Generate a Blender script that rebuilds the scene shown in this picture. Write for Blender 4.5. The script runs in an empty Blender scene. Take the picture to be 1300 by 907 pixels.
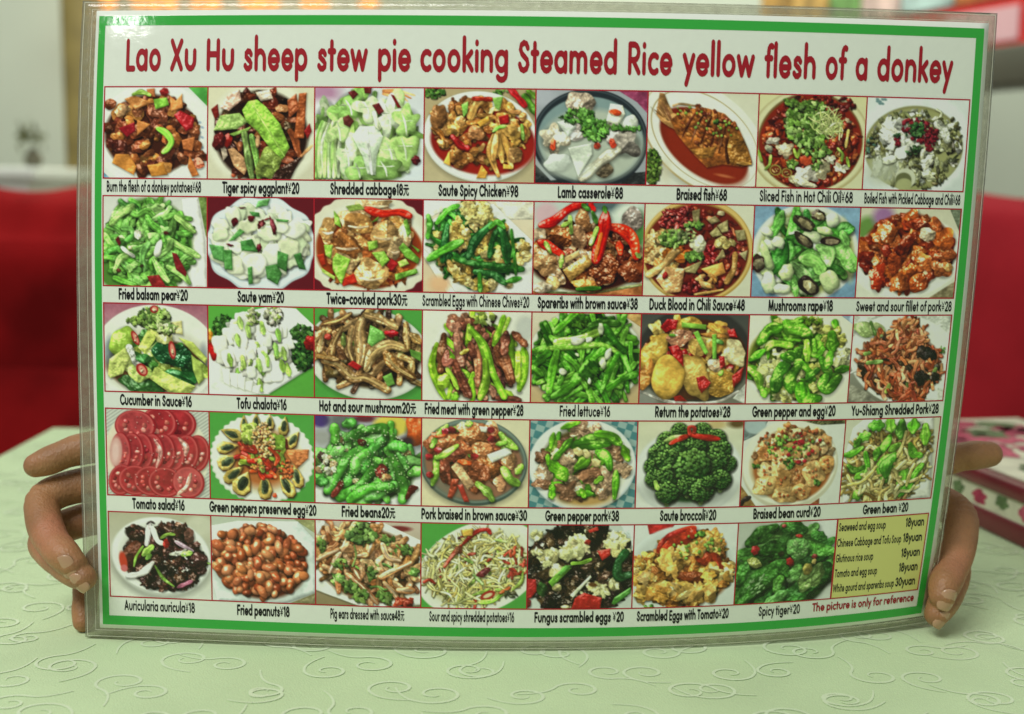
import bpy, bmesh, math, random
import numpy as np
from mathutils import Vector, Matrix

# ------------------------------------------------------------------ camera
SC = bpy.context.scene
COL = SC.collection
FPX, CX, CY = 1569.0, 650.0, 453.5            # focal length and centre in photograph pixels (1300 x 907)
PITCH, ROLL = math.radians(8.0), math.radians(0.88)
_up0 = np.array((0, math.sin(PITCH), math.cos(PITCH))); _x0 = np.array((1., 0, 0))
C_F = np.array((0, math.cos(PITCH), -math.sin(PITCH)))
C_R = math.cos(ROLL) * _x0 + math.sin(ROLL) * _up0
C_U = -math.sin(ROLL) * _x0 + math.cos(ROLL) * _up0
# the menu sheet: a polynomial surface (metres, camera axes) fitted to the printed grid as an undistorted bent sheet
SHEET = np.array([
    [0.007787, 0.000682, -0.502943],
    [-0.001827, -0.105671, -0.013993],
    [8.6e-05, 0.000375, -0.003264],
    [0.000102, 0.000145, -6.7e-05],
    [4e-06, 2.8e-05, 0.0],
    [-0.0, 5e-06, 0.0],
    [0.177662, -0.002915, 0.000503],
    [-0.000468, 0.000717, -0.006495],
    [0.000529, -0.000159, -0.000806],
    [0.000336, 0.000231, 0.0],
    [-0.0, 3.3e-05, 0.0],
    [2e-06, 3e-06, -0.0],
    [9.2e-05, 0.002146, -0.016374],
    [0.000632, 0.001473, -0.002261],
    [4.5e-05, 0.000316, 0.0],
    [-0.000514, -0.000151, 0.0],
    [-1.4e-05, 6e-06, -0.0],
    [-0.000348, 0.000558, -0.004569],
    [-0.000224, 6e-05, 0.0],
    [-0.001143, 0.000555, 0.0],
    [-4.1e-05, 5.1e-05, -0.0],
    [-0.000699, -0.000154, 0.0],
    [-0.000976, -0.000326, 0.0],
    [-9.3e-05, 5e-05, -0.0],
    [-0.000268, 4.5e-05, 0.0],
    [-0.000116, 6.7e-05, -0.0]])
EXPO = [(i, j) for i in range(6) for j in range(6) if i + j <= 6]
def sheet_cam(c, r):                            # c, r: sheet position in picture columns (-4..4) and rows (0..4.84)
    u = np.asarray(c, float) / 4.; v = (np.asarray(r, float) - 2.4) / 2.4
    B = np.stack([u ** i * v ** j for i, j in EXPO], -1); return B @ SHEET
def cam_to_world(P): return P[..., 0:1] * C_R + P[..., 1:2] * C_U - P[..., 2:3] * C_F
_edge = cam_to_world(sheet_cam(np.linspace(-4.25, 4.2, 60), np.full(60, 5.26)))
CAM_Z = float(-_edge[:, 2].min() + .0004)       # the table top is z = 0; the lower edge of the sheet stands on it
CAM = np.array((0, 0, CAM_Z))
cam_d = bpy.data.cameras.new('camera'); cam = bpy.data.objects.new('camera', cam_d); COL.objects.link(cam)
cam.matrix_world = Matrix((( C_R[0], C_U[0], -C_F[0], 0), (C_R[1], C_U[1], -C_F[1], 0), (C_R[2], C_U[2], -C_F[2], CAM_Z), (0, 0, 0, 1)))
cam_d.sensor_width = 36.0; cam_d.lens = FPX / 1300. * 36.; cam_d.clip_start = .02; cam_d.clip_end = 60
cam_d.dof.use_dof = True; cam_d.dof.focus_distance = .515; cam_d.dof.aperture_fstop = 7.2
SC.camera = cam
def at(px, py, d): return CAM + d * ((px - CX) / FPX * C_R - (py - CY) / FPX * C_U + C_F)      # a photograph pixel at depth d
def on_z(px, py, z=0.):
    k = (px - CX) / FPX * C_R - (py - CY) / FPX * C_U + C_F; return CAM + k * ((z - CAM_Z) / k[2])

# ------------------------------------------------------------------ light (indoor: ceiling lamps, an added wall fill and the bright room around)
world = bpy.data.worlds.new('World'); SC.world = world; world.use_nodes = True
bg = world.node_tree.nodes['Background']; bg.inputs[0].default_value = (.94, 1.0, .93, 1); bg.inputs[1].default_value = .30
def area(name, loc, target, size, power, col):
    l = bpy.data.lights.new(name, 'AREA'); l.shape = 'RECTANGLE'; l.size, l.size_y = size; l.energy = power; l.color = col
    o = bpy.data.objects.new(name, l); COL.objects.link(o); o.location = loc
    o.rotation_euler = (Vector(target) - Vector(loc)).to_track_quat('-Z', 'Y').to_euler(); return o
area('ceiling_panel_light', (-.75, -.35, 1.55), (0, .5, .1), (1.1, .5), 24, (1.0, 1.0, .97))
area('wall_fill_light', (.0, 2.2, 1.8), (0, 3.2, .5), (2.6, .5), 42, (.97, 1.0, .87))  # added back light without a known lamp, placed to brighten the wall
_p = cam_to_world(sheet_cam(np.array([-3.78, -3.779, -3.78]), np.array([-.60, -.60, -.599]))) + CAM
_n = np.cross(_p[1] - _p[0], _p[2] - _p[0]); _n /= np.linalg.norm(_n); _n = _n if _n @ C_F < 0 else -_n
_v = _p[0] - CAM; _v /= np.linalg.norm(_v); _r = _v - 2 * (_v @ _n) * _n
area('round_ceiling_spot', tuple(_p[0] + _r * 1.3), tuple(_p[0]), (.030, .016), .16, (1, 1, .97))
SC.view_settings.view_transform = 'Standard'; SC.view_settings.look = 'None'; SC.view_settings.exposure = 0.0; SC.view_settings.gamma = 1.0
SC.view_settings.use_curve_mapping = False
SC.cycles.max_bounces = 8; SC.cycles.transparent_max_bounces = 12; SC.cycles.use_denoising = True

# ------------------------------------------------------------------ helpers
def lin(c):
    c = np.asarray(c, float) / 255.; return np.where(c <= .04045, c / 12.92, ((c + .055) / 1.055) ** 2.4)
def ink(c): return np.clip(lin(c) * 1.17, 0, .93)         # seen colour on the lit paper -> base colour
def mat(name, col=(.5, .5, .5), rough=.5, spec=.5, noise=0, scale=40, bump=0, bscale=200, sss=0, metal=0, emit=None, estr=0, sheen=0):
    m = bpy.data.materials.new(name); m.use_nodes = True; nt = m.node_tree; b = nt.nodes['Principled BSDF']
    b.inputs['Base Color'].default_value = (*[float(x) for x in col], 1); b.inputs['Roughness'].default_value = rough; b.inputs['Specular IOR Level'].default_value = spec; b.inputs['Metallic'].default_value = metal
    tc = nt.nodes.new('ShaderNodeTexCoord')
    if noise:
        n = nt.nodes.new('ShaderNodeTexNoise'); n.inputs['Scale'].default_value = scale; n.inputs['Detail'].default_value = 5; nt.links.new(tc.outputs['Object'], n.inputs['Vector'])
        r = nt.nodes.new('ShaderNodeMapRange'); r.inputs[1].default_value = .3; r.inputs[2].default_value = .7; r.inputs[3].default_value = 1 - noise; r.inputs[4].default_value = 1 + noise; nt.links.new(n.outputs[0], r.inputs[0])
        x = nt.nodes.new('ShaderNodeVectorMath'); x.operation = 'SCALE'; x.inputs[0].default_value = [float(v) for v in col]; nt.links.new(r.outputs[0], x.inputs['Scale']); nt.links.new(x.outputs[0], b.inputs['Base Color'])
    if bump:
        n = nt.nodes.new('ShaderNodeTexNoise'); n.inputs['Scale'].default_value = bscale; n.inputs['Detail'].default_value = 6; nt.links.new(tc.outputs['Object'], n.inputs['Vector'])
        k = nt.nodes.new('ShaderNodeBump'); k.inputs['Strength'].default_value = bump; k.inputs['Distance'].default_value = .002; nt.links.new(n.outputs[0], k.inputs['Height']); nt.links.new(k.outputs[0], b.inputs['Normal'])
    if sss: b.inputs['Subsurface Weight'].default_value = sss; b.inputs['Subsurface Radius'].default_value = (.006, .0025, .0012); b.inputs['Subsurface Scale'].default_value = 1.0
    if sheen: b.inputs['Sheen Weight'].default_value = sheen
    if emit: b.inputs['Emission Color'].default_value = (*emit, 1); b.inputs['Emission Strength'].default_value = estr
    return m
def new_obj(name, verts, faces, m, parent=None, smooth=False):
    me = bpy.data.meshes.new(name)
    if isinstance(faces, np.ndarray) and faces.ndim == 2:
        V = np.ascontiguousarray(verts, dtype=np.float32); F = np.ascontiguousarray(faces, dtype=np.int32); k = F.shape[1]
        me.vertices.add(len(V)); me.vertices.foreach_set('co', V.ravel()); me.loops.add(F.size); me.loops.foreach_set('vertex_index', F.ravel())
        me.polygons.add(len(F)); me.polygons.foreach_set('loop_start', np.arange(0, F.size, k, dtype=np.int32)); me.update(calc_edges=True); me.validate()
    else:
        me.from_pydata([tuple(map(float, v)) for v in verts], [], [tuple(map(int, f)) for f in faces]); me.update()
    if smooth: me.polygons.foreach_set('use_smooth', np.ones(len(me.polygons), bool))
    me.materials.append(m); o = bpy.data.objects.new(name, me); COL.objects.link(o)
    if parent: o.parent = parent; o.matrix_parent_inverse = parent.matrix_world.inverted()
    return o
def tag(o, label, cat=None, group=None, kind=None):
    if label: o['label'] = label
    if cat: o['category'] = cat
    if group: o['group'] = group
    if kind: o['kind'] = kind
    return o
def empty(name, loc, label=None, cat=None, group=None):
    o = bpy.data.objects.new(name, None); COL.objects.link(o); o.location = [float(v) for v in loc]; o.empty_display_size = .05
    o.matrix_world = Matrix.Translation(Vector(o.location)); return tag(o, label, cat, group)
def box_data(lo, hi, bev=0., seg=2, M=None):
    bm = bmesh.new(); bmesh.ops.create_cube(bm, size=1)
    for v in bm.verts: v.co = Vector([(lo[i] + hi[i]) / 2 + v.co[i] * (hi[i] - lo[i]) for i in range(3)])
    if bev: bmesh.ops.bevel(bm, geom=bm.edges[:], offset=bev, segments=seg, affect='EDGES', profile=.5)
    if M is not None: bm.transform(M)
    bm.verts.ensure_lookup_table(); V = [v.co[:] for v in bm.verts]; F = [[v.index for v in f.verts] for f in bm.faces]; bm.free(); return V, F
def box(name, lo, hi, m, parent=None, bev=0., seg=2, M=None):
    V, F = box_data(lo, hi, bev, seg, M); return new_obj(name, V, F, m, parent, bev > 0)
def grid_faces(nu, nv):
    i = np.arange(nv - 1)[:, None] * nu + np.arange(nu - 1)[None]; i = i.ravel(); return np.stack([i, i + nu, i + nu + 1, i + 1], 1)
def lathe(prof, n=28):
    V = []; F = []
    for r, z in prof:
        for k in range(n): V.append((r * math.cos(6.28318 * k / n), r * math.sin(6.28318 * k / n), z))
    for i in range(len(prof) - 1):
        for k in range(n): F.append((i * n + k, i * n + (k + 1) % n, (i + 1) * n + (k + 1) % n, (i + 1) * n + k))
    return np.array(V), F
# ------------------------------------------------------------------ the room behind (far out of focus)
M_wall = mat('painted_wall', (.66, .72, .60), .8, .2, noise=.04, scale=3)
M_floor = mat('floor_tile', (.33, .31, .26), .4, noise=.1, scale=6)
M_red = mat('red_fabric', (.27, .007, .008), .8, .1, noise=.5, scale=6, bump=.25, bscale=300)  # strong noise paints dark-to-bright fold tones into the fabric colour
M_redb = mat('crimson_fabric', (.42, .020, .030), .7, .12, noise=.38, scale=5, bump=.25, bscale=300)
M_post = mat('olive_wood', (.26, .20, .06), .45, noise=.25, scale=12)
M_white = mat('white_lacquer', (.78, .82, .74), .4)
M_dark = mat('dark_glaze', (.14, .13, .08), .35, noise=.3, scale=30)
WALL_Y, FLOOR_Z = 3.3, -.75
tag(box('wall', (-3.2, WALL_Y, FLOOR_Z), (3.2, WALL_Y + .1, 2.0), M_wall), 'pale grey green painted wall behind the red seats', kind='structure')
tag(box('floor', (-3.2, -.6, FLOOR_Z - .05), (3.2, WALL_Y, FLOOR_Z), M_floor), 'tiled restaurant floor', kind='structure')

def skirt(name, x0, x1, y, z0, z1, m, parent, waves, amp, seed):
    r = np.random.RandomState(seed); nu, nv = 160, 10; x = np.linspace(x0, x1, nu); t = np.linspace(0, 1, nv); ph = r.uniform(0, 6.3, 4)
    X, T = np.meshgrid(x, t); w = np.sin(waves * X + ph[0] + .6 * np.sin(3.1 * X + ph[1])) + .4 * np.sin(2.3 * waves * X + ph[2])
    V = np.stack([X, y - .03 - .05 * T - amp * w * (.15 + .85 * T), z1 + (z0 - z1) * T], -1).reshape(-1, 3)
    return new_obj(name, V, grid_faces(nu, nv), m, parent, True)
def sofa(px0, px1, py_top, d, m, label, drop, seed):
    zt = at((px0 + px1) / 2, py_top, d)[2]; xa, xb = at(px0, 400, d)[0], at(px1, 400, d)[0]
    e = empty('sofa', ((xa + xb) / 2, d + .3, FLOOR_Z), label, 'sofa', 'red seats along the wall')
    r = np.random.RandomState(seed); nu, nv = 90, 26; s = np.linspace(0, 1, nu); a = np.linspace(0, 1, nv); S, A = np.meshgrid(s, a)
    prof = np.array([(0, zt - drop - .05), (-.012, zt - drop * .6), (-.022, zt - drop * .3), (-.016, zt - .06), (0, zt - .022), (.028, zt - .004), (.07, zt), (.12, zt - .006), (.15, zt - .03), (.16, zt - .12), (.16, zt - drop - .05)])
    pt = np.linspace(0, 1, len(prof)); Y = np.interp(A, pt, prof[:, 0]); Z = np.interp(A, pt, prof[:, 1])
    wob = .010 * np.sin(9 * S + r.rand() * 6) + .008 * np.sin(31 * S + 7 * A + r.rand() * 6) + .006 * np.sin(14 * A + 17 * S + r.rand() * 6); end = np.clip(np.minimum(S, 1 - S) / .03, 0, 1)
    Z = np.where(A > .02, zt - drop + (Z - zt + drop) * (1 - .10 * (1 - end) ** 2), Z)
    V = np.stack([xa + (xb - xa) * S, d + Y + wob * (1 - A), Z + wob * .5 * (A > .2)], -1).reshape(-1, 3)
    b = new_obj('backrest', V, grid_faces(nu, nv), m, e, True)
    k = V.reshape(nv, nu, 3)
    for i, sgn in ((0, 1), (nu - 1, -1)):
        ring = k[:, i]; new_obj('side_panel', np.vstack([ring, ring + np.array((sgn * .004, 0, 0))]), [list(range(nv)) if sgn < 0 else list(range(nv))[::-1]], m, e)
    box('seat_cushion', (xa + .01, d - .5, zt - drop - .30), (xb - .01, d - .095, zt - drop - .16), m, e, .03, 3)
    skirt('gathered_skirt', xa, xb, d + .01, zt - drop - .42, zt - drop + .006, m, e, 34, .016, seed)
    box('base', (xa + .02, d - .46, FLOOR_Z), (xb - .02, d + .1, zt - drop - .31), M_dark, e, .01)
    return e
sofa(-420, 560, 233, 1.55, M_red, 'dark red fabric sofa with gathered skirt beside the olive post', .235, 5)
sofa(860, 1900, 253, 1.40, M_redb, 'bright crimson fabric sofa behind the flowered box', .30, 8)

# wooden door post and things on the white cabinet behind the left sofa
a0, a1 = at(89, 100, 2.9), at(124, 100, 2.9)
e = empty('door_post', ((a0[0] + a1[0]) / 2, 2.9, FLOOR_Z), 'olive brown wooden post standing against the pale wall', 'post')
box('post', (a0[0], 2.9, FLOOR_Z + .001), (a1[0], 3.02, 1.2), M_post, e, .015, 3); box('plinth', (a0[0] - .01, 2.88, FLOOR_Z), (a1[0] + .01, 3.03, FLOOR_Z + .14), M_post, e, .006)
c0, c1 = at(-260, 208, 2.3), at(50, 208, 2.3)
e = empty('cabinet', ((c0[0] + c1[0]) / 2, 2.45, FLOOR_Z), 'low white cabinet behind the dark red sofa', 'cabinet')
box('cabinet_top', (c0[0], 2.3, c0[2] - .025), (c1[0], 2.62, c0[2]), M_white, e, .005); box('cabinet_body', (c0[0] + .02, 2.32, FLOOR_Z), (c1[0] - .02, 2.6, c0[2] - .027), M_white, e, .004)
box('cabinet_door', (c0[0] + .04, 2.30, FLOOR_Z + .08), ((c0[0] + c1[0]) / 2 - .005, 2.318, c0[2] - .05), M_white, e, .004); box('cabinet_door', ((c0[0] + c1[0]) / 2 + .005, 2.30, FLOOR_Z + .08), (c1[0] - .04, 2.318, c0[2] - .05), M_white, e, .004)
v0 = at(49, 207, 2.4); v0[2] = c0[2]; v0[0] = c1[0] - .05
e = empty('vase', v0, 'small dark vase with a dry sprig standing on the white cabinet', 'vase')
V, F = lathe([(.012, 0), (.022, .004), (.030, .02), (.028, .038), (.015, .052), (.012, .06), (.016, .064)], 20); V *= .6; new_obj('vase_body', V + v0, F, M_dark, e, True)
rr = np.random.RandomState(4); V = []; F = []
for k in range(26):
    a = rr.uniform(0, 6.28); t = rr.uniform(.2, 1); p = v0 + np.array((math.cos(a) * .03 * t, math.sin(a) * .03 * t, .036 + rr.uniform(0, .05))); q = rr.uniform(-.016, .016, (3, 3)); n = len(V); V += [p + q[0], p + q[1], p + q[2]]; F.append((n, n + 1, n + 2))
new_obj('sprig', V, F, mat('dry_leaf', (.13, .14, .06), .7), e)

# warm wall lamps behind the top edge of the sheet
M_glow = mat('amber_glass', (.8, .35, .08), .3, emit=(1.0, .36, .06), estr=2.2); M_brass = mat('brass', (.5, .35, .12), .35, metal=1)
for k, (px, py, r, lab) in enumerate(((132, 4, .030, 'small amber wall lamp closest to the olive post'), (196, 2, .058, 'large amber wall lamp second from the olive post'), (262, 6, .038, 'amber wall lamp third from the olive post'), (330, 3, .050, 'amber wall lamp fourth from the olive post'), (400, 5, .036, 'amber wall lamp fifth from the olive post'), (468, 4, .026, 'smallest amber wall lamp, farthest from the olive post'))):
    p = at(px, py, 3.1); e = empty('wall_lamp', p, lab, 'lamp', 'row of amber wall lamps')
    V, F = lathe([(r * .3, -r * .9), (r * .8, -r * .55), (r, 0), (r * .8, r * .55), (r * .35, r * .9)], 20); new_obj('lamp_shade', V + p, F, M_glow, e, True)
    V, F = lathe([(0.001, r * 1.0), (r * .4, r * .98), (r * .4, r * .86), (.001, r * .84)], 16); new_obj('lamp_cap', V + p, F, M_brass, e)
    box('wall_arm', (p[0] - .008, p[1], p[2] + r * .9), (p[0] + .008, WALL_Y, p[2] + r * .9 + .016), M_brass, e)
# food poster board hanging high at the right, its near end to the right
A, B = at(960, 132, 3.0), at(1420, -40, 2.0); A[2] = B[2] = (A[2] + B[2]) / 2 - .02
ln = math.hypot(B[0] - A[0], B[1] - A[1]); Mx = Matrix.Translation(Vector(A)) @ Matrix.Rotation(math.atan2(B[1] - A[1], B[0] - A[0]), 4, 'Z')
e = empty('poster_board', A, 'red bordered food poster board hanging high above the crimson sofa', 'poster')
box('board', (0, .012, -.005), (ln, .06, .42), mat('dark_board', (.05, .05, .035), .6), e, .004, 2, Mx)
box('bottom_rail', (0, -.05, -.075), (ln, .06, -.006), mat('grey_rail', (.10, .10, .07), .5), e, .006, 2, Mx)
box('red_band', (0, .004, 0), (ln, .0115, .085), mat('red_print', (.75, .03, .03), .4), e, 0, 1, Mx)
rr = np.random.RandomState(3); pc = [(.55, .30, .07), (.70, .42, .12), (.20, .42, .12), (.75, .55, .5), (.55, .75, .72), (.62, .2, .06), (.35, .40, .10)]
x = .0; k = 0
while x < ln - .14:
    w = rr.uniform(.09, .16); box('poster_picture', (x + .004, -.0005, .09), (x + w, .0112, .39), mat('print_%d' % k, pc[k % 7], .4, noise=.5, scale=14), e, 0, 1, Mx); x += w + .004; k += 1
box('painted_glow', (ln * .62, -.001, .01), (ln * .8, .0035, .07), mat('pink_glow_paint', (.85, .5, .55), .4), e, 0, 1, Mx)  # pink-white glow on the board, put in as a pale coloured strip

# ------------------------------------------------------------------ table with damask cloth
M_cloth = mat('damask_cloth', (.60, .76, .44), .6, .25, noise=.07, scale=14, bump=.25, bscale=1400, sheen=.15)
M_swirl = mat('satin_thread', (.72, .85, .58), .4, .5)
TX0, TX1, TY0, TY1 = on_z(68, 543)[0], .86, -.12, on_z(68, 543)[1]
tbl = empty('table', ((TX0 + TX1) / 2, (TY0 + TY1) / 2, FLOOR_Z), 'square dining table under a pale green damask cloth', 'table')
box('table_top', (TX0 + .004, TY0 + .004, -.035), (TX1 - .004, TY1 - .004, -.0035), mat('table_board', (.3, .2, .1), .5), tbl, .004)
for x in (TX0 + .06, TX1 - .06):
    for y in (TY0 + .06, TY1 - .06): box('leg', (x - .025, y - .025, FLOOR_Z), (x + .025, y + .025, -.036), M_post, tbl, .004)
def cloth():
    hang = .22; nx, ny = 130, 130; g = lambda a, b, n: np.concatenate([np.linspace(a - hang, a - .002, 12), np.linspace(a, b, n - 24), np.linspace(b + .002, b + hang, 12)])
    X, Y = np.meshgrid(g(TX0, TX1, nx), g(TY0, TY1, ny)); ox = np.maximum(TX0 - X, 0) + np.maximum(X - TX1, 0); oy = np.maximum(TY0 - Y, 0) + np.maximum(Y - TY1, 0)
    d = np.maximum(ox, oy); f = np.clip(d / hang, 0, 1); w = .022 * f * (np.sin(26 * X) * (oy > 0) + np.sin(24 * Y + 1) * (ox > 0))
    Xn = np.clip(X, TX0, TX1) + np.sign(X - (TX0 + TX1) / 2) * (ox > 0) * (.003 + .12 * f * .25 + w * (ox > oy)); Yn = np.clip(Y, TY0, TY1) + np.sign(Y - (TY0 + TY1) / 2) * (oy > 0) * (.003 + .03 * f + w * (oy >= ox))
    Z = -d * 1.0 + .0; Z = Z - .00016 - .00005 * (1 + np.sin(37 * X + 3 * np.sin(9 * Y))) * (d == 0)
    return np.stack([Xn, Yn, Z], -1).reshape(-1, 3), grid_faces(nx, ny)
V, F = cloth(); new_obj('tablecloth', V, F, M_cloth, tbl, True)
def ribbon(P, w, z):
    P = np.asarray(P); T = np.gradient(P, axis=0); T /= np.linalg.norm(T, axis=1)[:, None] + 1e-9; N = np.stack([-T[:, 1], T[:, 0]], 1); q = np.linspace(0, 1, len(P)); ww = (w * (.35 + .65 * np.sin(np.pi * np.clip(q * .9 + .08, 0, 1))))[:, None]
    L, R = P + N * ww, P - N * ww; n = len(P); z0 = np.full((n, 1), z)
    V = np.vstack([np.hstack([L, z0]), np.hstack([P, z0 + .0]), np.hstack([R, z0])]); i = np.arange(n - 1)
    return V, np.vstack([np.stack([i, i + n, i + n + 1, i + 1], 1), np.stack([i + n, i + 2 * n, i + 2 * n + 1, i + n + 1], 1)])
def swirls():
    r = np.random.RandomState(12); VV, FF, n = [], [], 0; k = 0
    for gy in np.arange(.16, TY1 - .02, .023):
        for gx in np.arange(TX0 + .02, TX1 - .02, .028):
            x, y = gx + r.uniform(-.007, .007) + (.017 if k % 2 else 0), gy + r.uniform(-.006, .006); k += 1
            a0, sg, R0 = r.uniform(0, 6.28), r.choice((-1, 1)), r.uniform(.0065, .0095); t = np.linspace(0, 1, 26); rad = R0 * (1 - .80 * t); th = a0 + sg * t * 7.6
            sp = np.stack([x + 1.25 * rad * np.cos(th), y + rad * np.sin(th)], 1); s0 = np.linspace(1, 0, 9)[:, None]; d0 = sp[0] - sp[1]; d0 /= np.linalg.norm(d0); sd = np.array((-d0[1], d0[0])) * r.choice((-1, 1))
            tail = sp[0] + d0 * s0 * .013 + sd * s0 ** 2 * .009; v, f = ribbon(np.vstack([tail[:-1], sp]), (.0007), .00004 + .00001 * (k % 5)); VV.append(v); FF.append(f + n); n += len(v)
    return np.vstack(VV), np.vstack(FF)
V, F = swirls(); tag(new_obj('swirl_pattern', V, F, M_swirl, tbl, False), None, kind='stuff')

# flowered box at the right, on the table
P0, P1 = on_z(1222, 661), on_z(1330, 712)
ang = math.atan2(P1[1] - P0[1], P1[0] - P0[0]); Mb = Matrix.Translation(Vector((P0[0], P0[1], 0))) @ Matrix.Rotation(ang, 4, 'Z')
M_mar = mat('maroon_lacquer', (.16, .012, .022), .35, noise=.15, scale=40); M_crm = mat('cream_print', (.66, .65, .48), .5, noise=.15, scale=60); M_pink = mat('magenta_print', (.36, .02, .07), .5, noise=.3, scale=120); M_leaf = mat('leaf_print', (.10, .16, .06), .5, noise=.4, scale=200); M_rose = mat('rose_print', (.50, .08, .14), .5, noise=.4, scale=260)
e = empty('flower_box', P0, 'maroon box with cream flowered sides and lid lying on the cloth', 'box'); xl, xr, dp = -.13, .26, .125
box('base_band', (xl, 0, 0), (xr, dp, .013), M_mar, e, .002, 2, Mb); box('side_wall', (xl + .001, .001, .0125), (xr - .001, dp - .001, .0255), M_crm, e, 0, 1, Mb); box('rim', (xl - .001, -.001, .0250), (xr + .001, dp + .001, .0345), M_mar, e, .0015, 2, Mb); box('lid', (xl + .006, .006, .034), (xr - .006, dp - .006, .0365), M_crm, e, .001, 2, Mb)
r = np.random.RandomState(9)
def petals(cx, cy, R, plane, m, n=5):
    V, F = [], []; zc = r.uniform(0, 6.3)
    for k in range(n):
        a = zc + 6.283 * k / n; c = (cx + .55 * R * math.cos(a), cy + .55 * R * math.sin(a)); b = len(V); K = 10
        for q in range(K):
            t = 6.283 * q / K; w_ = 1 + .18 * math.sin(3 * t + k * 2.1 + zc); u = .50 * R * math.cos(t) * w_; v = .46 * R * math.sin(t) * w_; x = c[0] + u * math.cos(a) - v * math.sin(a); y = c[1] + u * math.sin(a) + v * math.cos(a)
            V.append(Mb @ Vector((x, y, 0.0366 + .00006 * (k + 1)) if plane == 'top' else (x * 1.0, .001 - .00006 * (k + 1), .019 + (y - .0205) * .66)))
        F.append(list(range(b, b + K)))
    return V, F
for k in range(64):
    x, y, R = r.uniform(xl + .02, xr - .02), r.uniform(.02, dp - .02), r.uniform(.012, .017); new_obj('flower_print', *petals(x, y, R, 'top', None), (M_pink, M_rose, M_pink, M_leaf)[k % 4], e)
for k in range(17):
    x = xl + .012 + k * .022; new_obj('flower_print', *petals(x, .0205 + r.uniform(-.002, .002), r.uniform(.0058, .0074), 'side', None, 5), (M_rose, M_leaf, M_pink, M_leaf)[k % 4], e)
# ------------------------------------------------------------------ the laminated menu sheet
def sheet(c, r, off=0.):                          # sheet position (columns, rows) -> world, raised by off metres towards the reader
    c = np.asarray(c, float); r = np.asarray(r, float); h = 1e-3
    P = cam_to_world(sheet_cam(c, r)); du = cam_to_world(sheet_cam(c + h, r)) - P; dv = cam_to_world(sheet_cam(c, r + h)) - P
    N = np.cross(dv, du); N /= np.linalg.norm(N, axis=-1)[..., None]
    return P + CAM + N * np.asarray(off)[..., None]
def px_to_col(px, r):                             # photograph column of a point on sheet row r -> sheet column
    g = np.linspace(-4.4, 4.4, 400); P = sheet_cam(g, np.full(400, r)); return float(np.interp(px, CX + FPX * P[:, 0] / -P[:, 2], g))
M_paper = mat('menu_paper', ink((215, 220, 208)), .07, .45, noise=.012, scale=300, bump=.03, bscale=160)
M_green = mat('green_print', ink((52, 160, 62)), .07, .4, bump=.03, bscale=160); M_line = mat('red_line_print', ink((166, 24, 38)), .3, .3)
M_title = mat('maroon_print', ink((150, 26, 36)), .3, .3); M_black = mat('black_print', (.012, .012, .012), .3, .3); M_yel = mat('yellow_print', ink((204, 202, 122)), .1, .4)
M_pict = bpy.data.materials.new('dish_print'); M_pict.use_nodes = True
_b = M_pict.node_tree.nodes['Principled BSDF']; _a = M_pict.node_tree.nodes.new('ShaderNodeVertexColor'); _a.layer_name = 'print'
M_pict.node_tree.links.new(_a.outputs[0], _b.inputs['Base Color']); _b.inputs['Roughness'].default_value = .08; _b.inputs['Specular IOR Level'].default_value = .4
def film_material():
    m = bpy.data.materials.new('clouded_film'); m.use_nodes = True; nt = m.node_tree; n = nt.nodes; n.remove(n['Principled BSDF']); out = n['Material Output']; L = nt.links.new
    tc = n.new('ShaderNodeTexCoord'); no = n.new('ShaderNodeTexNoise'); no.inputs['Scale'].default_value = 260; no.inputs['Detail'].default_value = 6; L(tc.outputs['Object'], no.inputs['Vector'])
    n2 = n.new('ShaderNodeTexNoise'); n2.inputs['Scale'].default_value = 45; n2.inputs['Detail'].default_value = 3; L(tc.outputs['Object'], n2.inputs['Vector'])
    mr = n.new('ShaderNodeMapRange'); mr.inputs[1].default_value = .35; mr.inputs[2].default_value = .75; mr.inputs[3].default_value = .17; mr.inputs[4].default_value = .36; L(no.outputs[0], mr.inputs[0])
    ad = n.new('ShaderNodeMath'); ad.operation = 'MULTIPLY_ADD'; ad.inputs[1].default_value = .18; L(n2.outputs[0], ad.inputs[0]); L(mr.outputs[0], ad.inputs[2])
    tr = n.new('ShaderNodeBsdfTransparent'); tr.inputs[0].default_value = (.95, .95, .90, 1); di = n.new('ShaderNodeBsdfDiffuse'); di.inputs[0].default_value = (.42, .41, .30, 1); gl = n.new('ShaderNodeBsdfGlossy'); gl.inputs['Roughness'].default_value = .12
    bp = n.new('ShaderNodeBump'); bp.inputs['Strength'].default_value = .5; bp.inputs['Distance'].default_value = .0006; L(no.outputs[0], bp.inputs['Height']); L(bp.outputs[0], gl.inputs['Normal'])
    fr = n.new('ShaderNodeFresnel'); fr.inputs[0].default_value = 1.5; m1 = n.new('ShaderNodeMixShader'); m2 = n.new('ShaderNodeMixShader'); L(ad.outputs[0], m1.inputs[0]); L(tr.outputs[0], m1.inputs[1]); L(di.outputs[0], m1.inputs[2]); L(fr.outputs[0], m2.inputs[0]); L(m1.outputs[0], m2.inputs[1]); L(gl.outputs[0], m2.inputs[2]); L(m2.outputs[0], out.inputs[0]); return m
M_film = film_material(); M_ridge = mat('film_ridge_glint', (.78, .78, .64), .08, .8, bump=.4, bscale=300)  # ridge colour raised to near-white to paint the glints along the film edge
menu = empty('menu', sheet(0., 5.26), 'bent laminated picture menu with green border held upright on the table', 'menu')
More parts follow.
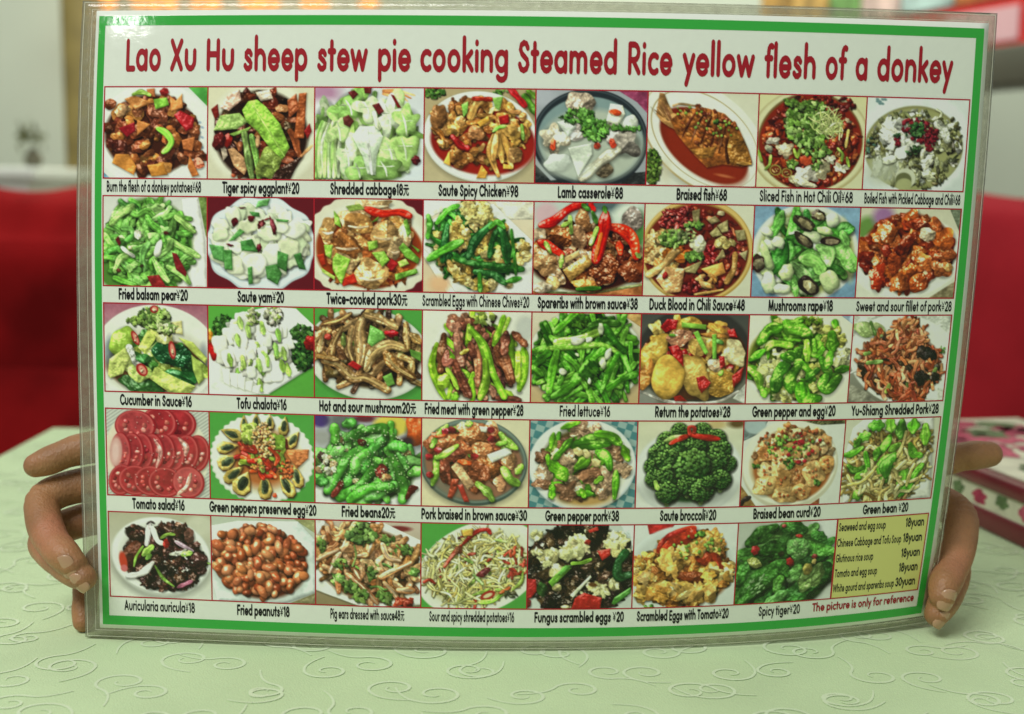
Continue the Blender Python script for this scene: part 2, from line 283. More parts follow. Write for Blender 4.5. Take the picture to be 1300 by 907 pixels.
def slab(name, c0, c1, r0, r1, front, back, m, nu=90, nv=60):
    C, R = np.meshgrid(np.linspace(c0, c1, nu), np.linspace(r0, r1, nv)); n = nu * nv; V = np.vstack([sheet(C.ravel(), R.ravel(), np.full(n, front)), sheet(C.ravel(), R.ravel(), np.full(n, back))]); F = grid_faces(nu, nv)
    i = np.arange(nu - 1); j = np.arange(nv - 1) * nu; e = [np.stack([i, i + 1, i + 1 + n, i + n], 1), np.stack([i + n + n - nu, i + 1 + n + n - nu, i + 1 + n - nu, i + n - nu], 1), np.stack([j + n, j + nu + n, j + nu, j], 1), np.stack([j + nu - 1, j + nu + nu - 1, j + nu + nu - 1 + n, j + nu - 1 + n], 1)]
    return new_obj(name, V, np.vstack([F, F[:, ::-1] + n] + e), m, menu, False)
def frame(name, o, i, off, m, parent, n=70):
    """closed flat ring between the rectangles o and i = (c0, c1, r0, r1)"""
    def loop(q):
        t = np.linspace(0, 1, n, endpoint=False); c0, c1, r0, r1 = q
        return np.vstack([np.stack([c0 + (c1 - c0) * t, 0 * t + r0], 1), np.stack([0 * t + c1, r0 + (r1 - r0) * t], 1), np.stack([c1 + (c0 - c1) * t, 0 * t + r1], 1), np.stack([0 * t + c0, r1 + (r0 - r1) * t], 1)])
    A, B = loop(o), loop(i); k = len(A); P = np.vstack([A, B]); a = np.arange(k); b = (a + 1) % k
    return new_obj(name, sheet(P[:, 0], P[:, 1], np.full(2 * k, off)), np.stack([a, a + k, b + k, b], 1), m, parent)
def patch(name, c0, c1, r0, r1, off, m, parent, nu=12, nv=10):
    C, R = np.meshgrid(np.linspace(c0, c1, nu), np.linspace(r0, r1, nv)); return new_obj(name, sheet(C.ravel(), R.ravel(), np.full(nu * nv, off)), grid_faces(nu, nv), m, parent)
L_OUT = (-4.262, 4.225, -.785, 5.26); PAPER = (-4.112, 4.142, -.692, 5.158)
slab('film', *L_OUT, .00012, -.00030, M_film, 120, 80)
slab('paper_sheet', *PAPER, .00030, -.00045, M_paper)
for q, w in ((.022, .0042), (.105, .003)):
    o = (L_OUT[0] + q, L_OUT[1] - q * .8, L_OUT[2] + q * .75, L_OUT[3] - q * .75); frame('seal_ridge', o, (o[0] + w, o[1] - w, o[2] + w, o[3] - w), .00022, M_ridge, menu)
frame('green_border', (-4.082, 4.10, -.643, 5.122), (-4.016, 4.022, -.556, 5.030), .00036, M_green, menu)

# ---- stroke lettering (a rounded geometric sans, drawn as pen strokes)
def arc(cx, cy, rx, ry, a0, a1, n=None):
    n = n or max(4, int(abs(a1 - a0) / 22)); t = np.radians(np.linspace(a0, a1, n)); return [(cx + rx * math.cos(x), cy + ry * math.sin(x)) for x in t]
def bowl(cx): return arc(cx, .35, .25, .26, 0, 360, 18)
X_, B_ = .61, .09
G = {
 'a': (.74, [bowl(.36), [(.61, X_), (.61, B_)]]), 'b': (.74, [[(.13, 1.0), (.13, B_)], bowl(.38)]), 'c': (.62, [arc(.38, .35, .25, .26, 52, 308)]), 'd': (.74, [bowl(.36), [(.61, 1.0), (.61, B_)]]),
 'e': (.72, [arc(.37, .35, .25, .26, 0, 318), [(.13, .34), (.61, .34)]]), 'f': (.42, [[(.2, B_), (.2, .80)] , arc(.33, .80, .13, .17, 180, 60), [(.07, .60), (.36, .60)]]), 'g': (.74, [bowl(.36), [(.61, X_), (.61, -.04)], arc(.38, -.04, .23, .16, 0, -150)]),
 'h': (.72, [[(.13, 1.02), (.13, B_)], arc(.36, .37, .23, .24, 180, 0), [(.59, .37), (.59, B_)]]), 'i': (.26, [[(.13, X_), (.13, B_)], [(.13, .88), (.13, .90)]]), 'k': (.62, [[(.13, 1.02), (.13, B_)], [(.5, X_), (.17, .34)], [(.25, .40), (.53, B_)]]), 'l': (.26, [[(.13, 1.02), (.13, B_)]]),
 'm': (1.04, [[(.13, X_), (.13, B_)], arc(.32, .40, .19, .21, 180, 0), [(.51, .40), (.51, B_)], arc(.70, .40, .19, .21, 180, 0), [(.89, .40), (.89, B_)]]), 'n': (.72, [[(.13, X_), (.13, B_)], arc(.36, .37, .23, .24, 180, 0), [(.59, .37), (.59, B_)]]), 'o': (.74, [bowl(.37)]),
 'p': (.74, [[(.13, X_), (.13, -.22)], bowl(.38)]), 'r': (.46, [[(.13, X_), (.13, B_)], arc(.33, .40, .20, .21, 180, 65)]), 's': (.56, [[(.43, .52), (.36, .60), (.25, .61), (.15, .54), (.15, .45), (.25, .38), (.36, .32), (.43, .24), (.42, .15), (.32, .09), (.2, .09), (.11, .17)]]),
 't': (.42, [[(.2, .88), (.2, B_)], [(.07, X_), (.34, X_)]]), 'u': (.72, [[(.13, X_), (.13, .33)], arc(.36, .33, .23, .24, 180, 360), [(.59, .33), (.59, X_)]]), 'v': (.60, [[(.08, X_), (.30, B_)], [(.52, X_), (.30, B_)]]), 'w': (.90, [[(.08, X_), (.26, B_)], [(.26, B_), (.45, .58)], [(.45, .58), (.64, B_)], [(.64, B_), (.82, X_)]]),
 'y': (.60, [[(.08, X_), (.31, .14)], [(.53, X_), (.20, -.22)]]), 'x': (.6, [[(.1, X_), (.5, B_)], [(.5, X_), (.1, B_)]]),
 'A': (.80, [[(.08, B_), (.39, .91)], [(.39, .91), (.70, B_)], [(.2, .34), (.58, .34)]]), 'B': (.72, [[(.14, .91), (.14, B_)], [(.14, .91), (.32, .91)] + arc(.34, .71, .22, .20, 80, -80) + [(.14, .51)], [(.14, .51), (.34, .51)] + arc(.36, .30, .25, .21, 80, -80) + [(.14, .09)]]), 'C': (.84, [arc(.50, .5, .38, .41, 45, 315)]),
 'D': (.84, [[(.14, .91), (.14, B_)], [(.14, .91), (.30, .91)] + arc(.34, .5, .38, .41, 80, -80) + [(.14, .09)]]), 'E': (.64, [[(.14, .91), (.14, B_)], [(.14, .91), (.54, .91)], [(.14, .51), (.50, .51)], [(.14, .09), (.54, .09)]]), 'F': (.62, [[(.14, .91), (.14, B_)], [(.14, .91), (.54, .91)], [(.14, .50), (.48, .50)]]),
 'G': (.90, [arc(.48, .5, .38, .41, 45, 355), [(.50, .46), (.86, .46)]]), 'H': (.80, [[(.14, .91), (.14, B_)], [(.66, .91), (.66, B_)], [(.14, .52), (.66, .52)]]), 'L': (.58, [[(.14, .91), (.14, B_)], [(.14, .09), (.50, .09)]]), 'M': (.98, [[(.12, B_), (.20, .91)], [(.20, .91), (.49, .12)], [(.49, .12), (.78, .91)], [(.78, .91), (.86, B_)]]),
 'O': (.92, [arc(.46, .5, .37, .41, 0, 360, 20)]), 'P': (.68, [[(.14, .91), (.14, B_)], [(.14, .91), (.34, .91)] + arc(.36, .68, .24, .23, 80, -80) + [(.14, .45)]]), 'R': (.74, [[(.14, .91), (.14, B_)], [(.14, .91), (.34, .91)] + arc(.36, .68, .24, .23, 80, -80) + [(.14, .45)], [(.32, .44), (.62, B_)]]),
 'S': (.66, [[(.52, .76), (.44, .88), (.32, .91), (.18, .84), (.14, .71), (.22, .58), (.36, .49), (.49, .40), (.53, .27), (.46, .14), (.32, .09), (.18, .13), (.11, .26)]]), 'T': (.62, [[(.31, .91), (.31, B_)], [(.06, .91), (.56, .91)]]), 'W': (1.16, [[(.08, .91), (.30, .1)], [(.30, .1), (.57, .88)], [(.57, .88), (.84, .1)], [(.84, .1), (1.06, .91)]]), 'X': (.74, [[(.10, .91), (.62, B_)], [(.62, .91), (.10, B_)]]), 'Y': (.70, [[(.08, .91), (.35, .48)], [(.62, .91), (.35, .48)], [(.35, .48), (.35, B_)]]),
 '0': (.68, [arc(.34, .5, .24, .41, 0, 360, 18)]), '1': (.40, [[(.24, .91), (.24, B_)], [(.24, .91), (.08, .78)]]), '2': (.66, [arc(.33, .68, .22, .23, 165, -20) + [(.44, .44), (.12, .09)], [(.12, .09), (.58, .09)]]), '3': (.66, [arc(.31, .70, .20, .21, 160, -80), arc(.31, .31, .24, .22, 85, -155)]), '4': (.70, [[(.48, .91), (.48, B_)], [(.48, .91), (.08, .30)], [(.08, .30), (.62, .30)]]),
 '5': (.66, [[(.2, .91), (.55, .91)], [(.2, .91), (.15, .52)], arc(.32, .34, .24, .25, 125, -150)]), '6': (.68, [arc(.34, .33, .24, .24, 0, 360, 16), [(.13, .44), (.24, .66), (.44, .91)]]), '8': (.68, [arc(.34, .71, .19, .20, 0, 360, 16), arc(.34, .31, .24, .22, 0, 360, 16)]), '9': (.68, [arc(.34, .67, .24, .24, 0, 360, 16), [(.55, .56), (.44, .34), (.24, .09)]]), '7': (.6, [[(.08, .91), (.54, .91)], [(.54, .91), (.24, B_)]]),
 '¥': (.60, [[(.04, .93), (.28, .54)], [(.52, .93), (.28, .54)], [(.28, .54), (.28, .10)], [(.08, .48), (.48, .48)], [(.08, .31), (.48, .31)]]), '元': (.98, [[(.24, .86), (.76, .86)], [(.08, .58), (.92, .58)], [(.38, .58), (.34, .30), (.22, .12), (.08, .02)], [(.60, .58), (.60, .14), (.66, .06), (.88, .06), (.90, .20)]]), '-': (.52, [[(.1, .40), (.42, .40)]]), '.': (.3, [[(.13, .1), (.13, .11)]]),
}
def stroke(P, w):
    """ribbon with round ends along the polyline P"""
    P = np.array(P, float); closed = np.allclose(P[0], P[-1]) and len(P) > 3
    if len(P) == 2 and np.linalg.norm(P[1] - P[0]) > .15: P = np.array([P[0], (P[0] * 2 + P[1]) / 3, (P[0] + P[1] * 2) / 3, P[1]])
    if closed: T = np.roll(P[:-1], -1, 0) - np.roll(P[:-1], 1, 0); T = np.vstack([T, T[:1]])
    else: T = np.gradient(P, axis=0)
    T /= np.linalg.norm(T, axis=1)[:, None] + 1e-9; N = np.stack([-T[:, 1], T[:, 0]], 1); n = len(P)
    V = np.vstack([P + N * w, P - N * w]); F = [(i, i + n, i + n + 1, i + 1) for i in range(n - 1)]
    if not closed:
        for e, s in ((0, -1), (n - 1, 1)):
            a = math.atan2(T[e, 1] * s, T[e, 0] * s); k = len(V); cap = [P[e] + w * np.array((math.cos(a + t), math.sin(a + t))) for t in np.linspace(-1.5708, 1.5708, 7)]; V = np.vstack([V, cap]); F.append(tuple(range(k, k + 7)))
    return V, F
def set_text(name, text, c0, c1, row, cap, m, parent, pen=.092, slant=0., off=.00040, weights=None):
    """letters from column c0 to c1 of the sheet on baseline row `row`, cap height in rows"""
    VV, FF, O, n, x, k = [], [], [], 0, 0., 0
    for ch in text:
        if ch == ' ': x += .30; continue
        adv, st = G[ch]; pw = pen * (.42 if ch in '¥' else .66 if ch == '元' else 1)
        for P in st:
            V, F = stroke(P, pw); VV.append(V + (x, 0)); FF += [tuple(i + n for i in f) for f in F]; O.append(np.full(len(V), off + (k % 5) * 6e-6)); n += len(V); k += 1
        x += adv + (.03 if ch != '¥' else .05)
    V = np.vstack(VV); lo, hi = V[:, 0].min(), V[:, 0].max(); V[:, 0] += slant * V[:, 1]
    C = c0 + (V[:, 0] - lo) / (hi - lo) * (c1 - c0); R = (row(C) if callable(row) else row) - V[:, 1] * cap
    return new_obj(name, sheet(C, R, np.concatenate(O)), FF, m, parent)
title = empty('title_line', sheet(0., -.2)); title.parent = menu; title.matrix_parent_inverse = menu.matrix_world.inverted()
for w, a, b in (('Lao', 160.5, 204.5), ('Xu', 216.5, 249.5), ('Hu', 262.5, 297.5), ('sheep', 309.5, 390.5), ('stew', 403, 467), ('pie', 480, 522), ('cooking', 533.5, 645), ('Steamed', 657.5, 783), ('Rice', 797, 853.5), ('yellow', 866, 957.5), ('flesh', 969.5, 1035), ('of', 1047.5, 1075), ('a', 1085.5, 1100.5), ('donkey', 1113, 1208.5)):
    set_text('title_word', w, px_to_col(a, -.2), px_to_col(b, -.2), -.138, .298, M_title, title, .095)
# ------------------------------------------------------------------ printed dish pictures (flat print, painted in code)
PW, PH = 300, 264                      # painting canvas; the print keeps half of it in each direction
_nr = np.random.RandomState(7)
def _noise_tile(n=640, octaves=(20, 40, 80, 160)):
    out = np.zeros((n, n)); amp = 1.0
    for cells in octaves:
        g = _nr.rand(cells, cells)
        t = np.arange(n) * cells / n; i = t.astype(int); f = t - i; f = f * f * (3 - 2 * f); j = (i + 1) % cells; i = i % cells
        a = g[np.ix_(i, i)] * (1 - f)[None] + g[np.ix_(i, j)] * f[None]
        b = g[np.ix_(j, i)] * (1 - f)[None] + g[np.ix_(j, j)] * f[None]
        out += amp * (a * (1 - f)[:, None] + b * f[:, None] - .5); amp *= .72
    return out / out.std() * .5
NT = _noise_tile(); NGY, NGX = np.gradient(_noise_tile(640, (32, 64, 128))); _gs = NGX.std(); NGX /= _gs; NGY /= _gs
LX, LY, LZ = -.42, -.56, .714
def cmix(a, b, t): return tuple(a[i] * (1 - t) + b[i] * t for i in range(3))

class Pic:
    def __init__(s, x0, y0, x1, y1, seed, bg=(214, 219, 206), bg2=None, ang=90):
        s.W, s.H = PW, PH; s.kx = PW / (x1 - x0); s.ky = PH / (y1 - y0); s.x0, s.y0, s.x1, s.y1 = x0, y0, x1, y1
        s.X, s.Y = np.meshgrid(x0 + (np.arange(PW) + .5) / s.kx, y0 + (np.arange(PH) + .5) / s.ky)
        s.r = np.random.RandomState(seed); s.im = np.zeros((PH, PW, 3))
        t = ((s.X - x0) / (x1 - x0) * math.cos(math.radians(ang)) + (s.Y - y0) / (y1 - y0) * math.sin(math.radians(ang)))[..., None]
        s.im[:] = np.array(bg) * (1 - t) + np.array(bg2 or bg) * t
        s.im *= 1 + .02 * NT[:PH, :PW, None]
    def win(s, xa, ya, xb, yb):
        i0 = max(0, int((xa - s.x0) * s.kx)); i1 = min(s.W, int((xb - s.x0) * s.kx) + 2)
        j0 = max(0, int((ya - s.y0) * s.ky)); j1 = min(s.H, int((yb - s.y0) * s.ky) + 2)
        if i1 <= i0 or j1 <= j0: return None
        return slice(j0, j1), slice(i0, i1)
    def noise(s, sl):
        h = sl[0].stop - sl[0].start; w = sl[1].stop - sl[1].start
        a, b = s.r.randint(0, 640 - h), s.r.randint(0, 640 - w)
        q = slice(a, a + h), slice(b, b + w); return NT[q], NGX[q], NGY[q]
    def pick(s, col, jit=12):
        if isinstance(col, list): col = col[s.r.randint(len(col))]
        return np.clip(np.array(col, float) * (1 + s.r.uniform(-1, 1) * jit / 120.) + s.r.uniform(-jit, jit, 3) * .35, 0, 255)
    def put(s, sl, m, col, nx, ny, nz, gloss, bump, tex, amb=.46, sp=26):
        N, gx, gy = s.noise(sl)
        nx = nx + bump * .26 * gx; ny = ny + bump * .26 * gy
        l = np.sqrt(nx * nx + ny * ny + nz * nz) + 1e-6
        d = (nx * LX + ny * LY + nz * LZ) / l
        sh = amb + .06 + (1.10 - amb) * np.clip(d, 0, 1) / .86
        hd = np.clip((nx * LX * .6 + ny * LY * .6 + nz * (LZ * .5 + .6)) / l, 0, 1)
        spec = gloss * 215 * np.clip(hd ** (sp * 1.6) * (.6 + 1.1 * N) + .10 * N * hd ** 6, 0, 1)
        col = np.asarray(col); out = (col if col.ndim == 3 else col[None, None]) * (sh * (1 + (tex + .05 * min(1., bump * 2)) * N + .10 * min(1., bump * 2) * (gx * .35 + N)))[..., None] + spec[..., None]
        s.im[sl] += (np.clip(out, 0, 255) - s.im[sl]) * m[..., None]
    def ell(s, x, y, rx, ry, rot=0, col=(220, 224, 212), soft=3., a=1., wob=0, n=9, tex=.02):
        R = max(rx, ry) * 1.15 + soft; sl = s.win(x - R, y - R, x + R, y + R)
        if sl is None: return
        X = s.X[sl] - x; Y = s.Y[sl] - y; c, q = math.cos(math.radians(rot)), math.sin(math.radians(rot))
        u = (X * c + Y * q) / rx; v = (-X * q + Y * c) / ry; r = np.hypot(u, v)
        if wob: r = r / (1 + wob * np.cos(n * np.arctan2(v, u)))
        m = np.clip((1 - r) * min(rx, ry) / soft + .5, 0, 1) * a; N = s.noise(sl)[0]
        s.im[sl] += (np.clip(np.array(col, float) * (1 + tex * N[..., None]), 0, 255) - s.im[sl]) * m[..., None]
    def dark(s, x, y, rx, ry, rot=0, a=.4, soft=40):
        s.ell(x, y, rx, ry, rot, (25, 25, 22), soft, a)
    def plate(s, x, y, rx, ry, rot=0, col=(219, 224, 213), rim=.84, scal=0, n=24, sh=.25):
        s.dark(x + 6, y + 14, rx * 1.02, ry * 1.03, rot, sh, 30)
        s.ell(x, y, rx, ry, rot, cmix(col, (150, 155, 145), .35), 3, wob=scal, n=n)
        s.ell(x - 2, y - 4, rx * .985, ry * .98, rot, col, 6, wob=scal, n=n)
        s.ell(x, y, rx * rim, ry * rim, rot, cmix(col, (165, 172, 160), .35), 8)
        s.ell(x + 4, y + 7, rx * rim * .98, ry * rim * .98, rot, cmix(col, (195, 200, 190), .3), 22)
    def blob(s, x, y, rx, ry, rot=0, col=(120, 70, 40), wob=.14, p=2., flat=.3, gloss=.25, bump=.5, tex=.14, shadow=.36, jit=10, amb=.5):
        R = max(rx, ry) * 1.5 + 8; sl = s.win(x - R, y - R, x + R, y + R)
        if sl is None: return
        col = s.pick(col, jit)
        X = s.X[sl] - x; Y = s.Y[sl] - y; c, q = math.cos(math.radians(rot)), math.sin(math.radians(rot))
        u = (X * c + Y * q) / rx; v = (-X * q + Y * c) / ry; th = np.arctan2(v, u); k = 1.
        for n in (2, 3, 4, 6): k = k + wob * s.r.uniform(-.6, .6) * np.cos(n * th + s.r.uniform(0, 6.3))
        r = (np.abs(u) ** p + np.abs(v) ** p) ** (1. / p) / k
        if shadow:
            X2, Y2 = X - 4, Y - 7; r2 = np.hypot((X2 * c + Y2 * q) / rx, (-X2 * q + Y2 * c) / ry)
            s.im[sl] *= (1 - shadow * np.clip((1.22 - r2) / .34, 0, 1))[..., None]
        m = np.clip((1 - r) * min(rx, ry) * s.kx + .5, 0, 1)
        g = np.clip(r, 0, 1) ** (1 + 3 * flat); cu, cv = u / (r + 1e-6) * g, v / (r + 1e-6) * g
        nx, ny, nz = cu * c - cv * q, cu * q + cv * c, np.sqrt(np.clip(1 - g * g, .03, 1))
        if bump >= .45 and min(rx, ry) > 15:
            k = s.r.randint(3, 7); sx, sy = s.r.uniform(-.8, .8, (2, k)); D = (u[..., None] - sx) ** 2 + (v[..., None] - sy) ** 2; i = D.argmin(-1); o2 = np.sort(D, -1)
            fx, fy = (sx * c - sy * q) * .8 + s.r.uniform(-.45, .45, k), (sx * q + sy * c) * .8 + s.r.uniform(-.45, .45, k); f = .62
            tone = s.r.uniform(.84, 1.14, k)[i]; seam = np.clip((o2[..., 1] - o2[..., 0]) / .16, 0, 1) * .16 + .86
            nx, ny, nz = nx * (1 - f) + fx[i] * f, ny * (1 - f) + fy[i] * f, nz * (1 - f) + .8 * f; col = np.asarray(col) * (tone * seam)[..., None]
        s.put(sl, m, col, nx, ny, nz, gloss, bump, tex, amb)
    def curve(s, pts, k=5):
        P = np.array(pts, float)
        if len(P) == 2: return np.array([P[0], (P[0] + P[1]) / 2, P[1]])
        Q = np.vstack([2 * P[0] - P[1], P, 2 * P[-1] - P[-2]]); out = []
        for i in range(1, len(Q) - 2):
            for t in np.arange(k) / k:
                a, b, c, d = Q[i - 1], Q[i], Q[i + 1], Q[i + 2]
                out.append(.5 * (2 * b + (c - a) * t + (2 * a - 5 * b + 4 * c - d) * t * t + (3 * b - a - 3 * c + d) * t ** 3))
        return np.array(out + [P[-1]])
    def strip(s, pts, w, col, taper=.15, gloss=.25, flat=.55, bump=.3, tex=.12, shadow=.36, jit=14, amb=.5, hollow=0, k=5, wav=.16, stk=.13):
        C = s.curve(pts, k); col = s.pick(col, jit)
        lo, hi = C.min(0) - w * 1.6 - 4, C.max(0) + w * 1.6 + 8; sl = s.win(lo[0], lo[1], hi[0], hi[1])
        if sl is None: return
        def dist(X, Y):
            best = np.full(X.shape, 1e9); px = np.zeros(X.shape); py = np.zeros(X.shape); tt = np.zeros(X.shape); sg = np.zeros(X.shape); n = len(C) - 1
            for i in range(n):
                ax, ay = C[i]; dx, dy = C[i + 1] - C[i]; L = dx * dx + dy * dy + 1e-9
                t = np.clip(((X - ax) * dx + (Y - ay) * dy) / L, 0, 1); ex = X - ax - t * dx; ey = Y - ay - t * dy; d = ex * ex + ey * ey
                b = d < best; best = np.where(b, d, best); px = np.where(b, ex, px); py = np.where(b, ey, py); tt = np.where(b, (i + t) / n, tt); sg = np.where(b, (ex * dy - ey * dx) / math.sqrt(L), sg)
            return np.sqrt(best), px, py, tt, sg
        X, Y = s.X[sl], s.Y[sl]; d, px, py, t, sg = dist(X, Y)
        ph = s.r.uniform(0, 6.3); ww = w * (1 - taper + taper * np.clip(4 * t * (1 - t), 0, 1) ** .6) * (1 + wav * np.sin(t * s.r.uniform(5, 11) + ph)); col = np.asarray(col) * (1 + .16 * np.sin(t * 3.3 + ph))[..., None]
        if shadow:
            s.im[sl] *= (1 - shadow * np.clip((1.7 * ww + 3 - np.hypot(px - 2, py - w * .5)) / (.9 * ww + 3), 0, 1) * np.clip((w * 2 - d) / w, 0, 1))[..., None]
        a = d / (ww + 1e-6); m = np.clip((1 - a) * ww * s.kx + .5, 0, 1)
        q = sg / (ww + 1e-6); pa, pb = s.r.uniform(0, 6.3, 2); st = np.sin(q * s.r.uniform(3, 7) + pa + .8 * np.sin(t * 6 + pb)); col = col * (1 + stk * st + stk * .6 * np.sin(q * 13 + pb))[..., None]
        g = np.clip(a, 0, 1) ** (1 + 3 * flat); nx, ny = px / (d + 1e-6) * g, py / (d + 1e-6) * g
        tw = s.r.uniform(-.5, .5, 2); nx = nx + tw[0] * np.sin(t * 4 + pa) * .5 + .3 * stk * 6 * np.cos(q * 3 + pa) * (-py / (d + 1e-6)) * .0; ny = ny + tw[1] * np.sin(t * 4 + pb) * .5
        if hollow: nx, ny = nx * -hollow, ny * -hollow
        s.put(sl, m, col, nx, ny, np.sqrt(np.clip(1 - g * g, .03, 1)), gloss, bump, tex, amb)
    def poly(s, pts, col, bevel=6., gloss=.1, bump=.3, tex=.1, shadow=.35, jit=6, tilt=(0, 0), amb=.46, soft=1.):
        P = np.array(pts, float); lo, hi = P.min(0) - 8, P.max(0) + 16; sl = s.win(lo[0], lo[1], hi[0], hi[1])
        if sl is None: return
        col = s.pick(col, jit)
        def sd(X, Y):
            ins = np.zeros(X.shape, bool); best = np.full(X.shape, 1e9); ex = np.zeros(X.shape); ey = np.zeros(X.shape)
            for i in range(len(P)):
                ax, ay = P[i]; bx, by = P[(i + 1) % len(P)]; dx, dy = bx - ax, by - ay
                cr = ((ay > Y) != (by > Y)) & (X < dx * (Y - ay) / (dy if abs(dy) > 1e-9 else 1e-9) + ax); ins ^= cr
                t = np.clip(((X - ax) * dx + (Y - ay) * dy) / (dx * dx + dy * dy + 1e-9), 0, 1); qx = X - ax - t * dx; qy = Y - ay - t * dy; d = np.hypot(qx, qy)
                b = d < best; best = np.where(b, d, best); ex = np.where(b, qx, ex); ey = np.where(b, qy, ey)
            return np.where(ins, best, -best), ex, ey
        X, Y = s.X[sl], s.Y[sl]
        if shadow: s.im[sl] *= (1 - shadow * np.clip((sd(X - 4, Y - 7)[0] + 8) / 14, 0, 1))[..., None]
        d, ex, ey = sd(X, Y); m = np.clip(d * s.kx / soft + .5, 0, 1)
        g = np.clip(1 - d / bevel, 0, 1) * .8; l = np.hypot(ex, ey) + 1e-6
        s.put(sl, m, col, -ex / l * g * np.sign(d + 1e-9) + tilt[0], -ey / l * g * np.sign(d + 1e-9) + tilt[1], np.full(d.shape, 1.), gloss, bump, tex, amb)
    def heap(s, n, E, kinds, under=True):
        if under and n >= 30:
            dk = []
            for k in kinds:
                cl = k[4] if isinstance(k[4], list) else [k[4]]; kw = dict(k[5]) if len(k) > 5 else {}; kw['gloss'] = kw.get('gloss', .2) * .5
                dk.append((k[0], k[1], k[2] * .8, k[3] * .8, [tuple(v * .66 for v in c) for c in cl], kw))
            s.heap(int(n * .8), E, dk, False)
        x, y, rx, ry = E[:4]; rot = math.radians(E[4]) if len(E) > 4 else 0; c, q = math.cos(rot), math.sin(rot)
        w = np.array([k[0] for k in kinds], float); w /= w.sum(); pts = []
        for i in range(n):
            a = s.r.uniform(0, 6.2832); r = math.sqrt(s.r.rand()); u, v = r * math.cos(a) * rx, r * math.sin(a) * ry
            pts.append((x + u * c - v * q, y + u * q + v * c, s.r.choice(len(kinds), p=w)))
        pts.sort(key=lambda p: p[1] + s.r.uniform(-.35, .35) * ry)
        for px, py, i in pts:
            k = kinds[i]; kw = dict(k[5]) if len(k) > 5 else {}; cen = kw.pop('rot', None); spread = kw.pop('spread', 180)
            th = (s.r.uniform(-90, 90) if cen is None else cen + s.r.uniform(-spread, spread))
            f = s.r.uniform(.72, 1.25)
            if k[1] == 'b':
                s.blob(px, py, k[2] * f, k[3] * f * s.r.uniform(.85, 1.15), th, k[4], **kw)
            else:
                bend = kw.pop('bend', .25); L = k[2] * f; a = math.radians(th); dx, dy = math.cos(a) * L / 2, math.sin(a) * L / 2
                b1, b2 = s.r.uniform(-1, 1, 2) * bend * L
                s.strip([(px - dx, py - dy), (px - dx * .3 - dy * b1 / L, py - dy * .3 + dx * b1 / L), (px + dx * .35 - dy * b2 / L, py + dy * .35 + dx * b2 / L), (px + dx, py + dy)], k[3] * s.r.uniform(.8, 1.15), k[4], k=3, **kw)
    def leafy(s, x, y, rx, ry, n, cols=[(60, 140, 50), (90, 170, 70), (40, 105, 40)], size=11, rot=0, flat=.3):
        cols = [(c[0] * .92 + 4, c[1] * .88, c[2] * .9) for c in cols] + [(c[0] * .6, c[1] * .6, c[2] * .6) for c in cols[:1]]
        s.heap(n, (x, y, rx, ry, rot), [(1, 'b', size, size * .62, cols, dict(wob=.45, gloss=.06, bump=.4, shadow=.4, flat=flat + .4))])
    def dots(s, n, E, cols, size=4):
        s.heap(n, E, [(1, 'b', size, size * .8, cols, dict(gloss=.1, shadow=.3, bump=.1))])
    def greens(s, r, g, b):                        # shift the leaf greens of one picture
        k = np.clip((s.im[..., 1] - np.maximum(s.im[..., 0], s.im[..., 2])) / 30., 0, 1)[..., None]; s.im *= 1 + k * (np.array((r, g, b)) - 1); return s
    def grade(s, con=1.0, bri=1.0, tint=(1, 1, 1), blur=1):
        s.im = np.clip(((s.im - 128) * con + 128) * bri * np.array(tint), 0, 255)
    def out(s):
        k = s.im; k = (np.roll(k, 1, 0) + 2 * k + np.roll(k, -1, 0)) / 4; k = (np.roll(k, 1, 1) + 2 * k + np.roll(k, -1, 1)) / 4; s.im[1:-1, 1:-1] = k[1:-1, 1:-1]
        g = s.im.mean(2, keepdims=True); s.im = np.clip(g + (s.im - g) * 1.0, 0, 255); gr = np.clip(s.im[..., 1] - np.maximum(s.im[..., 0], s.im[..., 2]), 0, 255); s.im[..., 0] += .20 * gr; s.im[..., 1] -= .10 * gr; s.im[..., 2] -= .02 * gr; s.im = 255 * np.clip(s.im / 255, 0, 1) ** .90; s.im = np.clip((s.im - 124) * 1.14 + 122, 0, 255)
        return s.im.reshape(PH // 2, 2, PW // 2, 2, 3).mean((1, 3))

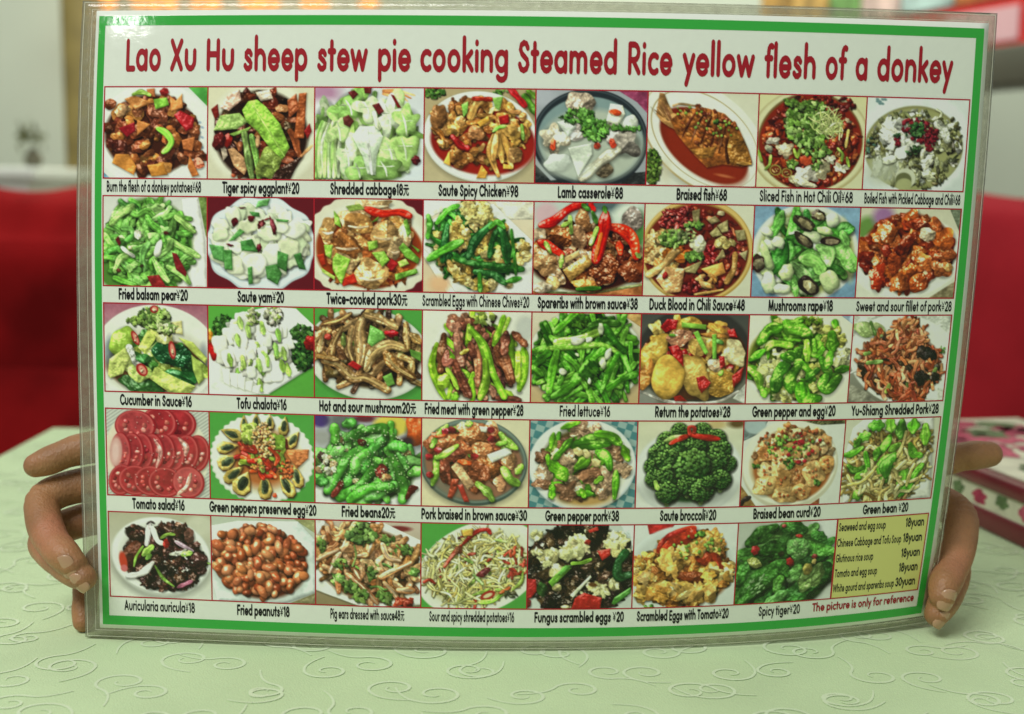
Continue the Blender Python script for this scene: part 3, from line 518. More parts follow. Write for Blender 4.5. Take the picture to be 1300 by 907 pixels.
WHT = (221, 226, 215)
GRN = (58, 158, 66); DRED = (92, 24, 32)
def dish_1_1():
    s = Pic(60, 50, 645, 568, 11, (206, 213, 203)); s.poly([(520, 40), (660, 40), (660, 180)], GRN, 1, shadow=0, bump=0)
    s.ell(345, 330, 330, 300, 0, (216, 221, 210), 10); s.poly([(50, 520), (110, 575), (50, 575)], (90, 130, 150), 2, shadow=0)
    for k in range(6): s.ell(600 + (k % 2) * 14, 250 + k * 28, 10, 7, 30, (120, 140, 165), 3, .7)
    br = [(104, 52, 32), (132, 68, 40), (86, 42, 26), (118, 66, 44)]; po = [(176, 112, 52), (160, 95, 46), (190, 128, 64)]
    s.ell(330, 320, 262, 225, 0, (60, 30, 18), 20); kw = dict(gloss=.35, bump=.8, flat=.4, wob=.2)
    s.heap(60, (335, 320, 250, 205), [(5, 'b', 42, 32, br, kw), (2, 'b', 40, 30, po, dict(gloss=.3, p=3.2, bump=.5))])
    for x, y in ((95, 150), (85, 280), (110, 370), (610, 440), (590, 480), (580, 380)): s.blob(x, y, 36, 30, 0, br, **kw)
    s.blob(165, 185, 45, 30, -20, (200, 150, 105), gloss=.5); s.poly([(175, 120), (230, 100), (335, 140), (240, 180)], (172, 110, 58), 10, gloss=.2)
    s.poly([(430, 100), (465, 130), (500, 90), (505, 170), (440, 190)], (190, 120, 66), 8); s.poly([(300, 65), (345, 60), (350, 110), (310, 105)], (175, 105, 60), 8)
    s.poly([(110, 480), (130, 430), (205, 430), (250, 500), (235, 548)], (184, 122, 54), 12); s.poly([(308, 492), (400, 478), (425, 545), (335, 556)], (186, 124, 50), 12)
    s.poly([(545, 430), (598, 545), (560, 555), (535, 500)], (178, 104, 52), 10); s.poly([(250, 238), (325, 262), (250, 325)], (176, 112, 56), 8); s.poly([(500, 350), (575, 330), (560, 410), (510, 400)], (170, 98, 56), 8)
    s.poly([(455, 210), (490, 185), (570, 225), (560, 285), (525, 300)], (142, 26, 32), 14, gloss=.3); s.poly([(145, 285), (235, 250), (240, 300), (195, 335)], (140, 28, 34), 10, gloss=.3); s.blob(400, 80, 25, 22, 0, (135, 35, 30))
    s.strip([(365, 285), (412, 310), (443, 355), (425, 395), (398, 418)], 19, (104, 196, 66), taper=.5, gloss=.2, bump=.1); s.poly([(340, 122), (415, 112), (428, 155), (352, 178)], (106, 190, 66), 12); s.strip([(225, 95), (270, 82), (318, 98)], 14, (120, 180, 70), .4)
    return s
def dish_1_2():
    s = Pic(647, 52, 1255, 575, 12, (206, 204, 172), (198, 196, 168)); s.ell(960, 320, 320, 300, 0, (214, 214, 190), 30)
    s.ell(955, 330, 262, 255, 0, (38, 22, 14), 24); dk = [(44, 22, 16), (70, 32, 20), (96, 40, 24), (58, 40, 20)]
    s.heap(46, (955, 320, 240, 235), [(4, 'b', 52, 30, dk, dict(gloss=.5, bump=.9)), (1.4, 'b', 40, 24, [(190, 130, 80), (160, 90, 50)], dict(gloss=.4)), (1.2, 's', 120, 18, [(120, 66, 36), (150, 60, 34)], {})])
    for p, c in (([(720, 170), (770, 90), (830, 70), (840, 130), (770, 190)], (205, 165, 140)), ([(920, 85), (1000, 70), (1020, 120), (950, 135)], (210, 190, 165)), ([(1165, 90), (1208, 85), (1195, 340), (1140, 340)], (168, 86, 44)), ([(1100, 130), (1150, 90), (1165, 180), (1110, 230)], (140, 70, 40)), ([(765, 405), (800, 395), (890, 480), (860, 548), (800, 500)], (196, 150, 105)), ([(720, 380), (745, 350), (765, 440), (740, 470)], (214, 196, 165))): s.poly(p, c, 12, gloss=.25, bump=.8)
    s.poly([(668, 180), (705, 150), (715, 215), (690, 235)], (110, 30, 22), 8); s.blob(765, 355, 24, 40, 10, (140, 30, 25), gloss=.4); s.blob(715, 360, 36, 50, 20, (84, 26, 22), gloss=.5)
    s.poly([(683, 300), (720, 215), (830, 200), (880, 250), (820, 290)], (140, 182, 96), 16, bump=.8); s.poly([(770, 320), (900, 275), (880, 300), (800, 330)], (110, 160, 70), 6)
    s.strip([(860, 320), (880, 440), (905, 570)], 20, (120, 165, 84), bump=.5); s.strip([(900, 330), (925, 440), (945, 565)], 18, (98, 150, 66), bump=.5); s.blob(1000, 480, 62, 92, 20, (140, 172, 84), p=3, bump=1.2); s.blob(935, 360, 14, 34, 0, (200, 160, 110))
    s.poly([(845, 185), (880, 135), (930, 125), (980, 165), (1060, 260), (1115, 390), (1075, 460), (1000, 390), (930, 300), (870, 250)], (122, 190, 68), 20, bump=.9, tex=.14); s.strip([(905, 160), (985, 280), (1085, 440)], 5, (150, 205, 100), shadow=0)
    s.poly([(1195, 300), (1225, 255), (1238, 300), (1215, 345)], (130, 30, 28), 8); s.poly([(1040, 520), (1180, 440), (1120, 570), (1010, 575)], (52, 30, 22), 12, gloss=.5, bump=1.2); s.strip([(1180, 440), (1240, 380)], 8, (214, 150, 100), shadow=0)
    return s
def dish_1_3():
    s = Pic(46, 55, 666, 580, 13, (200, 205, 203), (212, 220, 222)); s.ell(100, 90, 90, 60, 0, (170, 120, 150), 60, .9); s.ell(110, 190, 80, 60, 0, (222, 224, 222), 60)
    for k in range(5): s.strip([(430, 70 + 6 * k), (520, 75 + 10 * k), (610 - 20 * k, 100 + 16 * k)], 7, (212, 140, 80), .6, shadow=0)
    lt = [(164, 204, 130), (186, 216, 160), (136, 188, 100), (206, 226, 186), (112, 168, 82)]
    s.ell(330, 380, 300, 230, 0, (120, 164, 92), 40); s.ell(70, 430, 90, 170, 0, (120, 164, 92), 30); lf = dict(wob=.5, flat=.9, bump=.35, gloss=.1, tex=.1, amb=.66, shadow=.3)
    s.heap(60, (330, 340, 270, 220), [(2, 'b', 84, 46, lt, lf), (1, 's', 150, 16, lt, dict(rot=100, spread=40, bend=.4, gloss=.1, amb=.62, shadow=.3))])
    for k in range(15): x = 60 + k * 13; s.strip([(x + 34 - k, 250 + 4 * (k % 5)), (x + 6 * (k % 3), 380), (x - 4 + 10 * (k % 2), 560)], 15, lt, .5, gloss=.1, amb=.62, shadow=.3, bump=.15)
    for x, y, a, b, r in ((250, 170, 90, 60, -10), (350, 180, 80, 60, 20), (470, 220, 76, 96, 0), (560, 260, 70, 90, 20), (240, 440, 60, 110, 10), (480, 420, 90, 80, 10), (560, 400, 70, 90, -10), (450, 510, 90, 60, 0), (300, 520, 70, 60, 0), (190, 300, 50, 80, 20)):
        s.blob(x, y, a, b, r, lt, **lf); s.strip([(x - a * .3, y - b * .7), (x, y), (x + a * .1, y + b * .7)], 5, (214, 230, 196), .6, shadow=0, gloss=0)
        for q in (-.6, .6): s.strip([(x, y - b * .2), (x + a * q, y - b * .1 - 10)], 2.5, (206, 224, 186), .6, shadow=0, gloss=0)
    s.poly([(262, 330), (300, 275), (400, 270), (435, 330), (400, 440), (395, 545), (350, 540), (320, 440)], (206, 226, 196), 46, bump=.3, amb=.62); s.strip([(345, 290), (355, 400), (375, 540)], 9, (224, 236, 216), shadow=0); s.strip([(385, 200), (400, 260), (415, 285)], 14, (205, 222, 180))
    s.poly([(236, 85), (270, 72), (295, 95), (265, 126)], (84, 26, 28), 10); s.poly([(325, 55), (370, 55), (365, 92), (330, 90)], (74, 26, 26), 8); s.poly([(372, 155), (410, 142), (440, 190), (410, 210)], (90, 30, 30), 10); s.poly([(476, 95), (495, 100), (536, 170), (515, 168)], (112, 24, 26), 6); s.poly([(208, 225), (240, 210), (272, 245), (250, 280), (215, 265)], (84, 40, 34), 10); s.blob(620, 460, 25, 25, 0, (78, 24, 30))
    return s
def dish_1_4():
    s = Pic(668, 55, 1293, 590, 14, (168, 152, 112), (182, 170, 132)); s.leafy(725, 80, 60, 34, 40); s.strip([(1230, 100), (1293, 190)], 22, (60, 120, 40)); s.strip([(1150, 60), (1230, 150)], 18, (150, 26, 24), gloss=.3); s.strip([(1250, 70), (1300, 110)], 16, (80, 140, 50)); s.leafy(1090, 75, 40, 14, 14)
    s.plate(985, 330, 318, 256, 6); s.ell(998, 350, 292, 190, 4, (120, 26, 18), 12); s.ell(1010, 380, 280, 165, 4, (142, 32, 20), 20)
    ch = [(176, 118, 56), (150, 92, 44), (196, 142, 76), (128, 74, 36)]
    s.heap(95, (990, 300, 260, 190), [(3, 'b', 36, 24, ch, dict(gloss=.35, bump=.9)), (3, 's', 80, 13, ch, dict(gloss=.3, bump=.6, bend=.35)), (1, 'b', 34, 22, [(206, 156, 74)], dict(p=3))])
    s.blob(750, 220, 46, 72, 10, (164, 112, 62), bump=1, gloss=.3); s.blob(875, 465, 44, 48, 0, (134, 84, 40), bump=1.6)
    for p in ([(1060, 320), (1040, 420), (1090, 550)], [(1090, 310), (1100, 400), (1110, 470)], [(1110, 310), (1140, 400), (1160, 500)], [(1075, 315), (1065, 400), (1060, 460)]): s.strip(p, 17, (200, 148, 74), .3, gloss=.35)
    s.blob(1180, 430, 42, 46, 0, (176, 130, 78), gloss=.4, bump=1); s.blob(960, 310, 48, 38, 20, (176, 120, 72), bump=1.2); s.strip([(930, 215), (960, 150), (985, 120)], 24, (205, 155, 84)); s.blob(1150, 290, 44, 34, 0, (200, 150, 80), gloss=.4)
    for p in ([(965, 565), (995, 490), (1028, 530), (1020, 565)], [(1115, 480), (1160, 490), (1165, 510), (1115, 510)], [(780, 480), (815, 410), (820, 500)], [(965, 250), (1030, 210), (1035, 240), (985, 275)]): s.poly(p, (214, 160, 66), 8)
    s.strip([(830, 330), (880, 385), (915, 395)], 20, (150, 22, 18), .3, gloss=.4); s.strip([(945, 115), (1045, 118)], 13, (140, 30, 20)); s.poly([(1085, 215), (1140, 200), (1145, 250), (1095, 260)], (140, 24, 20), 8)
    s.poly([(878, 150), (915, 130), (912, 195), (890, 222)], (110, 190, 80), 8); s.poly([(1050, 110), (1110, 100), (1090, 180), (1065, 165)], (120, 190, 84), 8); s.strip([(1055, 300), (1085, 275), (1125, 268)], 11, (90, 165, 60), .6); s.strip([(1215, 260), (1225, 340)], 11, (110, 170, 64), .4)
    return s
def dish_1_5():
    s = Pic(46, 65, 685, 600, 15, (150, 156, 160)); s.poly([(500, 60), (690, 60), (690, 200), (620, 130)], (128, 56, 82), 2, shadow=0); s.poly([(40, 480), (140, 580), (690, 520), (690, 605), (40, 605)], (34, 38, 40), 2, shadow=0); s.ell(80, 110, 90, 50, 0, (164, 168, 174), 30)
    s.ell(360, 345, 330, 284, 4, (34, 40, 44), 4); s.ell(360, 335, 318, 268, 4, (62, 72, 76), 6); s.ell(360, 338, 310, 262, 4, (36, 44, 48), 6); s.ell(362, 345, 300, 240, 4, (120, 142, 140), 8); s.ell(370, 380, 288, 205, 0, (166, 178, 160), 40)
    bo = [(178, 160, 138), (200, 188, 168), (150, 130, 105), (190, 184, 172)]
    s.heap(12, (380, 280, 200, 110), [(1, 'b', 40, 28, bo, dict(bump=1.2, gloss=.3, tex=.2)), (.6, 's', 110, 20, bo, dict(bump=1))])
    s.blob(300, 140, 82, 58, 10, (186, 168, 140), bump=1.6, p=3); s.blob(160, 345, 80, 72, 0, (184, 172, 146), bump=.9, wob=.3); s.blob(565, 365, 74, 72, 0, (170, 162, 148), bump=.9, wob=.3); s.blob(440, 510, 52, 52, 20, (150, 132, 104), bump=1.6); s.strip([(320, 560), (420, 470), (520, 400)], 30, (190, 180, 156), gloss=.3)
    s.blob(180, 480, 78, 52, -10, (202, 208, 196), flat=.6, bump=.3, gloss=.3); s.ell(230, 510, 150, 50, 0, (178, 190, 174), 40, .7)
    s.poly([(236, 395), (370, 366), (375, 430), (298, 560)], (206, 216, 196), 8, gloss=.1, bump=.2); s.poly([(470, 140), (540, 150), (555, 200), (520, 260), (450, 240)], (208, 212, 186), 14, bump=.3); s.blob(590, 245, 40, 44, 0, (212, 218, 200), bump=.3); s.blob(500, 190, 36, 18, 12, (206, 72, 34), gloss=.3); s.poly([(170, 250), (270, 230), (280, 280), (235, 335)], (192, 204, 186), 20)
    s.blob(150, 378, 16, 34, 0, (206, 70, 34)); s.blob(488, 365, 18, 30, -30, (200, 60, 34)); s.blob(400, 380, 20, 20, 0, (180, 60, 40))
    g = [(70, 160, 58), (96, 186, 84), (50, 126, 46)]
    s.leafy(290, 215, 95, 40, 60, g, 14); s.leafy(390, 290, 70, 60, 80, g, 15); s.leafy(540, 275, 70, 14, 24, g, 13); s.strip([(400, 310), (440, 330)], 4, (90, 170, 70)); s.leafy(615, 280, 24, 14, 10, g)
    return s
def dish_1_6():
    s = Pic(686, 75, 1313, 608, 16, (202, 202, 176), (206, 208, 192))
    s.dark(1000, 380, 400, 240, 40, .2); s.ell(1010, 340, 400, 262, 38, (170, 150, 104), 4); s.ell(1014, 334, 396, 258, 38, (217, 220, 205), 6); s.ell(1014, 340, 350, 222, 38, (150, 130, 80), 3); s.ell(1016, 342, 346, 218, 38, (220, 222, 208), 5)
    s.ell(1010, 375, 290, 160, 36, (110, 34, 16), 10); s.ell(1020, 420, 262, 125, 32, (128, 40, 18), 30)
    s.strip([(830, 155), (870, 145), (960, 155)], 6, (190, 150, 96)); s.poly([(702, 160), (735, 205), (752, 84), (778, 88), (800, 140), (830, 195), (880, 215), (870, 300), (810, 275), (765, 245)], (172, 122, 74), 26, bump=.6, tex=.16)
    for k in range(6): s.strip([(725 + 13 * k, 180 - 14 * k if k < 4 else 110 + 10 * k), (800 + 6 * k, 240)], 3, (120, 80, 46), .4, shadow=0)
    fish = [(815, 235), (860, 200), (930, 172), (1020, 165), (1120, 195), (1200, 270), (1260, 390), (1287, 468), (1230, 492), (1120, 480), (1030, 500), (965, 440), (905, 375), (850, 310)]
    s.poly(fish, (150, 88, 38), 90, gloss=.15, bump=.8, tex=.28)
    s.heap(90, (1000, 290, 165, 90, 36), [(1, 'b', 15, 8, [(126, 64, 26), (160, 98, 44), (100, 50, 22), (180, 120, 60)], dict(gloss=.2, bump=.2, rot=40, spread=30, shadow=.25))], False)
    for k in range(5): s.strip([(885 + 52 * k, 330 + 20 * k), (920 + 50 * k, 250 + 12 * k), (960 + 44 * k, 185 + 12 * k)], 7, (74, 34, 14), .6, shadow=.15)
    s.heap(34, (1070, 205, 130, 20, 24), [(1, 'b', 13, 9, [(96, 44, 20), (140, 76, 34)], dict(gloss=.3))], False)
    s.poly([(1135, 330), (1180, 290), (1230, 330), (1275, 440), (1280, 480), (1200, 480), (1150, 470)], (132, 84, 34), 30, gloss=.3, bump=1.2); s.strip([(1140, 330), (1135, 400), (1150, 470)], 9, (58, 28, 12), shadow=0); s.strip([(1200, 470), (1280, 475)], 10, (176, 128, 58), .5); s.poly([(930, 400), (1080, 380), (1060, 440), (1000, 450)], (150, 100, 46), 20, bump=1)
    s.dots(26, (1030, 245, 200, 60, 20), [(96, 150, 50), (120, 165, 70)], 8); s.leafy(1070, 238, 16, 12, 7, size=8); s.ell(1130, 545, 50, 8, 10, (176, 96, 60), 8)
    s.leafy(722, 500, 46, 100, 170, [(76, 130, 44), (104, 154, 66), (48, 96, 32)], 11); s.ell(800, 520, 30, 60, 0, (190, 180, 150), 40, .5)
    return s
def dish_1_7():
    s = Pic(60, 68, 676, 603, 17, (202, 200, 150), (206, 206, 166)); s.ell(360, 340, 345, 310, 0, (168, 156, 108), 8); s.ell(360, 335, 335, 300, 0, (206, 204, 160), 16); s.ell(362, 335, 300, 280, 0, (110, 86, 50), 8); s.ell(364, 340, 292, 272, 0, (122, 36, 18), 10)
    rd = [(136, 38, 20), (104, 26, 16), (166, 70, 30), (84, 22, 14), (176, 96, 44)]
    s.heap(190, (364, 345, 270, 250), [(3, 'b', 24, 15, rd, dict(gloss=.45, bump=.9)), (1, 's', 70, 9, [(150, 60, 30), (120, 40, 24)], {})])
    s.heap(60, (400, 130, 210, 70), [(1, 'b', 20, 10, [(96, 24, 16), (130, 40, 24), (70, 20, 14)], dict(gloss=.4))])
    wh = [(214, 208, 176), (224, 216, 190), (196, 180, 140)]
    for x, y, a, b in ((220, 385, 45, 42), (150, 335, 40, 20), (128, 380, 20, 24), (350, 520, 70, 42), (440, 490, 44, 52), (545, 480, 44, 24), (480, 430, 30, 24), (300, 560, 50, 30), (350, 575, 60, 24), (570, 210, 20, 12)): s.blob(x, y, a, b, s.r.uniform(-30, 30), wh, bump=1, wob=.3, gloss=.2)
    s.strip([(575, 265), (565, 360)], 8, (206, 176, 100)); s.strip([(490, 180), (525, 220), (525, 320)], 5, (200, 190, 130)); s.blob(340, 440, 34, 30, 0, (176, 66, 36), gloss=.4)
    for x, y, a in ((170, 500, 34), (235, 515, 30), (530, 400, 22)): s.ell(x, y, a, a * .9, 20, (150, 150, 70), 3); s.ell(x, y, a * .82, a * .72, 20, (110, 50, 26), 3); s.dots(6, (x, y, a * .5, a * .4), [(190, 160, 100)], 5)
    for p in ([(70, 395), (90, 450)], [(140, 420), (135, 470), (115, 495)], [(520, 370), (548, 400), (545, 440)], [(575, 420), (590, 470)], [(215, 95), (240, 130), (275, 120)], [(270, 380), (290, 425), (305, 370)]): s.strip(p, 9, (130, 176, 70), .3)
    g = [(92, 156, 62), (122, 184, 90), (70, 128, 48), (142, 200, 110)]
    s.leafy(350, 235, 135, 130, 230, g, 19); s.leafy(240, 110, 36, 26, 16, g, 15); s.leafy(400, 460, 26, 34, 12, g, 14); s.leafy(265, 465, 30, 24, 14, g, 14); s.leafy(400, 385, 80, 34, 40, g, 14)
    s.heap(40, (460, 230, 70, 70), [(1, 's', 90, 3, [(170, 190, 110), (196, 200, 130)], dict(bend=.6, shadow=.2))])
    return s
def dish_1_8():
    s = Pic(676, 85, 1255, 615, 18, (206, 214, 208), (198, 208, 202)); s.ell(960, 350, 320, 300, 0, (214, 222, 216), 30, wob=.012, n=30)
    for k in range(7): s.ell(735 + 14 * (k % 4), 100 + 12 * (k % 3), 10, 7, 20, (100, 130, 130), 4)
    s.ell(955, 370, 278, 240, 0, (128, 126, 82), 10); s.ell(955, 376, 270, 232, 0, (148, 150, 98), 14)
    w = [(202, 204, 178), (176, 180, 142), (216, 218, 200), (150, 154, 108)]; d = [(94, 92, 56), (116, 118, 74), (70, 74, 50)]
    s.heap(150, (955, 370, 250, 215), [(3, 'b', 36, 20, w, dict(wob=.4, bump=1.2, gloss=.15)), (2, 'b', 26, 12, d, dict(wob=.4, bump=1)), (1, 's', 80, 9, w + d, dict(bend=.5))])
    s.ell(790, 500, 90, 80, 0, (170, 178, 152), 60, .8); s.heap(14, (880, 300, 110, 100), [(1, 'b', 52, 26, w[:1] + w[2:3], dict(wob=.35, bump=.8))])
    s.blob(880, 400, 34, 36, 0, (214, 214, 196)); s.blob(820, 440, 40, 24, -20, (210, 212, 186)); s.poly([(790, 380), (865, 300), (840, 390)], (214, 216, 196), 10); s.strip([(1080, 230), (1120, 270), (1140, 320)], 28, (205, 208, 184), bump=1)
    s.ell(915, 545, 58, 58, 0, (196, 200, 172), 5); s.ell(905, 555, 46, 44, 0, (96, 100, 66), 8); s.ell(910, 580, 44, 36, 0, (156, 160, 112), 8); s.heap(18, (1080, 560, 90, 22, -28), [(1, 'b', 18, 8, d, {})]); s.heap(24, (1180, 270, 30, 90, -20), [(1, 'b', 14, 8, d, {})]); s.heap(30, (720, 340, 24, 70, 20), [(1, 'b', 14, 7, d + [(60, 100, 80)], {})])
    s.dots(75, (980, 270, 110, 60, 20), [(110, 26, 34), (140, 40, 46), (90, 20, 26)], 11); s.dots(30, (1040, 320, 30, 70), [(110, 26, 34)], 10); s.dots(12, (860, 340, 20, 30), [(110, 26, 34)], 10)
    s.leafy(965, 265, 40, 40, 44, [(40, 110, 50), (70, 140, 76)], 11); s.leafy(950, 380, 40, 30, 18, [(60, 120, 66)], 10); s.leafy(870, 300, 40, 10, 10, [(50, 110, 60)], 9)
    return s
def dish_2_1():
    s = Pic(50, 42, 643, 555, 21, (186, 200, 184), (208, 216, 204)); s.poly([(590, 40), (650, 40), (650, 300), (632, 260)], (80, 120, 60), 3, shadow=0); s.poly([(500, 60), (590, 50), (630, 290), (640, 560), (560, 560)], (222, 226, 214), 20, shadow=0, bump=0)
    g = [(72, 168, 62), (96, 190, 84), (56, 146, 52), (124, 204, 108), (84, 176, 74)]
    s.ell(310, 330, 252, 275, 0, (52, 120, 44), 26); s.ell(150, 460, 130, 120, 0, (56, 128, 48), 26)
    s.heap(130, (300, 325, 235, 255), [(3, 's', 130, 18, g, dict(bend=.3, gloss=.12, bump=.5)), (2, 'b', 44, 26, g, dict(wob=.3, bump=.8, gloss=.12))])
    for p in ([(430, 290), (500, 330), (590, 378)], [(340, 400), (380, 470), (420, 520)], [(100, 200), (150, 150), (220, 100)], [(470, 160), (520, 200), (570, 240)], [(120, 470), (150, 400), (210, 370)], [(370, 380), (420, 340), (440, 300)], [(420, 440), (500, 480), (540, 530)]): s.strip(p, 19, (116, 192, 96), .3, gloss=.15, bump=.5)
    s.poly([(442, 358), (470, 365), (525, 470), (520, 495), (465, 455)], (122, 30, 34), 10); s.poly([(300, 495), (370, 486), (410, 555), (330, 555)], (128, 34, 34), 12); s.poly([(122, 290), (140, 270), (155, 310), (145, 330)], (104, 30, 34), 6); s.blob(140, 465, 14, 12, 0, (90, 50, 40)); s.blob(410, 250, 16, 10, 20, (84, 40, 34))
    s.blob(365, 340, 20, 52, 15, (196, 212, 190), flat=.6, bump=.3); s.strip([(160, 335), (195, 365), (228, 385)], 12, (210, 220, 200), .4); s.blob(250, 260, 20, 28, 0, (196, 205, 170)); s.blob(205, 335, 13, 11, 0, (190, 190, 130)); s.blob(272, 437, 12, 9, 0, (60, 50, 30))
    return s.greens(1.12, 1.0, 1.05)
def dish_2_2():
    s = Pic(643, 48, 1252, 570, 22, DRED); s.ell(948, 315, 316, 266, 0, (176, 190, 192), 4, wob=.03, n=10); s.ell(948, 310, 308, 258, 0, (210, 221, 223), 8, wob=.03, n=10); s.ell(948, 312, 270, 220, 0, (196, 208, 208), 14, wob=.02, n=10); s.ell(950, 316, 262, 212, 0, (214, 223, 221), 20)
    y = [(206, 214, 186), (214, 220, 196), (192, 204, 168), (184, 198, 160)]
    s.heap(64, (950, 300, 245, 185), [(1, 'b', 62, 38, y, dict(wob=.2, flat=1.8, bump=.12, gloss=.1, tex=.05, shadow=.36, amb=.66))], False)
    for x, yy, a, b, r in ((1030, 370, 82, 62, -20), (910, 430, 70, 72, 20), (1110, 330, 55, 60, 30), (1140, 230, 60, 50, 0), (720, 210, 50, 40, 20), (880, 210, 60, 44, -20), (1000, 250, 70, 50, 0), (720, 260, 46, 40, 0), (1060, 210, 50, 40, 10), (800, 440, 60, 50, 30)): s.blob(x, yy, a, b, r, y, wob=.16, flat=2.0, bump=.12, tex=.05, gloss=.08, amb=.66)
    g = [(66, 148, 72), (82, 164, 88), (50, 124, 58)]
    for p in ([(920, 110), (935, 70), (1003, 55), (990, 95)], [(765, 300), (830, 228), (860, 245), (800, 295)], [(835, 300), (900, 285), (935, 360), (840, 352)], [(655, 320), (740, 330), (740, 420), (680, 400)], [(735, 350), (785, 350), (790, 465), (745, 462)], [(975, 440), (1040, 425), (1070, 480), (1045, 545), (985, 510)], [(1045, 350), (1105, 370), (1095, 470), (1042, 440)], [(1135, 370), (1175, 358), (1205, 455), (1165, 450)], [(875, 450), (900, 440), (905, 540), (880, 545)], [(885, 130), (940, 135), (945, 160), (905, 158)], [(1035, 170), (1110, 175), (1100, 188), (1040, 184)]): s.poly(p, g, 10, bump=.4, gloss=.12)
    for x, yy, a, b, r in ((802, 190, 18, 26, 30), (895, 170, 19, 18, 0), (952, 200, 24, 20, -40), (1020, 212, 14, 50, -15), (940, 335, 14, 24, 0), (775, 322, 20, 7, 10), (845, 110, 20, 4, 0), (985, 172, 18, 5, -20)): s.blob(x, yy, a, b, r, (86, 22, 28), wob=.25, bump=.6)
    return s
def dish_2_3():
    s = Pic(42, 55, 658, 580, 23, DRED); s.ell(350, 330, 370, 300, 0, (208, 206, 182), 5, wob=.012, n=30); s.ell(350, 335, 330, 260, 0, (214, 214, 194), 20)
    s.ell(350, 340, 300, 222, 0, (150, 62, 22), 14, wob=.02, n=5); s.ell(350, 330, 280, 215, 0, (120, 48, 20), 30); s.heap(30, (350, 480, 230, 50), [(1, 'b', 50, 14, [(170, 80, 30), (140, 50, 20), (190, 110, 50)], dict(gloss=.3, shadow=.1))])
    mt = [(196, 150, 92), (176, 124, 66), (206, 168, 118), (152, 96, 48)]
    s.heap(36, (345, 280, 230, 170), [(3, 'b', 60, 36, mt, dict(p=3, bump=.9, gloss=.3)), (1, 'b', 44, 24, [(150, 84, 40)], dict(bump=1))])
    for x, y, a, b, r in ((295, 195, 80, 55, 10), (230, 320, 88, 52, 30), (440, 255, 80, 62, -40), (365, 480, 92, 78, 35), (120, 230, 44, 60, 20), (400, 90, 80, 22, -5), (500, 330, 34, 70, 20)): s.blob(x, y, a, b, r, mt, p=2.8, bump=.9, gloss=.35, flat=.5, wob=.16); s.strip([(x - a * .7, y + b * .3), (x, y + b * .45), (x + a * .7, y + b * .3)], 7, (224, 196, 156), .5, shadow=0)
    s.strip([(340, 115), (420, 140), (520, 130), (580, 150)], 22, (160, 30, 20), .3, gloss=.4); s.poly([(190, 520), (270, 480), (290, 530), (210, 555)], (160, 36, 18), 8); s.poly([(455, 430), (480, 390), (520, 420), (480, 465)], (140, 24, 24), 6); s.poly([(60, 380), (100, 370), (110, 430), (90, 440)], (150, 40, 20), 6)
    g = [(110, 172, 60), (84, 152, 52), (150, 190, 84)]
    for p in ([(222, 100), (300, 85), (330, 115), (245, 130)], [(155, 125), (185, 160), (200, 225), (160, 200)], [(345, 300), (400, 290), (405, 330), (355, 350)], [(520, 330), (545, 300), (640, 390), (630, 420), (560, 385)], [(545, 180), (565, 165), (590, 240), (570, 270)], [(370, 360), (440, 350), (470, 400), (430, 440)], [(515, 410), (560, 390), (580, 420), (530, 440)], [(150, 400), (170, 365), (250, 400), (200, 545), (150, 460)], [(100, 320), (150, 320), (140, 400), (110, 380)], [(500, 480), (620, 445), (630, 470), (505, 515)], [(85, 450), (165, 500), (160, 520), (90, 475)], [(590, 310), (640, 340), (630, 355)], [(365, 190), (410, 152), (400, 180)]): s.poly(p, g, 9, bump=.5, gloss=.2)
    return s
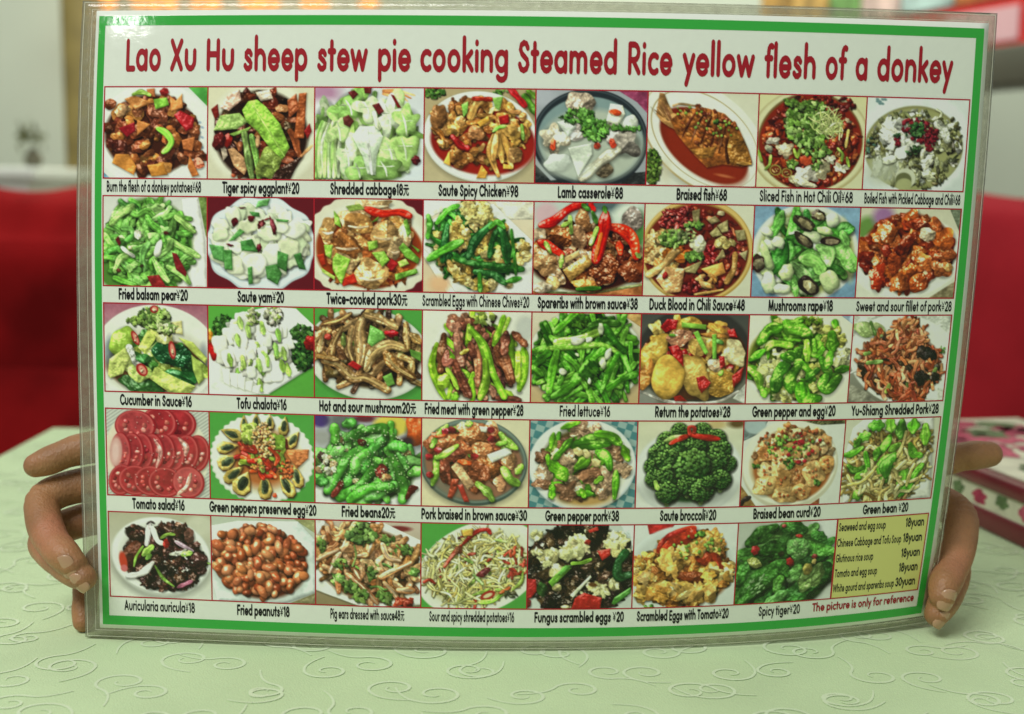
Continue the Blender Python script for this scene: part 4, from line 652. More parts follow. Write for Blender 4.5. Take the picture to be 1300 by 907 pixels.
def dish_2_4():
    s = Pic(660, 68, 1287, 590, 24, (216, 206, 178), (206, 186, 150)); s.poly([(660, 70), (900, 60), (720, 160), (650, 190)], (226, 224, 204), 4, shadow=0); s.poly([(1050, 60), (1290, 60), (1290, 170), (1130, 175)], (222, 220, 196), 10, shadow=0); s.poly([(655, 340), (700, 190), (900, 80), (1060, 90), (1290, 300), (1290, 590), (850, 590)], (228, 230, 218), 14, shadow=.3, bump=0); s.poly([(655, 330), (700, 380), (850, 590), (800, 590), (655, 370)], (216, 220, 206), 6, shadow=.3, bump=0); s.ell(760, 540, 60, 50, 0, (214, 172, 130), 40)
    g = [(40, 132, 46), (54, 156, 54), (30, 104, 38), (72, 172, 62), (26, 92, 44)]; e = [(196, 170, 92), (180, 150, 74), (210, 188, 120), (156, 126, 60)]
    s.ell(950, 340, 240, 200, 15, (40, 70, 26), 26); kw = dict(gloss=.3, bump=.4, bend=.15)
    s.heap(110, (950, 330, 225, 190, 15), [(2.2, 's', 150, 15, g, kw), (2, 'b', 34, 26, e, dict(wob=.35, bump=1.3, gloss=.1))])
    s.heap(22, (955, 130, 80, 50), [(1, 'b', 34, 26, [(206, 188, 116), (196, 176, 100)], dict(wob=.4, bump=1.4, gloss=.1))]); s.heap(16, (870, 260, 44, 80), [(1, 'b', 32, 28, e, dict(wob=.4, bump=1.4))]); s.heap(10, (885, 460, 60, 50), [(1, 'b', 36, 26, e, dict(wob=.4, bump=1.4))]); s.heap(8, (1225, 360, 30, 50), [(1, 'b', 26, 24, e, dict(wob=.4, bump=1.3))]); s.heap(9, (1000, 530, 90, 26), [(1, 'b', 34, 24, e, dict(wob=.4, bump=1.3))]); s.heap(7, (1010, 320, 40, 60), [(1, 'b', 26, 30, e, dict(wob=.4, bump=1.3))]); s.blob(1150, 540, 26, 18, 0, e, bump=1)
    for p, w in (([(850, 395), (950, 420), (1100, 440), (1225, 450)], 22), ([(960, 470), (1060, 480), (1130, 530)], 22), ([(1190, 480), (1180, 380), (1160, 230)], 10), ([(800, 210), (785, 320), (775, 410)], 20), ([(700, 400), (780, 350), (880, 300)], 24), ([(920, 390), (960, 290), (1050, 200)], 26), ([(1100, 210), (1130, 320), (1140, 410)], 26), ([(1040, 220), (1080, 190), (1120, 220)], 16), ([(690, 160), (700, 210), (690, 280)], 18), ([(985, 480), (990, 580)], 14), ([(1040, 380), (1050, 310), (1075, 240)], 18), ([(1140, 520), (1215, 500)], 16), ([(740, 200), (800, 130), (860, 100)], 16)): s.strip(p, w, g, .35, gloss=.35, bump=.4)
    return s.greens(0.9, 1.0, 0.85)
def dish_2_5():
    s = Pic(35, 55, 662, 580, 25, (170, 186, 176), (196, 200, 180)); s.ell(110, 130, 70, 70, 0, (196, 150, 160), 40, .7); s.ell(420, 70, 130, 40, 0, (60, 76, 80), 40, .8); s.ell(570, 120, 80, 60, 0, (196, 206, 190), 40); s.ell(640, 230, 30, 100, 0, (70, 130, 70), 40)
    s.poly([(100, 560), (350, 570), (662, 505), (662, 580), (35, 580), (35, 540)], (150, 96, 60), 8, shadow=0); s.strip([(120, 565), (350, 565), (660, 515)], 8, (110, 120, 80), shadow=0)
    s.ell(340, 390, 320, 170, 0, (60, 30, 16), 20); mt = [(150, 86, 46), (120, 62, 32), (186, 130, 84), (96, 46, 24), (206, 168, 130)]
    s.heap(60, (340, 350, 290, 170), [(1, 'b', 50, 38, mt, dict(p=2.6, bump=1.3, gloss=.5, tex=.25))])
    s.blob(590, 150, 60, 70, 20, (176, 158, 150), bump=1, gloss=.4); s.blob(195, 250, 72, 60, 30, (126, 70, 40), bump=1.4, gloss=.45); s.blob(310, 150, 40, 66, 10, (176, 120, 80), bump=1.3, gloss=.4); s.blob(290, 250, 44, 74, -10, (190, 146, 104), bump=1.3, gloss=.5); s.blob(440, 430, 80, 90, 20, (124, 66, 36), bump=1.7, gloss=.5); s.blob(600, 440, 76, 66, 0, (120, 62, 36), bump=1.6, gloss=.5); s.blob(100, 390, 66, 86, -20, (184, 138, 96), bump=1.2, gloss=.6); s.blob(70, 240, 40, 40, 0, (206, 180, 150), gloss=.5); s.blob(150, 515, 40, 40, 0, (200, 170, 110)); s.blob(330, 515, 70, 26, 0, (170, 112, 56), bump=1); s.blob(90, 540, 60, 30, 0, (200, 180, 150), bump=1.5)
    s.poly([(205, 440), (340, 350), (375, 400), (250, 505)], (196, 154, 88), 26, gloss=.4, bump=1); s.poly([(210, 370), (295, 325), (300, 355), (225, 400)], (210, 180, 120), 10)
    for p, w in (([(80, 190), (150, 165), (230, 100), (310, 65)], 26), ([(460, 190), (540, 210), (600, 270), (620, 360)], 32), ([(440, 120), (430, 230), (390, 380)], 34), ([(75, 285), (130, 310), (200, 350)], 26), ([(350, 60), (375, 100)], 14), ([(520, 280), (530, 340)], 20)): s.strip(p, w, [(168, 26, 18), (186, 44, 22)], .35, gloss=.6, bump=.3)
    s.strip([(420, 230), (400, 320), (385, 390)], 12, (206, 92, 40), .5, shadow=0)
    for p in ([(240, 140), (250, 230)], [(310, 70), (345, 100)], [(365, 110), (390, 170)], [(200, 190), (240, 170)], [(395, 200), (360, 290)], [(105, 285), (135, 340)], [(290, 545), (420, 538)], [(200, 360), (195, 420)], [(430, 80), (440, 110)], [(620, 340), (640, 360)]): s.strip(p, 13, [(90, 165, 60), (140, 190, 90), (60, 130, 50)], .3, gloss=.3)
    s.grade(1.12, 1.02); return s
def dish_2_6():
    s = Pic(664, 65, 1280, 588, 26, (206, 206, 180)); s.ell(965, 330, 316, 296, 0, (168, 134, 62), 4); s.ell(962, 325, 312, 290, 0, (206, 176, 104), 10); s.ell(960, 330, 298, 272, 0, (150, 116, 56), 6); s.ell(960, 335, 292, 266, 0, (104, 34, 22), 8)
    rd = [(112, 30, 22), (136, 44, 28), (88, 24, 20), (150, 66, 36)]
    s.heap(130, (960, 335, 270, 245), [(3, 'b', 24, 14, rd, dict(gloss=.4, bump=.9)), (1, 's', 60, 6, rd, {})])
    s.heap(46, (850, 145, 100, 60, -20), [(1, 'b', 20, 9, [(96, 20, 20), (130, 30, 28), (160, 70, 60)], dict(gloss=.5))]); s.heap(26, (1040, 350, 44, 60, -30), [(1, 'b', 24, 9, [(110, 20, 20), (140, 30, 30)], dict(gloss=.5))]); s.heap(26, (940, 530, 60, 40), [(1, 'b', 20, 10, [(120, 24, 20), (90, 16, 16)], dict(gloss=.5))])
    tf = [(140, 130, 84), (118, 108, 70), (156, 146, 100)]
    for p in ([(928, 105), (972, 92), (970, 165), (940, 180)], [(1010, 150), (1060, 130), (1090, 160), (1040, 178)], [(1070, 185), (1130, 150), (1135, 215), (1100, 225)], [(1030, 230), (1070, 190), (1105, 240), (1050, 250)], [(1170, 210), (1225, 205), (1240, 260), (1190, 270)], [(1060, 390), (1110, 310), (1125, 360)], [(890, 430), (1000, 380), (960, 455), (905, 450)], [(1200, 340), (1250, 320), (1240, 380)]): s.poly(p, tf, 8, gloss=.12, bump=.5)
    ye = [(196, 150, 84), (176, 120, 60), (206, 170, 110)]
    s.heap(44, (770, 330, 90, 110), [(1, 'b', 34, 24, ye, dict(wob=.3, bump=1.1, gloss=.35))]); s.heap(14, (850, 340, 60, 40), [(1, 'b', 34, 20, [(206, 110, 40), (190, 90, 34)], dict(bump=.9))]); s.strip([(700, 465), (770, 420), (830, 350), (855, 335)], 22, (200, 160, 96)); s.poly([(740, 490), (790, 420), (900, 430), (880, 560), (800, 570)], (196, 146, 92), 24, bump=.9, gloss=.3); s.blob(790, 470, 15, 22, 10, (140, 30, 24)); s.poly([(990, 430), (1110, 390), (1130, 450), (1060, 480)], (206, 140, 70), 14); s.strip([(1180, 345), (1175, 430), (1140, 500)], 18, (190, 140, 70)); s.heap(12, (1030, 490, 50, 34), [(1, 'b', 26, 14, ye, dict(bump=1))]); s.heap(10, (1120, 280, 50, 28), [(1, 'b', 26, 16, [(170, 150, 90)], dict(bump=1.1))]); s.blob(1090, 115, 22, 14, 0, (210, 190, 140)); s.strip([(960, 575), (1050, 560), (1120, 545)], 7, (170, 130, 70))
    s.blob(970, 290, 44, 46, 0, (206, 204, 160), bump=.9); s.leafy(830, 260, 80, 46, 80, [(110, 176, 76), (150, 200, 110), (84, 146, 56)], 13); s.leafy(945, 185, 50, 20, 30, [(80, 150, 60), (120, 180, 80)], 12); s.leafy(950, 360, 56, 26, 30, [(110, 180, 80), (80, 150, 60)], 13); s.leafy(900, 240, 50, 40, 20, [(160, 190, 120)], 13)
    return s
def dish_2_7():
    s = Pic(75, 52, 668, 575, 27, (122, 154, 176), (112, 146, 170)); s.im *= (1 + .10 * NT[100:100 + PH, 50:50 + PW, None]); s.ell(370, 320, 300, 276, 0, (206, 212, 206), 10); s.ell(372, 325, 280, 250, 0, (216, 220, 206), 20)
    s.ell(370, 320, 262, 240, 0, (150, 165, 100), 30); s.ell(600, 300, 40, 170, -10, (176, 180, 120), 20)
    g = [(50, 148, 60), (70, 170, 76), (36, 122, 48), (96, 186, 96)]; w = [(196, 216, 180), (176, 206, 152), (214, 226, 204)]
    s.heap(44, (365, 310, 235, 215), [(2, 's', 170, 30, g, dict(bend=.25, gloss=.25, bump=.6, taper=.4)), (1, 'b', 44, 26, w, dict(flat=.4, bump=.3, gloss=.2))])
    for p, w_, c in (([(230, 90), (210, 150), (180, 220)], 30, g), ([(500, 250), (590, 320), (640, 400)], 52, g), ([(250, 260), (230, 350), (190, 430)], 44, g), ([(570, 200), (600, 260)], 30, g), ([(440, 280), (490, 310), (500, 380)], 44, (120, 196, 116)), ([(350, 350), (430, 370), (470, 430)], 40, (104, 186, 100)), ([(310, 460), (330, 560)], 24, (90, 178, 90)), ([(300, 380), (350, 430), (400, 470)], 34, (120, 190, 110))): s.strip(p, w_, c, .5, gloss=.25, bump=.5)
    for x, y, a, b, r in ((175, 490, 40, 66, -10), (515, 480, 50, 72, -20), (250, 525, 50, 30, 0), (270, 430, 40, 50, 20), (155, 340, 26, 90, -20), (215, 260, 40, 32, 20), (400, 225, 56, 34, 20), (150, 200, 36, 24, 30), (470, 190, 44, 24, 10), (510, 130, 40, 40, 0)): s.blob(x, y, a, b, r, [(200, 222, 190), (184, 214, 164)], flat=.35, bump=.25, gloss=.25, tex=.05)
    for x, y, a, b, r in ((352, 150, 70, 34, 35), (355, 245, 66, 28, 40), (505, 248, 56, 28, 0), (430, 105, 44, 30, 20), (395, 505, 70, 44, 40), (105, 380, 42, 50, 0)): s.blob(x, y, a, b, r, (52, 42, 30), gloss=.4, bump=.6); s.blob(x + 8, y + 4, a * .7, b * .58, r, (152, 140, 104), gloss=.2, bump=.6, shadow=0)
    return s.greens(1.04, 1.0, 0.9)
def dish_2_8():
    s = Pic(668, 68, 1250, 578, 28, (196, 194, 168), (206, 208, 190)); s.ell(720, 190, 70, 70, 0, (90, 140, 70), 40); s.ell(800, 120, 60, 60, 0, (150, 110, 150), 50); s.poly([(1180, 70), (1260, 70), (1260, 220)], (96, 110, 90), 6, shadow=0); s.poly([(1090, 578), (1260, 470), (1260, 580)], (110, 100, 76), 6, shadow=0)
    s.ell(960, 350, 330, 224, -8, (220, 222, 208), 12); s.ell(955, 300, 260, 200, 0, (120, 44, 20), 20)
    c = [(178, 82, 38), (156, 60, 26), (196, 104, 54), (134, 46, 22), (186, 92, 40)]
    s.heap(84, (950, 310, 258, 200), [(1, 'b', 46, 30, c, dict(gloss=.65, bump=.8, wob=.25, flat=.1))])
    for x, y, a, b, r in ((790, 460, 44, 80, 0), (920, 490, 56, 54, 0), (1030, 490, 60, 52, 0), (1000, 160, 70, 30, 10), (940, 270, 80, 32, -50), (1060, 370, 60, 44, 30), (1160, 410, 64, 44, 20), (880, 380, 40, 60, 10), (715, 345, 44, 36, 0), (1160, 240, 60, 66, 20), (830, 210, 60, 50, 20)): s.blob(x, y, a, b, r, c, gloss=.7, bump=.9, wob=.25, flat=.1)
    s.blob(1060, 215, 46, 40, 0, (206, 184, 150), bump=1.3); s.blob(1200, 400, 28, 22, 0, (206, 150, 90)); s.grade(1.05); return s
def dish_3_1():
    s = Pic(55, 48, 648, 555, 31, (150, 90, 104), (214, 218, 206)); s.im *= (1 + .06 * NT[:PH, :PW, None]); s.ell(350, 340, 350, 285, 0, (216, 220, 206), 6); s.ell(350, 380, 310, 200, 0, (196, 196, 176), 30); s.ell(355, 400, 288, 150, 0, (90, 60, 34), 16); s.ell(90, 330, 30, 90, 0, (90, 110, 120), 20, .7); s.ell(620, 350, 24, 80, 0, (110, 120, 130), 20, .7)
    dg = [(34, 92, 36), (24, 70, 30), (48, 112, 44)]; lg = [(166, 190, 92), (186, 206, 120), (140, 172, 72)]
    s.heap(26, (350, 380, 250, 120), [(1, 'b', 60, 36, dg + lg, dict(p=2.6, bump=.8, gloss=.4))])
    s.blob(160, 270, 66, 96, 30, (126, 170, 66), gloss=.3, bump=.4); s.blob(270, 520, 140, 46, 18, (34, 88, 36), gloss=.4); s.blob(490, 460, 110, 40, 8, (30, 96, 44), gloss=.5); s.blob(440, 330, 110, 72, 10, (22, 74, 40), gloss=.7, bump=1.4)
    s.poly([(75, 460), (85, 370), (190, 290), (205, 360), (160, 450), (90, 478)], (182, 198, 108), 22, bump=.8); s.poly([(250, 300), (310, 190), (380, 185), (350, 250), (290, 335)], (176, 196, 92), 20, bump=.7); s.poly([(310, 470), (345, 408), (500, 480), (575, 510), (540, 552), (420, 548)], (176, 196, 98), 22, bump=.7); s.poly([(480, 235), (560, 260), (640, 350), (630, 380), (560, 320)], (172, 192, 92), 14); s.poly([(550, 330), (610, 380), (620, 470), (590, 500), (560, 420)], (150, 180, 84), 14); s.blob(400, 240, 50, 36, 0, (190, 196, 120)); s.blob(255, 440, 66, 54, 10, (160, 190, 100), bump=.8); s.strip([(200, 300), (230, 370), (260, 400)], 20, (206, 216, 200), gloss=.6, bump=1.4); s.blob(280, 360, 44, 26, 0, (40, 110, 50)); s.poly([(440, 150), (500, 140), (505, 220), (450, 210)], (200, 196, 130), 8)
    s.leafy(340, 130, 90, 60, 90, [(130, 190, 90), (96, 160, 66), (160, 206, 120), (70, 120, 56)], 15); s.leafy(230, 150, 40, 20, 20, [(140, 196, 90)], 14); s.leafy(410, 180, 50, 40, 36, [(150, 200, 110), (196, 214, 160)], 14)
    for x, y, a, b, r in ((235, 245, 18, 44, -25), (443, 308, 20, 52, -8), (270, 425, 30, 40, -35), (345, 80, 24, 22, 0)): s.ell(x, y, a, b, r, (150, 34, 34), 4); s.ell(x + 2, y, a * .62, b * .72, r, (206, 130, 110), 4); s.dots(5, (x, y, a * .3, b * .4), [(222, 196, 150)], 5)
    return s
def dish_3_2():
    s = Pic(650, 65, 1252, 572, 32, (66, 166, 64)); s.poly([(660, 560), (640, 370), (730, 200), (860, 100), (1010, 66), (1150, 75), (1252, 170), (1252, 390), (990, 560)], (220, 224, 214), 16, shadow=.25, bump=0); s.poly([(640, 380), (700, 380), (1000, 560), (640, 580)], (216, 218, 208), 6, shadow=0, bump=0)
    s.leafy(745, 190, 62, 66, 120, [(40, 110, 40), (64, 140, 60), (26, 80, 30)], 13); s.leafy(1180, 210, 60, 40, 70, [(50, 120, 50), (70, 140, 66)], 13); s.leafy(1185, 330, 62, 84, 150, [(36, 104, 40), (60, 132, 56), (26, 80, 30)], 13)
    s.blob(692, 310, 36, 66, 0, (186, 30, 26), gloss=.6, bump=0); s.blob(1228, 265, 36, 40, 0, (176, 30, 26), gloss=.4); s.blob(662, 240, 18, 40, 0, (200, 130, 40)); s.ell(905, 400, 190, 130, -20, (200, 204, 186), 30)
    tf = [(222, 222, 206), (212, 214, 196), (228, 226, 214)]; gg = [(130, 184, 76), (150, 196, 96), (100, 160, 66)]
    s.heap(80, (915, 310, 200, 190, -10), [(3, 'b', 42, 32, tf, dict(p=6, rot=80, spread=14, bump=.1, tex=.03, gloss=.05, amb=.64, shadow=.42, flat=1.6, wob=.06)), (1, 'b', 14, 24, gg, dict(gloss=.2, rot=20, spread=40))])
    for x, y, g in ((775, 375, 0), (850, 385, 1), (880, 210, 1), (1080, 330, 1), (940, 400, 1), (1035, 310, 2), (820, 262, 1), (1102, 420, 0), (835, 165, 1), (960, 190, 1), (1050, 230, 2), (945, 510, 1), (1070, 400, 0)): s.strip([(x - 6, y - 36), (x + 8, y + 30)], 15, gg[g], .5, gloss=.2)
    s.strip([(960, 320), (985, 350), (990, 400)], 10, (140, 196, 84)); s.leafy(1020, 115, 50, 50, 60, [(206, 216, 180), (150, 200, 90), (220, 226, 200)], 14); s.leafy(910, 130, 30, 50, 20, [(140, 196, 84), (190, 210, 150)], 14)
    for k in range(5): s.poly([(730 + 44 * k, 420 + 24 * k), (775 + 44 * k, 425 + 20 * k), (775 + 40 * k, 520 + 10 * k), (740 + 40 * k, 500 + 12 * k)], tf, 6, bump=.1, tex=.02, shadow=.2, amb=.6)
    return s
def dish_3_3():
    s = Pic(42, 78, 653, 590, 33, GRN); s.plate(345, 335, 350, 256, 6, (208, 212, 200)); s.ell(350, 320, 300, 205, 6, (60, 44, 24), 22)
    c = [(142, 106, 62), (120, 86, 48), (160, 126, 80), (96, 68, 40), (74, 54, 34)]
    s.heap(95, (350, 310, 280, 190, 8), [(3, 's', 160, 20, c, dict(bend=.45, bump=.7, gloss=.3)), (1, 'b', 40, 24, [(70, 52, 32), (96, 70, 42)], dict(bump=1, gloss=.3)), (.5, 'b', 26, 16, [(80, 110, 44)], {})])
    for p, w in (([(330, 120), (300, 200), (310, 320), (300, 390)], 32), ([(330, 115), (420, 140), (500, 180)], 26), ([(100, 380), (180, 400), (260, 470), (340, 470), (460, 535)], 28), ([(340, 420), (380, 330), (470, 280), (560, 300)], 32), ([(450, 330), (500, 400), (600, 460)], 30), ([(560, 160), (570, 300)], 22), ([(200, 190), (150, 290), (140, 370)], 18), ([(260, 190), (240, 300), (260, 370)], 22), ([(100, 220), (70, 330)], 20), ([(60, 350), (130, 360), (180, 370)], 16), ([(590, 220), (640, 260)], 24), ([(250, 110), (180, 150), (100, 170)], 20)): s.strip(p, w, c[:3], .35, gloss=.4, bump=.7); s.strip(p, w * .3, (172, 140, 92), .5, shadow=0, gloss=.1)
    s.poly([(360, 170), (430, 205), (445, 240), (370, 292), (345, 270)], (84, 168, 74), 14, gloss=.3); s.poly([(580, 300), (650, 320), (645, 370), (590, 340)], (80, 150, 60), 10); s.poly([(430, 460), (480, 435), (500, 500), (460, 515)], (90, 160, 66), 10); s.blob(480, 215, 38, 20, 5, (166, 24, 34), gloss=.6); s.poly([(232, 395), (262, 372), (315, 405), (290, 428)], (156, 32, 32), 8); s.blob(122, 242, 20, 18, 0, (150, 44, 34)); s.blob(210, 260, 16, 40, 0, (90, 110, 50))
    return s
def dish_3_4():
    s = Pic(655, 88, 1275, 603, 34, (214, 216, 204), (216, 220, 210)); s.ell(1240, 180, 60, 70, 0, (184, 190, 186), 30); s.ell(960, 370, 262, 260, 0, (222, 226, 216), 10); s.ell(970, 380, 240, 210, 0, (150, 140, 100), 40, .6)
    m = [(150, 94, 70), (128, 76, 54), (170, 116, 90), (108, 62, 44)]; g = [(104, 186, 58), (84, 168, 52), (130, 204, 84)]
    s.ell(960, 370, 215, 205, 0, (84, 60, 36), 30)
    s.heap(70, (965, 350, 215, 200), [(3, 's', 120, 20, m, dict(rot=70, spread=50, bump=1, gloss=.25)), (1.6, 's', 170, 16, g, dict(rot=75, spread=40, gloss=.35))])
    s.heap(14, (860, 160, 60, 36, -20), [(1, 'b', 34, 26, m, dict(bump=1.3))])
    for p, w in (([(740, 280), (715, 400), (760, 530), (790, 585)], 22), ([(1170, 250), (1160, 330), (1180, 400)], 18), ([(1230, 300), (1240, 400), (1210, 530)], 24), ([(1200, 320), (1200, 480)], 18), ([(920, 170), (925, 250)], 17), ([(1115, 120), (1090, 200), (1060, 280)], 18), ([(800, 420), (850, 500), (860, 530)], 16), ([(1130, 540), (1170, 560)], 14), ([(850, 560), (840, 600)], 24)): s.strip(p, w, g, .4, gloss=.45, bump=.2)
    for p, w in (([(780, 230), (770, 330), (760, 430)], 26), ([(850, 230), (860, 320), (880, 390)], 24), ([(970, 290), (975, 400), (975, 510)], 22), ([(1080, 300), (1130, 380), (1165, 480)], 34), ([(840, 380), (880, 480), (930, 570)], 26), ([(1130, 210), (1120, 320)], 26), ([(1170, 210), (1240, 275)], 22), ([(1090, 580), (1210, 590)], 22), ([(930, 280), (950, 340)], 22), ([(800, 320), (790, 390), (820, 370)], 20)): s.strip(p, w, m, .35, gloss=.3, bump=1)
    s.strip([(930, 190), (1000, 280), (1050, 420), (1125, 570)], 25, (96, 186, 60), .3, gloss=.5, bump=.2); s.strip([(1015, 370), (1020, 480), (990, 580)], 24, (116, 196, 70), .3, gloss=.5, bump=.2); s.blob(780, 490, 34, 50, 20, (120, 190, 70), gloss=.4); s.strip([(880, 330), (915, 310)], 12, (196, 170, 70))
    s.leafy(1000, 130, 60, 40, 16, [(150, 206, 120), (200, 220, 180)], 22)
    return s.greens(1.1, 1.0, 0.75)
def dish_3_5():
    s = Pic(42, 80, 665, 588, 35, (206, 200, 176), (186, 160, 116)); s.poly([(540, 80), (665, 80), (665, 160)], (176, 140, 84), 4, shadow=0); s.plate(355, 335, 330, 268, 0, (214, 218, 204), rim=.94)
    g = [(52, 148, 44), (36, 116, 34), (76, 172, 60), (28, 92, 28), (96, 186, 76)]
    s.ell(360, 335, 302, 245, 0, (24, 66, 22), 16)
    s.heap(105, (355, 335, 275, 225), [(1, 's', 190, 17, g, dict(bend=.14, gloss=.4, bump=.4))])
    for p, w, c in (([(190, 250), (300, 230), (420, 190)], 24, (134, 190, 90)), ([(140, 285), (260, 270), (440, 260), (540, 300)], 18, (110, 184, 80)), ([(190, 300), (165, 420), (150, 520)], 24, (70, 168, 56)), ([(180, 550), (260, 500), (320, 430)], 28, (64, 164, 52)), ([(330, 410), (400, 330), (450, 290)], 22, (60, 160, 50)), ([(450, 520), (490, 400), (535, 310)], 18, (56, 156, 48)), ([(560, 300), (600, 390), (640, 460)], 17, (60, 160, 52)), ([(330, 170), (420, 140), (530, 140)], 20, (50, 130, 44)), ([(180, 190), (230, 140), (290, 90)], 20, (64, 160, 52)), ([(490, 500), (560, 450), (640, 420)], 20, (52, 150, 46)), ([(70, 370), (140, 310)], 24, (56, 140, 44)), ([(460, 160), (520, 240), (570, 290)], 20, (44, 134, 40)), ([(60, 390), (110, 430)], 18, (64, 160, 54)), ([(370, 500), (400, 580)], 18, (60, 150, 50))): s.strip(p, w, c, .15, gloss=.4, bump=.4)
    s.leafy(310, 135, 50, 24, 24, [(50, 120, 40), (80, 150, 60)], 16); s.leafy(390, 420, 60, 50, 10, [(50, 140, 46)], 34)
    for x, y, a, b, r in ((435, 170, 16, 34, -8), (305, 240, 42, 20, -12), (370, 230, 22, 14, -20), (480, 310, 18, 36, 20), (452, 360, 18, 34, 0), (225, 410, 22, 20, 30), (378, 462, 9, 20, 0), (305, 315, 14, 8, 30)): s.blob(x, y, a, b, r, (212, 220, 190), flat=.5, bump=.3, gloss=.2)
    return s.greens(0.86, 0.9, 0.7)
def dish_3_6():
    s = Pic(662, 85, 1275, 592, 36, (70, 72, 66), (110, 108, 96)); s.ell(690, 560, 80, 50, 0, (130, 130, 122), 20); s.ell(970, 320, 330, 270, 0, (52, 52, 48), 16); s.poly([(1200, 560), (1275, 470), (1275, 592)], (206, 208, 196), 6, shadow=0); s.strip([(670, 520), (850, 580), (1100, 580), (1230, 520)], 9, (150, 150, 136), shadow=0); s.ell(970, 340, 300, 226, 0, (70, 36, 20), 16)
    po = [(206, 160, 70), (190, 140, 58), (214, 176, 96)]
    s.heap(46, (960, 300, 270, 190), [(2, 'b', 58, 34, po, dict(flat=.6, gloss=.35, bump=.5)), (1.4, 'b', 34, 26, [(196, 140, 100), (170, 100, 66)], dict(bump=1.2, gloss=.3)), (.9, 'b', 30, 22, [(150, 24, 22)], dict(gloss=.6))])
    s.blob(740, 300, 60, 116, 35, (204, 158, 74), flat=.7, gloss=.3, bump=.4); s.blob(700, 430, 40, 90, 20, (170, 110, 50), flat=.6); s.blob(1130, 470, 80, 84, 20, (190, 138, 60), flat=.7, bump=1); s.blob(980, 440, 80, 130, -30, (206, 162, 80), flat=.7, gloss=.2, bump=.4); s.blob(825, 440, 96, 122, 10, (212, 168, 72), flat=.8, gloss=.15, bump=.25, wob=.06); s.blob(1200, 300, 58, 78, -30, (206, 190, 140), flat=.7, gloss=.3); s.blob(1090, 165, 62, 22, 20, (206, 150, 66), flat=.6); s.blob(1080, 205, 80, 14, 5, (190, 130, 60)); s.blob(980, 270, 40, 60, -30, (200, 156, 80), flat=.5)
    s.blob(880, 220, 76, 44, -10, (200, 140, 106), bump=1.2, gloss=.35); s.blob(1090, 370, 44, 36, 20, (214, 184, 140), bump=.8, gloss=.4)
    for p in ([(770, 160), (810, 115), (870, 120), (860, 170), (800, 190)], [(820, 270), (870, 258), (905, 300), (910, 380), (850, 320)], [(985, 440), (1030, 430), (1070, 470), (1050, 500), (1020, 530), (1000, 500)], [(1150, 175), (1190, 165), (1210, 215), (1165, 210)], [(1190, 430), (1255, 380), (1240, 460), (1200, 500)], [(860, 550), (900, 540), (940, 575), (870, 575)], [(1110, 320), (1140, 320), (1150, 380), (1120, 390)]): s.poly(p, (148, 22, 22), 12, gloss=.35, bump=.8)
    s.poly([(890, 132), (1032, 145), (1030, 172), (892, 160)], (110, 186, 66), 10); s.poly([(958, 190), (985, 178), (1048, 300), (1030, 312)], (100, 180, 66), 9); s.poly([(1065, 200), (1090, 195), (1096, 335), (1074, 338)], (90, 176, 60), 9); s.blob(1125, 415, 14, 18, 30, (110, 190, 60)); s.blob(1110, 240, 24, 14, 20, (70, 150, 60)); s.blob(840, 205, 20, 9, 0, (90, 170, 60))
    return s
def dish_3_7():
    s = Pic(90, 68, 680, 570, 37, (214, 220, 210)); s.poly([(600, 68), (690, 68), (690, 130)], (150, 170, 186), 4, shadow=0); s.ell(380, 330, 310, 250, 0, (222, 226, 216), 14); s.ell(370, 320, 275, 222, 0, (70, 110, 44), 24)
    g = [(50, 158, 48), (66, 176, 62), (36, 128, 40), (92, 192, 80)]; e = [(196, 196, 110), (176, 178, 90), (208, 208, 140)]
    s.heap(84, (370, 310, 260, 215), [(2, 's', 110, 22, g, dict(bend=.5, gloss=.35, bump=.4)), (1.8, 'b', 36, 28, e, dict(wob=.35, bump=1.2, gloss=.1)), (.5, 'b', 26, 18, [(40, 50, 26)], {})])
    s.heap(14, (240, 370, 60, 100, 20), [(1, 'b', 44, 34, [(206, 210, 160), (200, 206, 140)], dict(wob=.4, bump=1, gloss=.1))]); s.heap(10, (310, 520, 70, 30), [(1, 'b', 36, 26, e, dict(wob=.4, bump=1))]); s.heap(10, (620, 300, 40, 50), [(1, 'b', 34, 30, [(206, 212, 160)], dict(wob=.4, bump=1.1))]); s.heap(20, (580, 200, 60, 50), [(1, 'b', 22, 16, [(186, 186, 96)], dict(bump=1.1))])
    for p, w in (([(190, 270), (230, 230), (330, 240)], 22), ([(300, 120), (320, 150), (420, 170)], 34), ([(160, 220), (200, 160), (260, 140)], 34), ([(100, 370), (160, 420), (170, 480)], 22), ([(200, 520), (180, 480)], 20), ([(310, 350), (270, 400), (260, 480)], 38), ([(380, 360), (340, 430), (350, 490)], 34), ([(400, 470), (420, 550), (510, 540)], 34), ([(540, 420), (520, 470), (560, 490), (620, 420)], 28), ([(560, 180), (570, 260)], 36), ([(560, 290), (545, 360)], 26), ([(420, 220), (430, 320)], 22), ([(440, 420), (490, 380)], 22), ([(600, 380), (670, 370)], 22), ([(110, 320), (180, 270)], 20), ([(460, 210), (470, 270)], 16), ([(290, 300), (340, 320)], 22)): s.strip(p, w, g, .3, gloss=.5, bump=.4)
    s.leafy(440, 100, 60, 20, 20, [(90, 180, 70)], 14)
    return s.greens(1.18, 0.97, 0.7)
